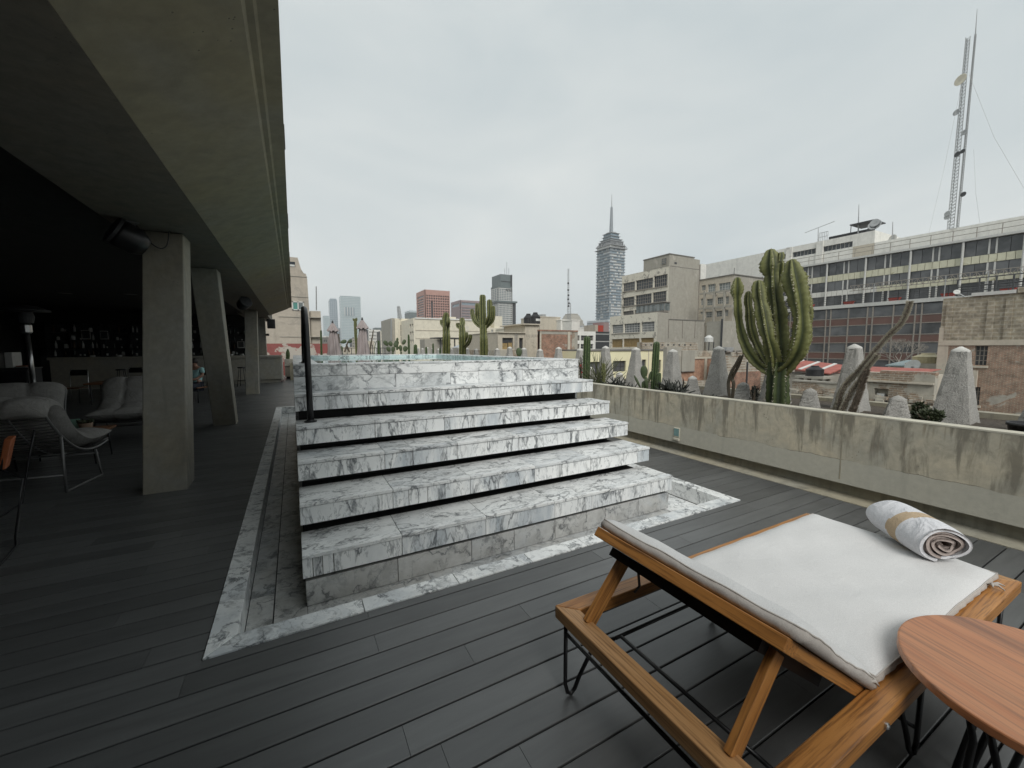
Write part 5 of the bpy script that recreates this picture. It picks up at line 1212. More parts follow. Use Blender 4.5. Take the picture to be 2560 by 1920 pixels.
rl = MB(); y_ = yend
ya_, yb_ = ycorner+8, gy_(790, 285, XP)
for k in (0.9, 1.8): rl.tube([(XP+0.3, ya_, ztop+k), (XP+0.3, yb_, ztop+k)], 0.05, 4)
for i in range(6): rl.tube([(XP+0.3, ya_+(yb_-ya_)*i/5, ztop), (XP+0.3, ya_+(yb_-ya_)*i/5, ztop+1.8)], 0.05, 4)
rl.build('parapet_railing', MAT['galv'], ph)
# aerials and dishes on the penthouse
for i, (x5, y5b, y5t, lab) in enumerate([(1068, 215, 30, 'tall thin white aerial on the penthouse shelter'), (790, 290, 190, 'crossbar television aerial at the penthouse railing'), (1302, 330, 150, 'thin aerial with small dish at the penthouse corner')]):
    b_, e_ = at_x(*g5(x5, y5b), XP+3), at_x(*g5(x5+(3 if i != 1 else 0), y5t), XP+3); b_.z = min(b_.z, ztop+0.1)
    an = thing('roof_aerial', lab, 'aerial', b_); MB().tube([b_, (b_+e_)/2, e_], [0.14, 0.1, 0.05], 6).build('pole', MAT['galv'], an)
    if i == 1: MB().tube([e_+Vector((0, 2.6, -0.5)), e_+Vector((0, -3.0, 0.5))], 0.06, 4).build('crossbar', MAT['galv'], an)
    if i == 2: dish(an, b_+(e_-b_)*0.35, 0.8, (-1, 0.4, 0.2))
an = thing('dish_cluster', 'cluster of small grey dishes on a pole above the penthouse corner', 'antenna', at_x(*g5(1172, 230), XP+1))
b_, e_ = at_x(*g5(1170, 250), XP+1), at_x(*g5(1180, 160), XP+1); MB().tube([b_, e_], 0.12, 6).build('pole', MAT['galv'], an)
for dx, dy, r_ in ((-12, 12, 0.8), (12, 5, 0.9), (0, -8, 0.8)): dish(an, at_x(*g5(1180+dx, 165+dy), XP+0.8), r_, (-1, 0.3*dx/12, 0.3), 'galv')
an = thing('satellite_dish', 'round dark mesh dish beside the penthouse shelter', 'dish', at_x(*g5(1150, 225), XP+1)); dish(an, at_x(*g5(1150, 210), XP+1), 1.05, (-1, 0.5, 0.3), 'dark_p'); MB().tube([at_x(*g5(1150, 212), XP+1.3), at_x(*g5(1152, 240), XP+1.3)], 0.1, 5).build('post', MAT['dark_p'], an)

# two tall masts
XM_ = 112.0
R6 = lambda x, y: (2300+x/2.677, y/2.677)
for lab, lo, hi, w, rungs, dishes, r_ in (('taller left lattice mast with round dishes over the glass office', (202, 1530), (320, 250), 1.05, 60, [((270, 534), 0.95, 'cream'), ((243, 752), 0.55, 'galv'), ((250, 1032), 0.5, 'dark_p'), ((182, 1430), 0.5, 'galv'), ((180, 1452), 0.5, 'galv')], 0.055),
        ('thin right ladder mast with a whip tip over the glass office', (250, 1520), (371, 230), 0.42, 80, [((297, 885), 0.5, 'galv'), ((285, 1012), 0.4, 'dark_p'), ((290, 1300), 0.45, 'dark_p')], 0.05)):
    b_ = at_x(*R6(*lo), XM_); e_ = at_x(*R6(*hi), XM_)
    t = mast('radio_mast', lab, tuple(b_-Vector((0, 0, 3))), tuple(e_), w, rungs, r_)
    for (q, rad, m_) in dishes: dish(t, at_x(*R6(*q), XM_-1), rad, (-1, 0.35, 0.1), m_)
    if w < 1: MB().tube([e_, at_x(*R6(383, 60), XM_)], [0.09, 0.03], 5).build('whip_tip', MAT['galv'], t)
for lab, q0, q1 in (('guy wire from the masts to the office roof, long one', (330, 500), (696, 1260)), ('guy wire from the masts running down left', (270, 600), (60, 1560)), ('guy wire from the masts falling steeply right', (360, 1000), (400, 1490))):
    a, b = at_x(*R6(*q0), XM_), at_x(*R6(*q1), XM_-8); m_ = (a+b)/2-Vector((0, 0, 1.5))
    tag(MB().tube([a, m_, b], 0.022, 4).build('guy_wire', MAT['galv']), lab, 'cable')

# ------------------------------------------------------------------ brick tenement at the right edge
XB = 40.0
by = lambda px: at_x(px, 868, XB).y
bz_ = lambda px, py: at_x(px, py, XB).z
yS2, yN2 = by(2346), by(2700)
t = bthing('brick_tenement', 'old brick tenement with block upper storey and small barred windows', XB, XB+10, yN2, yS2)
ztop = bz_(2353, 747); zband = bz_(2450, 850)
Z5 = lambda x, y: (2240+x/4.609, 740+y/4.609)
def tw(x0, x1, y0, y1):
    (pa, q0), (pb, q1) = Z5(x0, y0), Z5(x1, y1); pm = (pa+pb)/2; return (by(pb), by(pa), bz_(pm, q1), bz_(pm, q0))
ops = [tw(915, 1060, 575, 800), tw(915, 1022, 1050, 1262)]
wall(MB(), 'X', XB, yN2, yS2, GZ, zband, ops, 0.35).build('brick_wall', MAT['brick_y'], t)
MB().box(XB+0.36, XB+10, yN2, yS2-0.02, GZ, ztop-0.1).build('interior', MAT['dark_p'], t)
for o in ops: window(t, 'X', XB, o, 0.35, 3, 4, fm='rust', gm='smoke_glass', bar=0.05); MB().box(XB-0.12, XB+0.05, o[0]-0.1, o[1]+0.1, o[2]-0.16, o[2]-0.02).build('sill', MAT['beige'], t)
MB().box(XB+0.04, XB+0.35, yN2, yS2-0.01, zband+0.001, ztop).build('block_storey', MAT['block_y'], t)
for px in (2365, 2468, 2513, 2600): MB().box(XB-0.05, XB+0.06, by(px)-0.15, by(px)+0.15, zband, ztop-0.3).build('pilaster', MAT['block_y'], t)
MB().box(XB-0.06, XB+0.3, yN2, yS2, zband-0.35, zband).build('string_course', MAT['beige'], t)
MB().box(XB-0.03, XB+0.3, yS2-0.5, yS2+0.02, GZ, ztop-2).build('corner_pier', MAT['beige'], t)
MB().box(XB-0.1, XB+2, by(2527), by(2417), ztop+0.001, ztop+0.22).build('white_capping', MAT['white_f'], t)
MB().box(XB-0.1, XB+2, yN2, by(2530), ztop+0.001, ztop+0.35).build('rubble_capping', MAT['block_y'], t)
MB().box(XB-0.2, XB, by(2452), by(2440), bz_(2445, 968), bz_(2445, 926)).build('pipe_patch', MAT['beige'], t)
sd = thing('satellite_dish', 'pale satellite dish on top of the brick tenement', 'dish', (XB+0.6, by(2392), ztop))
dish(sd, at_x(2392, 730, XB+0.6), 0.18, (-1, -0.5, 0.45), 'white_f'); MB().tube([at_x(2394, 732, XB+0.8), (XB+0.8, by(2394), ztop)], 0.05, 6).build('post', MAT['galv'], sd)
fr = thing('scaffold_frame', 'black steel frame of railings on the tenement roof', 'frame', (XB+1, by(2450), ztop)); mb = MB()
za, zb = ztop+0.2, bz_(2450, 690)
ys_ = [by(p) for p in (2366, 2420, 2462, 2505, 2537, 2620)]
for y in ys_: mb.tube([(XB+1, y, za), (XB+1, y, zb)], 0.05, 5)
for k in (0, 0.25, 0.55, 1.0): mb.tube([(XB+1, ys_[0], za+(zb-za)*k), (XB+1, ys_[-1], za+(zb-za)*k)], 0.035, 5)
mb.build('rails', MAT['dark_p'], fr)

# ruined low walls and sheds between the terrace and the tenement
XR_ = 30.0
ry = lambda px: at_x(px, 868, XR_).y
rz_ = lambda px, py: at_x(px, py, XR_).z
t = bthing('ruined_wall', 'long ruined masonry wall with blocked window below the red roofs', XR_, XR_+1, ry(2345), ry(1985))
ops = [(ry(2230), ry(2194), rz_(2210, 1012), rz_(2210, 972))]
wall(MB(), 'X', XR_, ry(2345), ry(2105), GZ, rz_(2200, 932), ops, 0.4).build('wall', MAT['ruin_y'], t); MB().box(XR_+0.41, XR_+1.5, ry(2345), ry(2105), GZ, rz_(2200, 933)).build('backing', MAT['beige'], t)
o = ops[0]; MB().box(XR_+0.1, XR_+0.3, o[0]+0.2, o[1]-0.1, o[2], o[3]-0.3).build('blocked_window', MAT['white_f'], t)
MB().box(XR_-0.15, XR_+0.05, ry(2345), ry(2170), rz_(2250, 958), rz_(2250, 954)).build('string_course', MAT['beige'], t)
MB().box(XR_+0.02, XR_+0.5, ry(2345), ry(2205), rz_(2200, 931.9), rz_(2200, 926)).build('brick_course', MAT['brick_y'], t)
MB().box(XR_+0.05, XR_+0.5, ry(2104), ry(1985), GZ, rz_(2050, 958)).build('low_wall', MAT['ruin_y'], t)
MB().box(XR_+0.0, XR_+0.55, ry(2104), ry(1985), rz_(2050, 957.9), rz_(2050, 954)).build('low_coping', MAT['grey_render'], t)
rub = MB(); rr = random.Random(4)
for i in range(260):
    y = rr.uniform(ry(2420), ry(1985)); z = rz_(2050, rr.uniform(975, 1060)); s_ = rr.uniform(0.08, 0.3); x = XR_-rr.uniform(0.02, 0.5)
    rub.box(x-s_/2, x+s_/2, y-s_, y+s_, z-s_/3, z+s_/3)
rub.build('rubble', MAT['ruin_y'], t, kind='stuff')
MB().box(XR_-0.6, XR_+0.04, ry(2420), ry(1985), GZ, rz_(2050, 1000)).build('rubble_bed', MAT['ruin_y'], t)
# red shed roofs
XS = 38.0
sy = lambda px: at_x(px, 868, XS).y
sz_ = lambda px, py: at_x(px, py, XS).z
t = bthing('red_shed', 'shed with a sloping red and white striped sheet roof beside the cactus', XS, XS+6, sy(2110), sy(1965))
a0, a1 = sy(2103), sy(1965); zA, zB = sz_(2090, 927), sz_(2000, 906)
def roof_sheet(x0, x1, y0, y1, z0, z1, w_, mat, name):
    MB().hexa([(x0, y0, z0-0.08), (x1, y0, z0+w_-0.08), (x1, y1, z1+w_-0.08), (x0, y1, z1-0.08), (x0, y0, z0), (x1, y0, z0+w_), (x1, y1, z1+w_), (x0, y1, z1)]).build(name, MAT[mat], t)
roof_sheet(XS-1.5, XS+1.5, a0, a1, zA-0.15, zA+0.25, 0.55, 'red_sheet', 'roof_sheet')
for k in range(3):
    f = 0.2+0.3*k; y0 = a0+(a1-a0)*f; za_ = zA-0.15+0.4*f
    MB().hexa([(XS-1.5, y0, za_), (XS+1.5, y0, za_+0.55), (XS+1.5, y0+0.22, za_+0.58), (XS-1.5, y0+0.22, za_+0.03), (XS-1.5, y0, za_+0.05), (XS+1.5, y0, za_+0.60), (XS+1.5, y0+0.22, za_+0.63), (XS-1.5, y0+0.22, za_+0.08)]).build('white_strip', MAT['white_f'], t)
MB().box(XS-1.2, XS+1.3, a0+0.2, a1, GZ, zA-0.3).build('wall', MAT['grey_render'], t)
c = at_x(2036, 940, 33); water_tank('water_tank', 'black water tank with white lettering patch before the red shed', (33, c.y, c.z), 0.55, at_x(2036, 914, 33).z-c.z, sign=False)
MB().box(32.2, 33.9, c.y-0.9, c.y+0.9, c.z-0.15, c.z-0.001).build('slab', MAT['grey_render'], thing('tank_stand', 'small concrete stand under the black tank', 'stand', (33, c.y, GZ)))
for dx, dy in ((32.4, -0.6), (32.4, 0.6), (33.5, 0.6), (33.5, -0.6)): MB().box(dx, dx+0.2, c.y+dy-0.1, c.y+dy+0.1, GZ, c.z-0.15).build('post', MAT['grey_render'], bpy.data.objects['tank_stand'])
t = bthing('red_shed', 'flat red sheet roof above the ruined wall with white panel', XS, XS+4, sy(2345), sy(2170))
MB().hexa([(XS-4, sy(2345), sz_(2250, 932)), (XS+1, sy(2345), sz_(2250, 922)), (XS+1, sy(2165), sz_(2250, 921)), (XS-4, sy(2165), sz_(2250, 931)), (XS-4, sy(2345), sz_(2250, 931.5)), (XS+1, sy(2345), sz_(2250, 921)), (XS+1, sy(2165), sz_(2250, 920)), (XS-4, sy(2165), sz_(2250, 930))]).build('roof_sheet', MAT['red_sheet'], t)
MB().box(XS-3.5, XS+1, sy(2340), sy(2172), GZ, sz_(2250, 933)).build('wall', MAT['grey_render'], t); MB().box(XS-3.7, XS-3.52, sy(2205), sy(2168), sz_(2190, 944), sz_(2190, 935.5)).build('white_panel', MAT['white_f'], t)
c = at_x(2319, 908, 46); water_tank('water_tank', 'cream plastic water tank against the tenement corner', (46, c.y, c.z), 0.95, at_x(2319, 883, 46).z-c.z, mat='tank_c', sign=False)
st_ = thing('tank_stand', 'brick base under the cream tank', 'stand', (46, c.y, GZ)); MB().box(45, 47, c.y-1.1, c.y+1.1, GZ, c.z-0.001).build('base', MAT['beige'], st_)
sd = thing('satellite_dish', 'white satellite dish lying beside the cream tank', 'dish', at_x(2281, 920, 42)); dish(sd, at_x(2281, 914, 42), 0.5, (-1, 0.2, 0.5), 'white_f'); MB().box(41.9, 42.1, at_x(2281, 914, 42).y-0.05, at_x(2281, 914, 42).y+0.05, GZ, at_x(2281, 916, 42).z).build('post', MAT['galv'], sd)
t = thing('tin_roof_shed', 'pale blue sheet roof in front of the glass office ground floor', 'shed', at_x(2265, 912, 52))
a = at_x(2236, 911, 52); b = at_x(2300, 911, 52); MB().hexa([(50, b.y, a.z-0.1), (55, b.y, a.z+0.3), (55, a.y, a.z+0.3), (50, a.y, a.z-0.1), (50, b.y, a.z), (55, b.y, a.z+0.4), (55, a.y, a.z+0.4), (50, a.y, a.z)]).build('roof', MAT['tower_glass2'], t); MB().box(50.5, 54.5, b.y+0.2, a.y-0.2, GZ, a.z-0.12).build('wall', MAT['white_r'], t)
# bare tree before the office
tr = thing('bare_tree', 'leafless grey twiggy tree in front of the glass office', 'tree', at_x(2245, 935, 60))
rt_ = random.Random(8); mb = MB(); tw_ = MB()
b_ = at_x(2245, 940, 60); b_ = Vector((60, b_.y, b_.z-4)); top = at_x(2245, 905, 60)
mb.tube([b_, Vector((60, b_.y, top.z))], [0.2, 0.12], 6).build('trunk', MAT['rust'], tr)
def grow(p, d, L, r, n):
    q = p+d*L; tw_.tube([p, (p+q)/2+Vector((rt_.uniform(-.1,.1), rt_.uniform(-.1,.1), 0)), q], [r, r*0.8, r*0.6], 4, caps=False)
    if n: 
        for _ in range(3): grow(q, (d+Vector((rt_.uniform(-.8,.8), rt_.uniform(-.9,.9), rt_.uniform(-.2,.6)))).normalized(), L*0.72, r*0.6, n-1)
for _ in range(6): grow(Vector((60, b_.y, top.z-0.3)), Vector((rt_.uniform(-.7,.7), rt_.uniform(-1,1), 0.8)).normalized(), 1.1, 0.06, 4)
tw_.build('crown', MAT['rust'], tr)
# ================================================================== obelisks in the planter
def pebble_mat(name, c):
    t = NT(name); v = t.coord('Object', rand=20); a = t.voro(v, 120); n = t.noise(v, 70, 5, 0.7); b = t.noise(v, 3, 4)
    col = t.mix(t.ramp(a, [(0.15, 0.0), (0.6, 1.0)]), tuple(x*1.1 for x in c), tuple(x*0.74 for x in c))
    col = t.mix(1.0, col, t.ramp(n, [(0.25, 0.7), (0.75, 1.15)]), 'MULTIPLY'); col = t.mix(1.0, col, t.ramp(b, [(0.3, 0.85), (0.7, 1.08)]), 'MULTIPLY')
    t.bump(t.math('SUBTRACT', n, a), 0.7, 0.008); return t.done(col, 0.95)
MAT['pebble'] = pebble_mat('pebbledash', (0.50, 0.485, 0.45))
MAT['cap'] = m_plain('white_cement_cap', (0.62, 0.61, 0.57), 0.9, var=0.3, scale=12, bump=0.4)
def obelisk_mesh(h, wt, wb, capped=True, seed=0):
    """square shaft flaring to its foot; returns shaft and cap meshes, base at z 0"""
    r_ = random.Random(seed); prof = []; n = 14
    for i in range(n+1):
        f = i/n; w = wt+(wb-wt)*((1-f)**1.15); prof.append((w/2, h*f))
    s = MB(); m = 6
    for w, z in prof:
        ring = []
        for k in range(4):
            a0 = RAD(45+90*k); a1 = a0+RAD(90); p, q = (cos(a0), sin(a0)), (cos(a1), sin(a1))
            for j in range(m): ring.append(((p[0]+(q[0]-p[0])*j/m)*w*1.414, (p[1]+(q[1]-p[1])*j/m)*w*1.414))
        for j, (x, y) in enumerate(ring):
            c_ = 0.93 if j % m == 0 else 1.0; e = r_.uniform(-0.005, 0.005); l = math.hypot(x, y) or 1
            s.v.append((x*c_+x/l*e, y*c_+y/l*e, z))
    k = 4*m
    for i in range(n):
        for j in range(k): s.f.append((i*k+j, i*k+(j+1)%k, (i+1)*k+(j+1)%k, (i+1)*k+j)); s.m.append(0)
    c = MB(); w = wt*0.5*1.40*1.03; b = 0
    for rr, z in ((1.0, h-0.008), (0.98, h+0.012), (0.55, h+0.034), (0.18, h+0.05), (0.01, h+0.053)):
        for j in range(16): 
            a = 2*pi*j/16; q = max(abs(cos(a)), abs(sin(a))); rad = w*rr*(0.62/q*0.6+0.4*0.9); c.v.append((rad*cos(a), rad*sin(a), z+r_.uniform(-0.002, 0.002)))
    for i in range(4):
        for j in range(16): c.f.append((i*16+j, i*16+(j+1)%16, (i+1)*16+(j+1)%16, (i+1)*16+j)); c.m.append(0)
    c.f.append(tuple(64+j for j in range(16))); c.m.append(0)
    return s.mesh('shaft', MAT['pebble'], False), c.mesh('cap', MAT['cap'], True)
OX, SOILZ = 6.15, 0.72
tall = [obelisk_mesh(1.548-SOILZ, 0.130, 0.355, seed=k) for k in range(3)]
ts = [0.243+0.1485*k for k in range(-1, 24)]
for k, tt in enumerate(ts):
    y = tt*OX
    t = thing('obelisk', 'tall tapering pebbledash obelisk with a white cement cap in the planter row', 'obelisk', (OX, y, SOILZ), group='tall obelisks along the planter')
    s, c = tall[k % 3]; M = Matrix.Translation((0, 0, 0)) @ Matrix.Scale(1+0.02*((k*7) % 5-2), 4, (0, 0, 1))
    inst(s, 'shaft', M, t, world=False); inst(c, 'cap', M, t, world=False)
for k, (px, py, cap, lab) in enumerate([(1478, 917, 1, 'short pebbledash obelisk with white tip beside the twiggy shrub'), (1549, 929.5, 1, 'stubby pebbledash obelisk behind the dark tangled succulent'), (1732, 939, 1, 'short pebbledash obelisk with white tip before the orange brick'), (1858.5, 955, 0, 'short rounded obelisk left of the big candelabra cactus'),
        (2026, 970, 0, 'short rounded obelisk right of the big candelabra cactus'), (2246, 988, 0, 'short rounded obelisk between boojum stems and leafy shrub'), (2600, 1000, 0, 'short rounded obelisk beside the black pot')]):
    p = at_x(px, py, 5.95); h = p.z-0.055-SOILZ; w = 0.13 if cap else 0.14
    t = thing('obelisk', lab, 'obelisk', (5.95, p.y, SOILZ), rotz=RAD(45 if cap else 20), group='short obelisks along the planter')
    s, c = obelisk_mesh(h, w, w+h*0.5, seed=20+k); inst(s, 'shaft', Matrix.Identity(4), t, world=False); ci = inst(c, 'cap', Matrix.Identity(4), t, world=False)
    if not cap: ci.data.materials[0] = MAT['pebble']

# ================================================================== cactus builders
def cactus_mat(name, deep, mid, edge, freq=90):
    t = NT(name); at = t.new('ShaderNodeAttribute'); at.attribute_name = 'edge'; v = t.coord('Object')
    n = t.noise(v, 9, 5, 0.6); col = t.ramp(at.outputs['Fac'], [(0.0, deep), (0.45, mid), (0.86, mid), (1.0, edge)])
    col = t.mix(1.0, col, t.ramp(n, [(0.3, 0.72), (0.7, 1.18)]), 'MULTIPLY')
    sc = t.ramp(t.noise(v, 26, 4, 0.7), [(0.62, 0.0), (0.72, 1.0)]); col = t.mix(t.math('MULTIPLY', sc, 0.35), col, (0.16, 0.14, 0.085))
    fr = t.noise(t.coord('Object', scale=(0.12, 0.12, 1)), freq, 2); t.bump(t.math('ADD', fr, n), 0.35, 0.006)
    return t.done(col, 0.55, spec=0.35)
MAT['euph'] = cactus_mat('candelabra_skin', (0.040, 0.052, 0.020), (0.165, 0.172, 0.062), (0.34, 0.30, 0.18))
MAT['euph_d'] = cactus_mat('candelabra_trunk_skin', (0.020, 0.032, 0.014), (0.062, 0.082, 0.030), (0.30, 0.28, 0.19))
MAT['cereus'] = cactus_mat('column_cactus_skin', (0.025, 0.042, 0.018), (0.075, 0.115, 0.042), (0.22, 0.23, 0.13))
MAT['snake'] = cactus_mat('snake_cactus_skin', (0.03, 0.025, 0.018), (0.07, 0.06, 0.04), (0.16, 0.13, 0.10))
MAT['spine'] = m_plain('pale_spines', (0.48, 0.44, 0.35), 0.8)
MAT['spine_d'] = m_plain('dark_spines', (0.20, 0.16, 0.12), 0.8)
MAT['pad'] = m_plain('prickly_pear_pad', (0.075, 0.105, 0.045), 0.55, var=0.4, scale=9, bump=0.15)
MAT['dark_leaf'] = m_plain('dark_succulent', (0.022, 0.026, 0.019), 0.6, var=0.5, scale=14)
MAT['olive_leaf'] = m_plain('olive_shrub_leaf', (0.060, 0.078, 0.034), 0.6, var=0.5, scale=10)
MAT['green_stem'] = m_plain('green_twig', (0.10, 0.11, 0.05), 0.7, var=0.4, scale=10)
MAT['bark'] = m_plain('grey_brown_bark', (0.14, 0.115, 0.085), 0.9, var=0.5, scale=8)
def smooth_path(pts, rads, n=40):
    P = [Vector(p) for p in pts]; k = len(P); out, ro = [], []
    for i in range(n+1):
        f = i/n*(k-1); j = min(int(f), k-2); u = f-j
        p0, p1, p2, p3 = P[max(j-1, 0)], P[j], P[j+1], P[min(j+2, k-1)]
        out.append(0.5*((2*p1)+(p2-p0)*u+(2*p0-5*p1+4*p2-p3)*u*u+(3*p1-p0-3*p2+p3)*u**3))
        ro.append(rads[j]+(rads[j+1]-rads[j])*(u*u*(3-2*u)))
    return out, ro
def ribbed(parent, pts, rads, ribs=5, inner=0.5, n=48, wave=0.10, wfreq=14, name='arm', mat='euph', spine='spine', tipround=True, twist=0.3, seed=0, sh=2.2, spines=True, pinch=0.0):
    r_ = random.Random(seed); path, rr = smooth_path(pts, rads, n); m = ribs*8; mb = MB(); edge = []; sp = MB(); a0 = None; ph = r_.uniform(0, 6); rr = [x*(1+pinch*(sin(2*pi*2.3*i/n+ph)+0.6*sin(2*pi*5.1*i/n+2*ph))) for i, x in enumerate(rr)]; pr_ = [r_.uniform(0, 6) for _ in range(ribs)]
    for i, p in enumerate(path):
        d = (path[min(i+1, n)]-path[max(i-1, 0)]).normalized()
        if a0 is None: u = Vector((0.3, 1, 0)); a = (u-d*u.dot(d)).normalized()
        else: a = (a0-d*a0.dot(d)).normalized()
        a0 = a; c = d.cross(a); f = i/n; tip = 1.0
        if tipround and f > 0.90: tip = math.sqrt(max(0.0, 1-((f-0.90)/0.1)**2))*0.97+0.03
        for j in range(m):
            th = 2*pi*j/m+ph+twist*f; pr = (0.5+0.5*cos(ribs*2*pi*j/m))**sh
            w = 1+wave*pr*(sin(i*2*pi*wfreq/n+pr_[((j+4)//8) % ribs])+0.6*sin(i*2*pi*wfreq*0.41/n+2*pr_[((j+4)//8) % ribs])+0.4*sin(i*2*pi*wfreq*2.3/n+j//8))
            rad = rr[i]*tip*(inner+(1-inner)*pr*w); q = p+(a*cos(th)+c*sin(th))*rad; mb.v.append(tuple(q)); edge.append(pr*(0.6+0.4*r_.random()))
            if spines and j % 8 == 0 and tip > 0.3 and (i+j//8) % 2 == 0:
                o = q+(q-p).normalized()*rr[i]*0.05; s_ = max(rr[i]*0.10, 0.005)
                for _ in range(2):
                    e = Vector((r_.uniform(-1, 1), r_.uniform(-1, 1), r_.uniform(-1, 1)))*s_*1.4; b = len(sp.v)
                    sp.v += [tuple(q+d*s_*0.6), tuple(q-d*s_*0.6), tuple(o+e)]; sp.f.append((b, b+1, b+2)); sp.m.append(0)
    for i in range(n):
        for j in range(m): mb.f.append((i*m+j, i*m+(j+1)%m, (i+1)*m+(j+1)%m, (i+1)*m+j)); mb.m.append(0)
    mb.f.append(tuple(n*m+j for j in range(m))); mb.m.append(0)
    o = mb.build(name, MAT[mat], parent, smooth=True)
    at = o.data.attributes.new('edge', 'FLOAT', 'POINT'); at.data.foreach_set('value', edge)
    if spines and sp.f: sp.build('spines', MAT[spine], o, kind='stuff')
    return o
def pad(parent, c, w, h, th, tilt, yaw, name='pad'):
    mb = MB().sphere((0, 0, 0), 1.0, 18, 12)
    for i, (x, y, z) in enumerate(mb.v):
        k = 1+0.18*z; mb.v[i] = (x*w/2*k, y*th/2, z*h/2)
    mb.xf(Matrix.Translation(c) @ Matrix.Rotation(yaw, 4, 'Z') @ Matrix.Rotation(tilt, 4, 'Y') @ Matrix.Translation((0, 0, h/2)))
    o = mb.build(name, MAT['pad'], parent, smooth=True); sp = MB(); r_ = random.Random(int(c[0]*1000+c[1]*777))
    for _ in range(40):
        v = Vector(r_.choice(mb.v)); b = len(sp.v); s_ = 0.005
        sp.v += [tuple(v+Vector((r_.uniform(-1,1), r_.uniform(-1,1), r_.uniform(-1,1)))*s_*1.6) for _ in range(3)]; sp.f.append((b, b+1, b+2)); sp.m.append(0)
    sp.build('spines', MAT['spine'], o, kind='stuff'); return o

# ------------------------------------------------------------------ the big candelabra euphorbia
BX = 5.72
C6 = lambda x, y: (1780+x/3.607, 600+y/3.607)
def c6(x, y, dx=0.0): return at_x(*C6(x, y), BX+dx)
unit = (at_x(*C6(590+100, 1300), BX)-at_x(*C6(590, 1300), BX)).length/100*1.02
b = c6(592, 1560)
big = thing('candelabra_cactus', 'huge green candelabra cactus with thick spiny upright arms in the planter', 'cactus', (BX, b.y, 0.78))
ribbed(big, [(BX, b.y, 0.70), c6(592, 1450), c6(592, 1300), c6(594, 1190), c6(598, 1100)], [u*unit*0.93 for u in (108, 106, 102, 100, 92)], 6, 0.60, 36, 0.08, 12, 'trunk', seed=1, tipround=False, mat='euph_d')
arms = [(-0.06, [(545, 1190), (430, 1130), (335, 1010), (272, 860), (240, 700), (228, 545), (226, 440), (226, 335)], [60, 64, 60, 56, 54, 44, 70, 48], 5),
        (0.12, [(560, 1170), (470, 1060), (400, 930), (355, 800), (338, 650), (325, 560), (328, 460)], [50, 50, 46, 44, 42, 38, 30], 4),
        (-0.20, [(575, 1190), (545, 1020), (505, 880), (475, 740), (445, 600), (422, 480), (415, 362)], [66, 66, 60, 62, 64, 62, 46], 5),
        (0.06, [(600, 1190), (612, 1050), (600, 850), (580, 650), (558, 480), (545, 330), (535, 210), (528, 80)], [90, 84, 82, 86, 84, 66, 100, 60], 5),
        (-0.08, [(635, 1180), (725, 1085), (785, 950), (808, 800), (800, 650), (772, 480), (735, 330), (716, 172)], [70, 78, 76, 74, 78, 84, 90, 60], 5),
        (0.16, [(650, 1170), (775, 1060), (845, 900), (862, 700), (850, 560), (828, 420)], [50, 50, 46, 44, 42, 36], 4),
        (0.22, [(610, 1120), (560, 900), (515, 640), (500, 480), (505, 330)], [46, 44, 44, 46, 36], 4)]
for i, (dx, pts, rs, ribs) in enumerate(arms):
    k = len(pts); P = [c6(x, y, dx*min(1, j/2.0)) for j, (x, y) in enumerate(pts)]
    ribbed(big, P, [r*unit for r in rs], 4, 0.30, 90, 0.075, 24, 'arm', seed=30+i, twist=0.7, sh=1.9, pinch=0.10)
for x, y, x2, y2, r_ in ((612, 200, 616, 112, 34), (600, 420, 632, 200, 44)): ribbed(big, [c6(x, y, 0.1), c6((x+x2)/2+6, (y+y2)/2, 0.12), c6(x2, y2, 0.12)], [r_*0.7*unit, r_*unit, r_*0.8*unit], 4, 0.6, 16, 0.08, 8, 'bud', seed=int(x))
# ------------------------------------------------------------------ columns and pears near the wall
Z4f = lambda x, y: (1400+x/3.687, 600+y/3.687)
Z7 = lambda x, y: (1440+x/6.144, 800+y/6.144)
def col_cactus(label, pxb, pxt, w_px, X, ribs=7, name='column_cactus', lean=0):
    bt, tp = at_x(*pxb, X), at_x(*pxt, X); bt.z = min(bt.z, 0.78); w = (at_x(pxb[0]+w_px, pxb[1], X)-at_x(pxb[0], pxb[1], X)).length/2*0.8
    t = thing(name, label, 'cactus', (X, bt.y, bt.z)); m_ = (bt+tp)/2
    ribbed(t, [bt, m_, tp], [w*0.95, w, w*0.92], ribs, 0.72, 40, 0.03, 16, 'stem', mat='cereus', seed=int(pxb[0]), twist=0.05); return t
col_cactus('tall green column cactus with pale ribs beside the pool corner', Z4f(240, 1290), Z4f(251, 885), 15, 5.55)
t = col_cactus('thick green column cactus with a young side stem against the planter wall', Z4f(865, 1390), Z4f(892, 935), 18, 5.45)
b, e = at_x(*Z4f(905, 1390), 5.38), at_x(*Z4f(913, 1222), 5.38); ribbed(t, [b, (b+e)/2, e], [0.036, 0.04, 0.034], 7, 0.72, 24, 0.03, 10, 'side_stem', mat='cereus', seed=9)
def z7(x, y, X): return at_x(*Z7(x, y), X)
t = thing('prickly_pear', 'prickly pear with one large oval pad above the planter wall', 'cactus', z7(1080, 1060, 5.4))
pu = (z7(1180, 900, 5.4)-z7(1080, 900, 5.4)).length/100*0.9
for (x, y, w, h, tl) in ((1095, 1070, 50, 180, -8), (1050, 905, 95, 180, -4), (1118, 960, 40, 150, 10), (1035, 1070, 70, 120, 6)): pad(t, z7(x, y, 5.4), w*pu, h*pu, 26*pu, RAD(tl), RAD(-60))
t = thing('prickly_pear', 'single leaning tongue shaped cactus pad beside the prickly pear', 'cactus', z7(990, 1060, 5.42))
pad(t, z7(1000, 1060, 5.42), 34*pu, 210*pu, 24*pu, RAD(-28), RAD(-60))
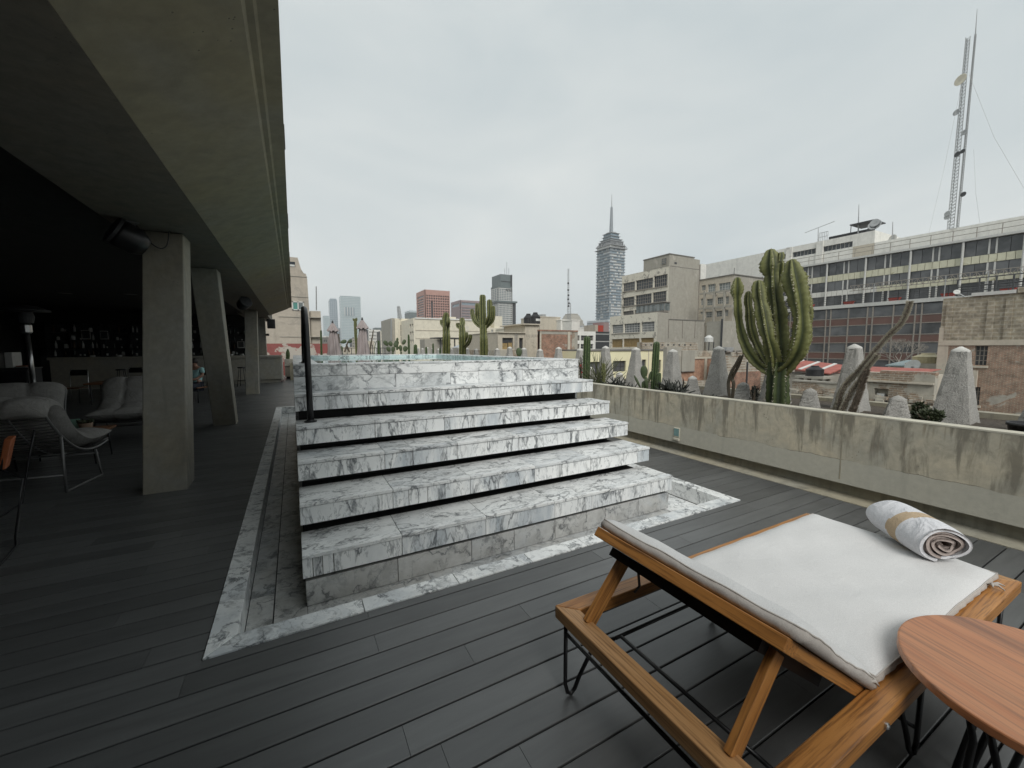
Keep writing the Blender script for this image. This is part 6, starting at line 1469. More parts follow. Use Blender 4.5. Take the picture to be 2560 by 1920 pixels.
def tangle(label, cpx, X, wpx, hpx, n, mat='dark_leaf', r=0.012, name='succulent', seed=0, curl=0.6, up=0.5):
    c = at_x(*cpx, X); s_ = (at_x(cpx[0]+10, cpx[1], X)-c).length/10*0.9; W, H = wpx*s_/2, hpx*s_
    t = thing(name, label, 'succulent', (X, c.y, c.z)); r_ = random.Random(seed)
    for i in range(n):
        p = Vector((X+r_.uniform(-0.12, 0.16), c.y+r_.uniform(-W, W)*0.8, c.z-0.08)); d = Vector((r_.uniform(-1, 1), r_.uniform(-1, 1), r_.uniform(0.2, 1)*up+0.4)).normalized(); P = [p]
        L = H*r_.uniform(0.5, 1.15)/5
        for k in range(6): d = (d+Vector((r_.uniform(-1, 1), r_.uniform(-1, 1), r_.uniform(-0.6, 0.7)))*curl*0.45).normalized(); P.append(P[-1]+d*L)
        MB().tube(P, [r*1.1, r*1.15, r, r*1.05, r*0.95, r*0.85, r*0.4], 7).build('branch', MAT[mat], t, smooth=True)
    return t
tangle('dark tangled finger succulent below the stubby obelisk', Z7(590, 965), 5.42, 26, 22, 26, seed=1, r=0.009)
tangle('dark spreading finger succulent right of the stubby obelisk', Z7(755, 1005), 5.42, 32, 16, 26, seed=2, r=0.009, up=0.3)
tangle('dense dark heap of finger succulent beside the thick column cactus', Z7(1490, 1065), 5.38, 62, 32, 70, seed=3, r=0.011, curl=1.0)
tangle('low brown creeping succulent before the orange brick wall', Z7(2010, 1150), 5.32, 62, 16, 46, seed=4, r=0.009, up=0.2, mat='dark_leaf')
tangle('low brown creeping succulent left of the short rounded obelisk', Z4f(1450, 1440), 5.3, 30, 10, 20, seed=5, r=0.008, up=0.2)
# twiggy green shrub with a knobbly pad
t = tangle('twiggy olive shrub leaning on the obelisk by the pool corner', Z7(345, 950), 5.5, 26, 52, 60, seed=6, r=0.006, mat='green_stem', name='shrub', curl=0.35, up=1.4)
c = z7(425, 960, 5.5); ribbed(t, [c, z7(420, 850, 5.5), z7(425, 660, 5.5)], [0.03, 0.045, 0.035], 6, 0.6, 26, 0.2, 9, 'knobbly_stem', mat='euph', seed=77)
def leafy(label, cpx, X, wpx, hpx, n, mat='olive_leaf', leaf=0.05, seed=0, name='shrub', stems=7, cat='shrub'):
    c = at_x(*cpx, X); s_ = (at_x(cpx[0]+10, cpx[1], X)-c).length/10*0.9; W, H = wpx*s_/2, hpx*s_
    t = thing(name, label, cat, (X, c.y, c.z)); r_ = random.Random(seed); st_ = MB(); lf = MB()
    for i in range(stems):
        q = Vector((X+r_.uniform(-0.1, 0.1), c.y+r_.uniform(-W, W)*0.8, c.z+H*r_.uniform(0.5, 0.95))); st_.tube([Vector((X, c.y+r_.uniform(-W, W)*0.3, c.z-0.08)), (q+Vector((X, c.y, c.z)))/2, q], [0.012, 0.009, 0.005], 5)
    for i in range(n):
        a, b_ = r_.uniform(0, 2*pi), math.acos(r_.uniform(-1, 1)); rad = r_.uniform(0.55, 1.0)**0.5*(0.82+0.3*sin(3*a+seed)*sin(2*b_))
        p = Vector((X+sin(b_)*cos(a)*W*0.8*rad, c.y+sin(b_)*sin(a)*W*rad, c.z+H*0.5+cos(b_)*H*0.52*rad))
        d = Vector((r_.uniform(-1, 1), r_.uniform(-1, 1), r_.uniform(-0.2, 1))).normalized(); e = d.cross(Vector((r_.uniform(-1, 1), r_.uniform(-1, 1), 0.3))).normalized(); l = leaf*r_.uniform(0.6, 1.2); up_ = d.cross(e)*l*0.12; b0 = len(lf.v)
        lf.v += [tuple(p), tuple(p+d*l*0.5+e*l*0.24+up_), tuple(p+d*l), tuple(p+d*l*0.5-e*l*0.24+up_)]; lf.f += [(b0, b0+1, b0+2), (b0, b0+2, b0+3)]; lf.m += [0, 0]
    st_.build('stems', MAT['bark'], t); lf.build('foliage', MAT[mat], t, kind='stuff'); return t
leafy('small upright dark shrub between short obelisk and big cactus', Z4f(1790, 1490), 5.4, 22, 46, 500, seed=11, leaf=0.032, mat='dark_leaf')
leafy('glossy dark green leafy shrub before the tall obelisk', (2322, 1056), 5.5, 76, 46, 1100, seed=12, leaf=0.045)
leafy('taller tuft of glossy dark leaves behind the leafy shrub', (2297, 1052), 5.6, 40, 66, 700, seed=13, leaf=0.045)
t = leafy('crown of thorns bush with red flowers at the pool corner', (1454, 948), 5.62, 16, 44, 260, seed=14, leaf=0.03)
MAT['petal'] = m_plain('red_petal', (0.50, 0.03, 0.03), 0.6)
r_ = random.Random(3); fl = MB()
for (py, k) in ((914, 5), (931, 5), (920, 2)):
    for _ in range(k):
        c = at_x(1453.5+r_.uniform(-4, 4), py+r_.uniform(-2.5, 2.5), 5.52); fl.sphere(c, 0.012, 6, 4)
fl.build('flowers', MAT['petal'], t)
# spiny snaking stems left of the big cactus
t = thing('snake_cactus', 'two dark snaking spiny stems left of the big candelabra cactus', 'cactus', at_x(*Z4f(1580, 1450), 5.5))
for i, pts in enumerate(([(1565, 1460), (1552, 1330), (1580, 1220), (1625, 1140), (1665, 1060)], [(1590, 1460), (1600, 1330), (1590, 1270), (1640, 1170), (1690, 1050)])):
    ribbed(t, [at_x(*Z4f(x, y), 5.5+0.04*i) for x, y in pts], [0.02, 0.022, 0.022, 0.02, 0.016], 6, 0.75, 50, 0.05, 24, 'stem', mat='snake', spine='spine_d', seed=60+i)
# boojum stems with furry spines
Z8 = lambda x, y: (1980+x/6.913, 820+y/6.913)
t = thing('boojum_tree', 'cluster of long grey spiny boojum stems leaning over the planter wall', 'succulent tree', at_x(*Z8(900, 1420), 5.6))
stems = [([(790, 1440), (850, 1130), (960, 940), (1100, 790), (1270, 600), (1450, 380), (1690, 110), (1870, -60), (1990, -290), (2040, -460)], 0.021, 0.0), ([(860, 1440), (1000, 1150), (1150, 930), (1290, 700), (1390, 570), (1480, 460)], 0.021, -0.04), ([(1030, 1460), (1110, 1270), (1180, 1090), (1230, 920), (1300, 720)], 0.022, -0.06), ([(745, 1430), (800, 1260), (835, 1120), (900, 1010)], 0.018, 0.03), ([(1310, 620), (1400, 540), (1470, 480)], 0.02, 0.02)]
MAT['boojum'] = m_plain('boojum_bark', (0.16, 0.13, 0.10), 0.9, var=0.5, scale=30, bump=0.6)
for i, (pts, r0, dx) in enumerate(stems):
    P, R_ = smooth_path([at_x(*Z8(x, y), 5.6+dx) for x, y in pts], [r0*(1-0.35*j/len(pts)) for j in range(len(pts))], 12*len(pts))
    o = MB().tube(P, R_, 10).build('stem', MAT['boojum'], t, smooth=True); sp = MB(); r_ = random.Random(i)
    for k in range(len(P)*26):
        j = r_.randrange(len(P)-1); f = r_.random(); p = P[j]+(P[j+1]-P[j])*f; d = (P[j+1]-P[j]).normalized(); e = d.cross(Vector((r_.uniform(-1,1), r_.uniform(-1,1), r_.uniform(-1,1)))).normalized(); b0 = len(sp.v)
        q = p+e*R_[j]; tip = q+(e*0.9+d*0.5)*0.022; sp.v += [tuple(q+d*0.0035), tuple(q-d*0.0035), tuple(tip)]; sp.f.append((b0, b0+1, b0+2)); sp.m.append(0)
    sp.build('spines', MAT['spine' if i != 2 else 'spine_d'], o, kind='stuff')
# black pot at the right edge
c = at_x(2556, 1078, 5.35)
t = thing('plant_pot', 'round black plastic pot on the planter soil at the wall', 'pot', (5.35, c.y-0.03, 0.74)); MB().lathe([(0.085, 0), (0.115, 0.2), (0.125, 0.2), (0.125, 0.225), (0.11, 0.225), (0.1, 0.19), (0.01, 0.18)], (5.35, c.y-0.03, 0.74), 28).build('pot', MAT['tank'], t, smooth=True)

# ------------------------------------------------------------------ planting further along the terrace
K5 = lambda x, y: (980+x/6.9125, 700+y/6.9125)
def far_cactus(label, Xp, base, parts, mat='euph', name='candelabra_cactus', conv=K5):
    u = (at_x(*conv(base[0]+100, base[1]), Xp)-at_x(*conv(*base), Xp)); um = (u-FW*u.dot(FW)).length/100
    b = at_x(*conv(*base), Xp); t = thing(name, label, 'cactus', (Xp, b.y, 0.7))
    for i, (nm, pts, rs, ribs) in enumerate(parts):
        P = [at_x(*conv(x, y), Xp+(0.1*(i % 3-1) if j else 0)) for j, (x, y) in enumerate(pts)]
        if nm == 'trunk': P[0].z = 0.7
        ribbed(t, P, [r*um for r in rs], ribs, 0.55, 36, 0.09, 16, nm, mat=mat, seed=int(base[0])+i, tipround=(nm != 'trunk'))
    return t
far_cactus('candelabra cactus with five stout arms beyond the pool', 5.7, (1588, 1300), [('trunk', [(1588, 1300), (1588, 1100), (1583, 930), (1580, 780)], [62, 62, 58, 56], 6), ('arm', [(1575, 820), (1572, 650), (1566, 420), (1563, 250)], [54, 56, 52, 46], 5), ('arm', [(1555, 820), (1490, 680), (1478, 540), (1472, 400)], [36, 40, 40, 34], 5), ('arm', [(1540, 815), (1440, 730), (1395, 610), (1382, 500)], [34, 36, 36, 30], 5), ('arm', [(1610, 820), (1680, 660), (1688, 500), (1682, 335)], [40, 44, 46, 40], 5), ('arm', [(1630, 810), (1730, 700), (1752, 570), (1752, 445)], [32, 34, 32, 26], 5)])
far_cactus('short armed cactus with a crooked side arm beyond the pool', 5.75, (1215, 1280), [('trunk', [(1215, 1280), (1220, 1050), (1215, 900), (1205, 780)], [48, 50, 46, 40], 6), ('arm', [(1200, 830), (1155, 800), (1150, 740)], [34, 36, 34], 5), ('arm', [(1210, 800), (1215, 730), (1205, 655)], [36, 40, 34], 5), ('arm', [(1245, 1160), (1310, 1100), (1350, 1010), (1358, 940)], [24, 26, 26, 22], 5), ('arm', [(1260, 1050), (1290, 980), (1290, 900)], [24, 26, 20], 5)])
far_cactus('tall column cactus with a dark budding crown beyond the pool', 5.7, (935, 1270), [('trunk', [(935, 1270), (940, 1050), (938, 900), (935, 800)], [50, 50, 48, 44], 6), ('arm', [(935, 820), (930, 700), (938, 560)], [48, 52, 30], 5), ('arm', [(910, 810), (868, 760), (856, 690)], [26, 28, 22], 5), ('arm', [(950, 810), (975, 740), (970, 640)], [24, 26, 18], 5)])
for (x0, y0, y1, w, X, lab) in ((895, 1250, 1060, 22, 5.6, 'short dark column beside the budding cactus'), (710, 1240, 1090, 22, 5.7, 'short dark column cactus among the far obelisks'), (830, 1240, 1170, 24, 5.7, 'small dark cactus stub among the far obelisks'), (592, 1240, 1150, 24, 5.7, 'pointed dark cactus stub among the far obelisks'), (405, 1240, 1110, 40, 5.7, 'squat barrel column cactus at the start of the far obelisks')):
    b_, e_ = at_x(*K5(x0, y0), X), at_x(*K5(x0, y1), X); um = (at_x(*K5(x0+w, y0), X)-b_); um = (um-FW*um.dot(FW)).length/2; b_.z = 0.7
    t = thing('column_cactus', lab, 'cactus', b_); ribbed(t, [b_, (b_+e_)/2, e_], [um, um*1.05, um*0.8], 7, 0.7, 16, 0.03, 8, 'stem', mat='cereus', seed=int(x0))
c = at_x(*K5(1760+1060, 1240), 5.7)
p = at_x(1683/1.0*0+1309, 905, 5.75); t = thing('prickly_pear', 'oval cactus pad before the far obelisks', 'cactus', (5.6, p.y, 0.75)); u = 0.0095
pad(t, (5.6, p.y, at_x(1309, 893, 5.6).z), 15.5*u*1.15, 24*u*1.15, 0.05, 0, RAD(-35)); MB().tube([(5.6, p.y, 0.72), (5.6, p.y, at_x(1309, 892, 5.6).z)], 0.03, 6).build('stem', MAT['pad'], t)

# end planter across the far deck
YE = 23.6
ep = thing('end_planter', 'low concrete planter across the far end of the deck', 'planter', (2.4, YE, 0)); MB().box(-0.2, 4.9, YE-0.4, YE+1.2, -0.02, 0.85).build('box', MAT['base_c'], ep); MB().box(-0.1, 4.8, YE-0.3, YE+1.1, 0.85, 0.87).build('soil', MAT['soil'], ep)
J7 = lambda x, y: (780+x/7.373, 760+y/7.373)
def j7(x, y, Y=YE): return at_y(*J7(x, y), Y)
ju = (j7(200, 800)-j7(100, 800)).length/100
def far_col(label, pts, rs, name='column_cactus', Y=YE, ribs=6, mat='cereus'):
    P = [j7(x, y, Y) for x, y in pts]; P[0].z = 0.8; t = thing(name, label, 'cactus', P[0]); ribbed(t, P, [r*ju*Y/YE for r in rs], ribs, 0.65, 30, 0.07, 12, 'stem', mat=mat, seed=int(pts[0][0])); return t
t = far_col('tall knobbly column cactus between the two parasols', [(822, 900), (818, 750), (805, 560), (800, 400), (795, 260)], [28, 28, 30, 32, 24], mat='euph')
for pts in ([(795, 320), (768, 300), (758, 262)], [(812, 320), (826, 290), (824, 252)]): ribbed(t, [j7(*p) for p in pts], [14*ju, 16*ju, 13*ju], 5, 0.6, 12, 0.1, 5, 'bud', seed=pts[0][0])
far_col('slim column cactus before the red wall', [(172, 900), (170, 700), (166, 480)], [22, 22, 19])
far_col('short fat column cactus right of the parasols', [(1228, 900), (1228, 780), (1228, 672)], [24, 25, 22])
far_col('dark ragged column cactus beside the prickly pears', [(1788, 900), (1785, 720), (1780, 560)], [24, 25, 20])
far_col('tiny dark column cactus right of the short fat column', [(1130, 900), (1160, 780), (1200, 670)], [8, 8, 6])
def far_pear(label, spec, Y=YE):
    c = j7(spec[0][0], 900, Y); t = thing('prickly_pear', label, 'cactus', (c.x, Y, 0.8))
    MB().tube([(c.x, Y, 0.8), j7(spec[0][0], spec[0][1], Y)], 20*ju, 7).build('stem', MAT['pad'], t)
    for (x, y, w, h, tl) in spec: pad(t, j7(x, y, Y), w*ju, h*ju, 26*ju, RAD(tl), RAD(random.uniform(-20, 20)))
far_pear('large prickly pear with many round pads', [(1490, 890, 80, 130, 8), (1430, 880, 90, 120, -20), (1470, 780, 90, 120, -22), (1540, 800, 110, 110, 10), (1400, 770, 90, 140, -38), (1530, 760, 100, 120, 34), (1570, 700, 55, 95, 6), (1560, 850, 70, 90, 24)])
far_pear('upright prickly pear beside the ragged column', [(1640, 880, 75, 150, -6), (1670, 750, 80, 130, 28), (1710, 880, 110, 130, 12), (1650, 860, 60, 110, -20)])
far_pear('prickly pear with two flat ears beside the left parasol', [(540, 890, 60, 130, 4), (520, 710, 80, 130, 75), (660, 710, 80, 100, 60)])
t = thing('ocotillo', 'bundle of thin leaning dark sticks right of the second parasol', 'plant', j7(1080, 890))
for pts in ([(1060, 900), (1090, 720), (1110, 620), (1132, 480)], [(1055, 900), (1080, 780), (1090, 700)], [(600, 890), (640, 760), (665, 690)], [(690, 890), (650, 780), (630, 740)], [(500, 720), (492, 640), (490, 550)]):
    MB().tube([j7(*p) for p in pts], [0.05, 0.045, 0.04, 0.03][:len(pts)], 6).build('stick', MAT['bark'], t)
# fence railings beyond
t = thing('far_railing', 'thin dark railing behind the far prickly pears', 'railing', j7(1000, 880, 25.2)); mb = MB(); a, b_ = j7(400, 850, 25.2), j7(1420, 850, 25.2)
for z in (0.9, 1.25, 1.6): mb.tube([(a.x, 25.2, z), (b_.x, 25.2, z)], 0.02, 5)
for i in range(14): x = a.x+(b_.x-a.x)*i/13; mb.tube([(x, 25.2, 0.0), (x, 25.2, 1.6)], 0.02, 5)
mb.build('rails', MAT['dark_p'], t)

# ------------------------------------------------------------------ closed parasols
MAT['parasol'] = m_fabric('mauve_parasol_cloth', (0.40, 0.35, 0.34), 0.15, 200, wrinkle=0.1)
def parasol(label, tip, base_l, base_r, Y):
    tp = j7(*tip, Y); bl, br = j7(*base_l, Y), j7(*base_r, Y); W = (br.x-bl.x)/2; cx_ = (bl.x+br.x)/2; x0 = (tp.x+cx_)/2; H = tp.z
    t = thing('closed_parasol', label, 'parasol', (x0, Y, 0), group='folded parasols behind the pool')
    MB().tube([(x0, Y, 0.05), (x0, Y, H)], 0.022, 10).build('pole', MAT['black_metal'], t)
    MB().box(x0-0.3, x0+0.3, Y-0.3, Y+0.3, 0.0, 0.06).build('base', MAT['black_metal'], t, bevel=0.01)
    MB().lathe([(0.012, 0), (0.03, 0.03), (0.035, 0.06), (0.015, 0.1), (0.004, 0.13)], (x0, Y, H-0.11), 10).build('finial', MAT['dark_p'], t, smooth=True)
    mb = MB(); n = 64; L = 30; zb = 0.75; zt = H-0.32
    for i in range(L+1):
        f = i/L; z = zt+(zb-zt)*f; r0 = 0.10+(W*1.36-0.10)*f**0.8
        for j in range(n):
            a = 2*pi*j/n; fold = (0.5+0.5*cos(8*a+0.6*sin(a)))**0.7; r = r0*(0.62+0.42*fold)+0.012*sin(5*f*pi+3*a); mb.v.append((x0+r*cos(a)+(cx_-x0)*f, Y+r*sin(a), z+0.03*fold*(f > 0.97)))
    for i in range(L):
        for j in range(n): mb.f.append((i*n+j, i*n+(j+1)%n, (i+1)*n+(j+1)%n, (i+1)*n+j)); mb.m.append(0)
    mb.build('canopy', MAT['parasol'], t, smooth=True)
    mb = MB(); 
    for i in range(9):
        f = i/8; z = H-0.09-0.27*f; r0 = 0.04+0.16*f
        for j in range(n):
            a = 2*pi*j/n; fold = 0.5+0.5*cos(8*a); mb.v.append((x0+r0*(0.8+0.3*fold)*cos(a), Y+r0*(0.8+0.3*fold)*sin(a), z-0.05*f*(1-fold)))
    for i in range(8):
        for j in range(n): mb.f.append((i*n+j, i*n+(j+1)%n, (i+1)*n+(j+1)%n, (i+1)*n+j)); mb.m.append(0)
    mb.build('vent_cap', MAT['parasol'], t, smooth=True); return t
parasol('folded mauve parasol nearer the red wall', (362, 310), (290, 890), (545, 890), 16.5)
parasol('folded mauve parasol beside the tall knobbly cactus', (930, 252), (828, 885), (1052, 885), 15.0)
# ================================================================== sun lounger
MAT['teak'] = m_wood('weathered_teak', (0.36, 0.150, 0.036), (0.46, 0.215, 0.062), (0.11, 0.045, 0.014), 1.0, 0.40, 0.75)
MAT['teak_grey'] = m_wood('sun_bleached_teak', (0.40, 0.205, 0.075), (0.50, 0.29, 0.13), (0.15, 0.07, 0.025), 1.0, 0.5, 0.4)
MAT['teak_red'] = m_wood('reddish_table_teak', (0.40, 0.155, 0.068), (0.50, 0.235, 0.115), (0.13, 0.075, 0.05), 0.55, 0.36, 0.8, 0.5)
MAT['canvas'] = m_fabric('off_white_canvas', (0.66, 0.655, 0.645), 0.06, 300, wrinkle=0.12)
MAT['canvas_side'] = m_fabric('grey_beige_canvas', (0.50, 0.46, 0.42), 0.12, 300, wrinkle=0.25)
MAT['rod'] = m_plain('black_steel_rod', (0.010, 0.010, 0.011), 0.35, 0.0, var=0.2)
lg = thing('sun_lounger', 'teak sun lounger with raised back and pale canvas cushion on black hairpin legs', 'sun lounger', (2.08, 0.97, 0))
FX0, FX1, FY0, FY1, FT = 1.005, 3.175, 0.480, 1.452, 0.42
fw_, fh = 0.082, 0.058
zc = FT-fh/2
def mitre(name, pts, mat):        # flat frame member with mitred ends, own X along its length
    c = Vector((sum(p[0] for p in pts)/4, sum(p[1] for p in pts)/4, zc)); L = Vector((pts[1][0]-pts[0][0], pts[1][1]-pts[0][1], 0)); a = math.atan2(L.y, L.x)
    M = Matrix.Translation(c) @ Matrix.Rotation(a, 4, 'Z'); Mi = M.inverted(); q = [Mi @ Vector((p[0], p[1], zc)) for p in pts]
    mb = MB().hexa([(v.x, v.y, -fh/2) for v in q]+[(v.x, v.y, fh/2) for v in q]); o = bpy.data.objects.new(name, mb.mesh(name, MAT[mat])); o.matrix_basis = M; link(o, lg)
    md = o.modifiers.new('bevel', 'BEVEL'); md.width = 0.005; md.segments = 3; return o
g = 0.0006
mitre('frame_rail', [(FX0, FY0), (FX1, FY0), (FX1-fw_, FY0+fw_), (FX0+fw_, FY0+fw_)], 'teak')
mitre('frame_rail', [(FX1, FY1), (FX0, FY1), (FX0+fw_, FY1-fw_), (FX1-fw_, FY1-fw_)], 'teak')
mitre('frame_rail', [(FX0-g, FY1-g), (FX0-g, FY0+g), (FX0+fw_-g, FY0+fw_+g), (FX0+fw_-g, FY1-fw_-g)], 'teak_grey')
mitre('frame_rail', [(FX1+g, FY0+g), (FX1+g, FY1-g), (FX1-fw_+g, FY1-fw_-g), (FX1-fw_+g, FY0+fw_+g)], 'teak_grey')
for i in range(9):
    x = 1.80+i*0.15; board('seat_slat', (x, FY0+fw_, zc+0.006), (x, FY1-fw_, zc+0.006), 0.075, 0.022, MAT['teak'], lg)
# backrest: hinge at x=1.655, top edge at x=1.17, z=0.77
HX, HZ, TX, TZ = 1.665, 0.415, 1.172, 0.772
by0, by1 = 0.565, 1.372
dvec = (Vector((TX, 0, TZ))-Vector((HX, 0, HZ))).normalized(); nrm = Vector((-dvec.z, 0, dvec.x)) if dvec.x > 0 else Vector((dvec.z, 0, -dvec.x)); nrm = nrm if nrm.z > 0 else -nrm
def bp(s, y, off=0.0): return Vector((HX, y, HZ))+dvec*s+nrm*off
BL = (Vector((TX, 0, TZ))-Vector((HX, 0, HZ))).length
board('backrest_stile', bp(-0.06, by0+0.035), bp(BL-0.0705, by0+0.035), 0.07, 0.042, MAT['teak'], lg, up=nrm)
board('backrest_stile', bp(-0.06, by1-0.035), bp(BL-0.0705, by1-0.035), 0.07, 0.042, MAT['teak'], lg, up=nrm)
board('backrest_rail', bp(BL-0.035, by0), bp(BL-0.035, by1), 0.07, 0.043, MAT['teak'], lg, up=nrm)
board('backrest_rail', bp(0.02, by0+0.071), bp(0.02, by1-0.071), 0.06, 0.04, MAT['teak'], lg, up=nrm)
for i in range(5): s_ = 0.10+i*0.09; board('backrest_slat', bp(s_, by0+0.0705, 0.004), bp(s_, by1-0.0705, 0.004), 0.062, 0.02, MAT['teak'], lg, up=nrm)
MB().hexa([bp(0.05, by0+0.09, -0.06), bp(0.05, by1-0.06, -0.06), bp(BL-0.075, by1-0.06, -0.06), bp(BL-0.075, by0+0.09, -0.06), bp(0.05, by0+0.09, -0.023), bp(0.05, by1-0.06, -0.023), bp(BL-0.075, by1-0.06, -0.023), bp(BL-0.075, by0+0.09, -0.023)]).build('backrest_underside', m_plain('near_black_board', (0.018, 0.011, 0.008), 0.6), lg)  # near-black board set under the backrest slats
for y in (1.295, 0.645):
    board('prop', (1.075, y, FT-0.012), bp(BL-0.16, y, -0.03), 0.062, 0.026, MAT['teak'], lg, up=(0, 1, 0.001))
MB().tube([bp(BL-0.2, 1.24, -0.05), bp(BL-0.2, 1.24, -0.05)+Vector((0.0, -0.01, -0.07)), bp(BL-0.2, 1.24, -0.05)+Vector((-0.02, 0, -0.10))], 0.006, 6).build('catch_hook', MAT['rod'], lg)
MB().lathe([(0.011, 0), (0.011, 0.008), (0.006, 0.012), (0.001, 0.013)], n=14).xf(Matrix.Translation((1.62, FY0+0.001, zc-0.002)) @ Matrix.Rotation(RAD(90), 4, 'X')).build('bolt', MAT['steel'], lg)
# hairpin legs and stretcher rods
def hairpin(x, y, dx, dy):
    P = [(x, y, FT-fh), (x, y, 0.06), (x+dx*0.012, y+dy*0.012, 0.018), (x+dx*0.03, y+dy*0.03, 0.009), (x+dx*0.05, y+dy*0.05, 0.03), (x+dx*0.075, y+dy*0.075, 0.09), (x+dx*0.13, y+dy*0.13, 0.19), (x+dx*0.16, y+dy*0.16, 0.235), (x+dx*0.19, y+dy*0.19, 0.24), (x+dx*0.26, y+dy*0.26, 0.24)]
    MB().tube(P, 0.0095, 10).build('leg', MAT['rod'], lg, smooth=True)
for x, y, dx, dy in ((1.03, 1.40, 0.9, -0.25), (1.03, 0.53, 0.9, 0.25), (3.13, 1.40, -0.9, -0.25), (3.13, 0.53, -0.9, 0.25), (2.07, 0.52, -0.35, 0.3), (2.07, 1.41, 0.35, -0.3)): hairpin(x, y, dx, dy)
for p, q in (((1.03, 1.40, 0.31), (1.03, 0.53, 0.31)), ((1.30, 1.33, 0.24), (1.30, 0.60, 0.24)), ((1.27, 1.335, 0.24), (2.9, 1.335, 0.24)), ((1.27, 0.595, 0.24), (2.9, 0.595, 0.24)), ((3.13, 1.40, 0.31), (3.13, 0.53, 0.31)), ((2.07, 1.41, 0.12), (2.07, 0.52, 0.12))):
    MB().tube([p, q], 0.0085, 8).build('stretcher_rod', MAT['rod'], lg, smooth=True)
# cushion: seat pad and back pad with a soft crease between them
def cushion(name, O, U, V, N, lu, lv, th, nu=34, nv=40, seed=0, mats=('canvas', 'canvas_side'), parent=None, puff=0.012):
    r_ = random.Random(seed); mb = MB(); ph = [r_.uniform(0, 6) for _ in range(8)]
    def h(u, v):
        e = min(u, 1-u)*lu; f_ = min(v, 1-v)*lv; d = min(e, f_); k = 1-math.exp(-d/0.025)
        w = puff*(math.sin(3*u*pi)*0.12+0.9*(1-math.exp(-d/0.09)))+0.0022*sin(23*u+ph[0]+4*sin(5*v+ph[1]))*sin(3.3*v*pi+ph[2])+0.0018*sin(17*v+9*u+ph[3])+0.0013*sin(41*u-13*v+ph[4])
        return th*(0.62+0.38*k)+w
    for i in range(nu+1):
        for j in range(nv+1):
            u, v = i/nu, j/nv; wob = 0.004*sin(9*v+ph[5])*(1 if i in (0, nu) else 0); mb.v.append(tuple(O+U*(u*lu+wob)+V*(v*lv+0.003*sin(8*u+ph[6])*(1 if j in (0, nv) else 0))+N*h(u, v)))
    b1 = len(mb.v)
    for i in range(nu+1):
        for j in range(nv+1): mb.v.append(tuple(O+U*(i/nu*lu)+V*(j/nv*lv)))
    w_ = nv+1
    for i in range(nu):
        for j in range(nv):
            mb.f.append((i*w_+j, (i+1)*w_+j, (i+1)*w_+j+1, i*w_+j+1)); mb.m.append(0); mb.f.append((b1+i*w_+j, b1+i*w_+j+1, b1+(i+1)*w_+j+1, b1+(i+1)*w_+j)); mb.m.append(1)
    # bulging side band
    ringt = [(i, 0) for i in range(nu)]+[(nu, j) for j in range(nv)]+[(i, nv) for i in range(nu, 0, -1)]+[(0, j) for j in range(nv, 0, -1)]
    mids = []
    for (i, j) in ringt:
        top, bot = Vector(mb.v[i*w_+j]), Vector(mb.v[b1+i*w_+j]); out = (U*((i/nu)-0.5)*2*(1 if i in (0, nu) else 0)+V*((j/nv)-0.5)*2*(1 if j in (0, nv) else 0))
        mids.append(len(mb.v)); mb.v.append(tuple((top+bot)/2+out.normalized()*(0.010+0.003*sin(i*2.1+j*1.7))))
    n = len(ringt)
    for k in range(n):
        (i, j), (i2, j2) = ringt[k], ringt[(k+1) % n]; a, b = i*w_+j, i2*w_+j2
        mb.f.append((b, a, mids[k], mids[(k+1) % n])); mb.m.append(1); mb.f.append((mids[(k+1) % n], mids[k], b1+a, b1+b)); mb.m.append(1)
    o = mb.build(name, [MAT[m] for m in mats], parent, smooth=True)
    P = [Vector(mb.v[i*w_+j]) for (i, j) in ringt]; MB().tube(P, 0.0032, 6, closed=True).build('piping', MAT[mats[1]], o, smooth=True); return o
cu = thing('lounger_cushion', 'long off white canvas cushion lying over the teak lounger', 'cushion', (2.1, 0.96, FT))
yy0, yy1 = 0.552, 1.384
cushion('seat_pad', Vector((1.735, yy0, FT+0.003)), Vector((1, 0, 0)), Vector((0, 1, 0)), Vector((0, 0, 1)), 1.372, yy1-yy0, 0.045, 44, 34, 1, parent=cu)
cushion('back_pad', bp(-0.03, yy0-0.005, 0.024), dvec, Vector((0, 1, 0)), nrm, BL+0.01, yy1-yy0-0.005, 0.058, 26, 34, 2, parent=cu, puff=0.02)
for (p, q, r__) in ((Vector((2.93, yy0-0.006, FT+0.022)), Vector((3.01, yy0-0.045, FT+0.012)), 1), (Vector((2.93, yy0-0.006, FT+0.022)), Vector((2.965, yy0-0.055, FT+0.008)), 2), (Vector((2.93, yy0-0.006, FT+0.022)), Vector((2.90, yy0-0.03, FT+0.03)), 3), (bp(0.03, yy0, 0.04), bp(-0.02, yy0-0.02, 0.05), 4)):
    m_ = (p+q)/2+Vector((0, -0.006, 0.014)); MB().tube([p, m_, q], [0.004, 0.006, 0.003], 6).build('tie_ribbon', MAT['canvas_side'], cu, smooth=True)
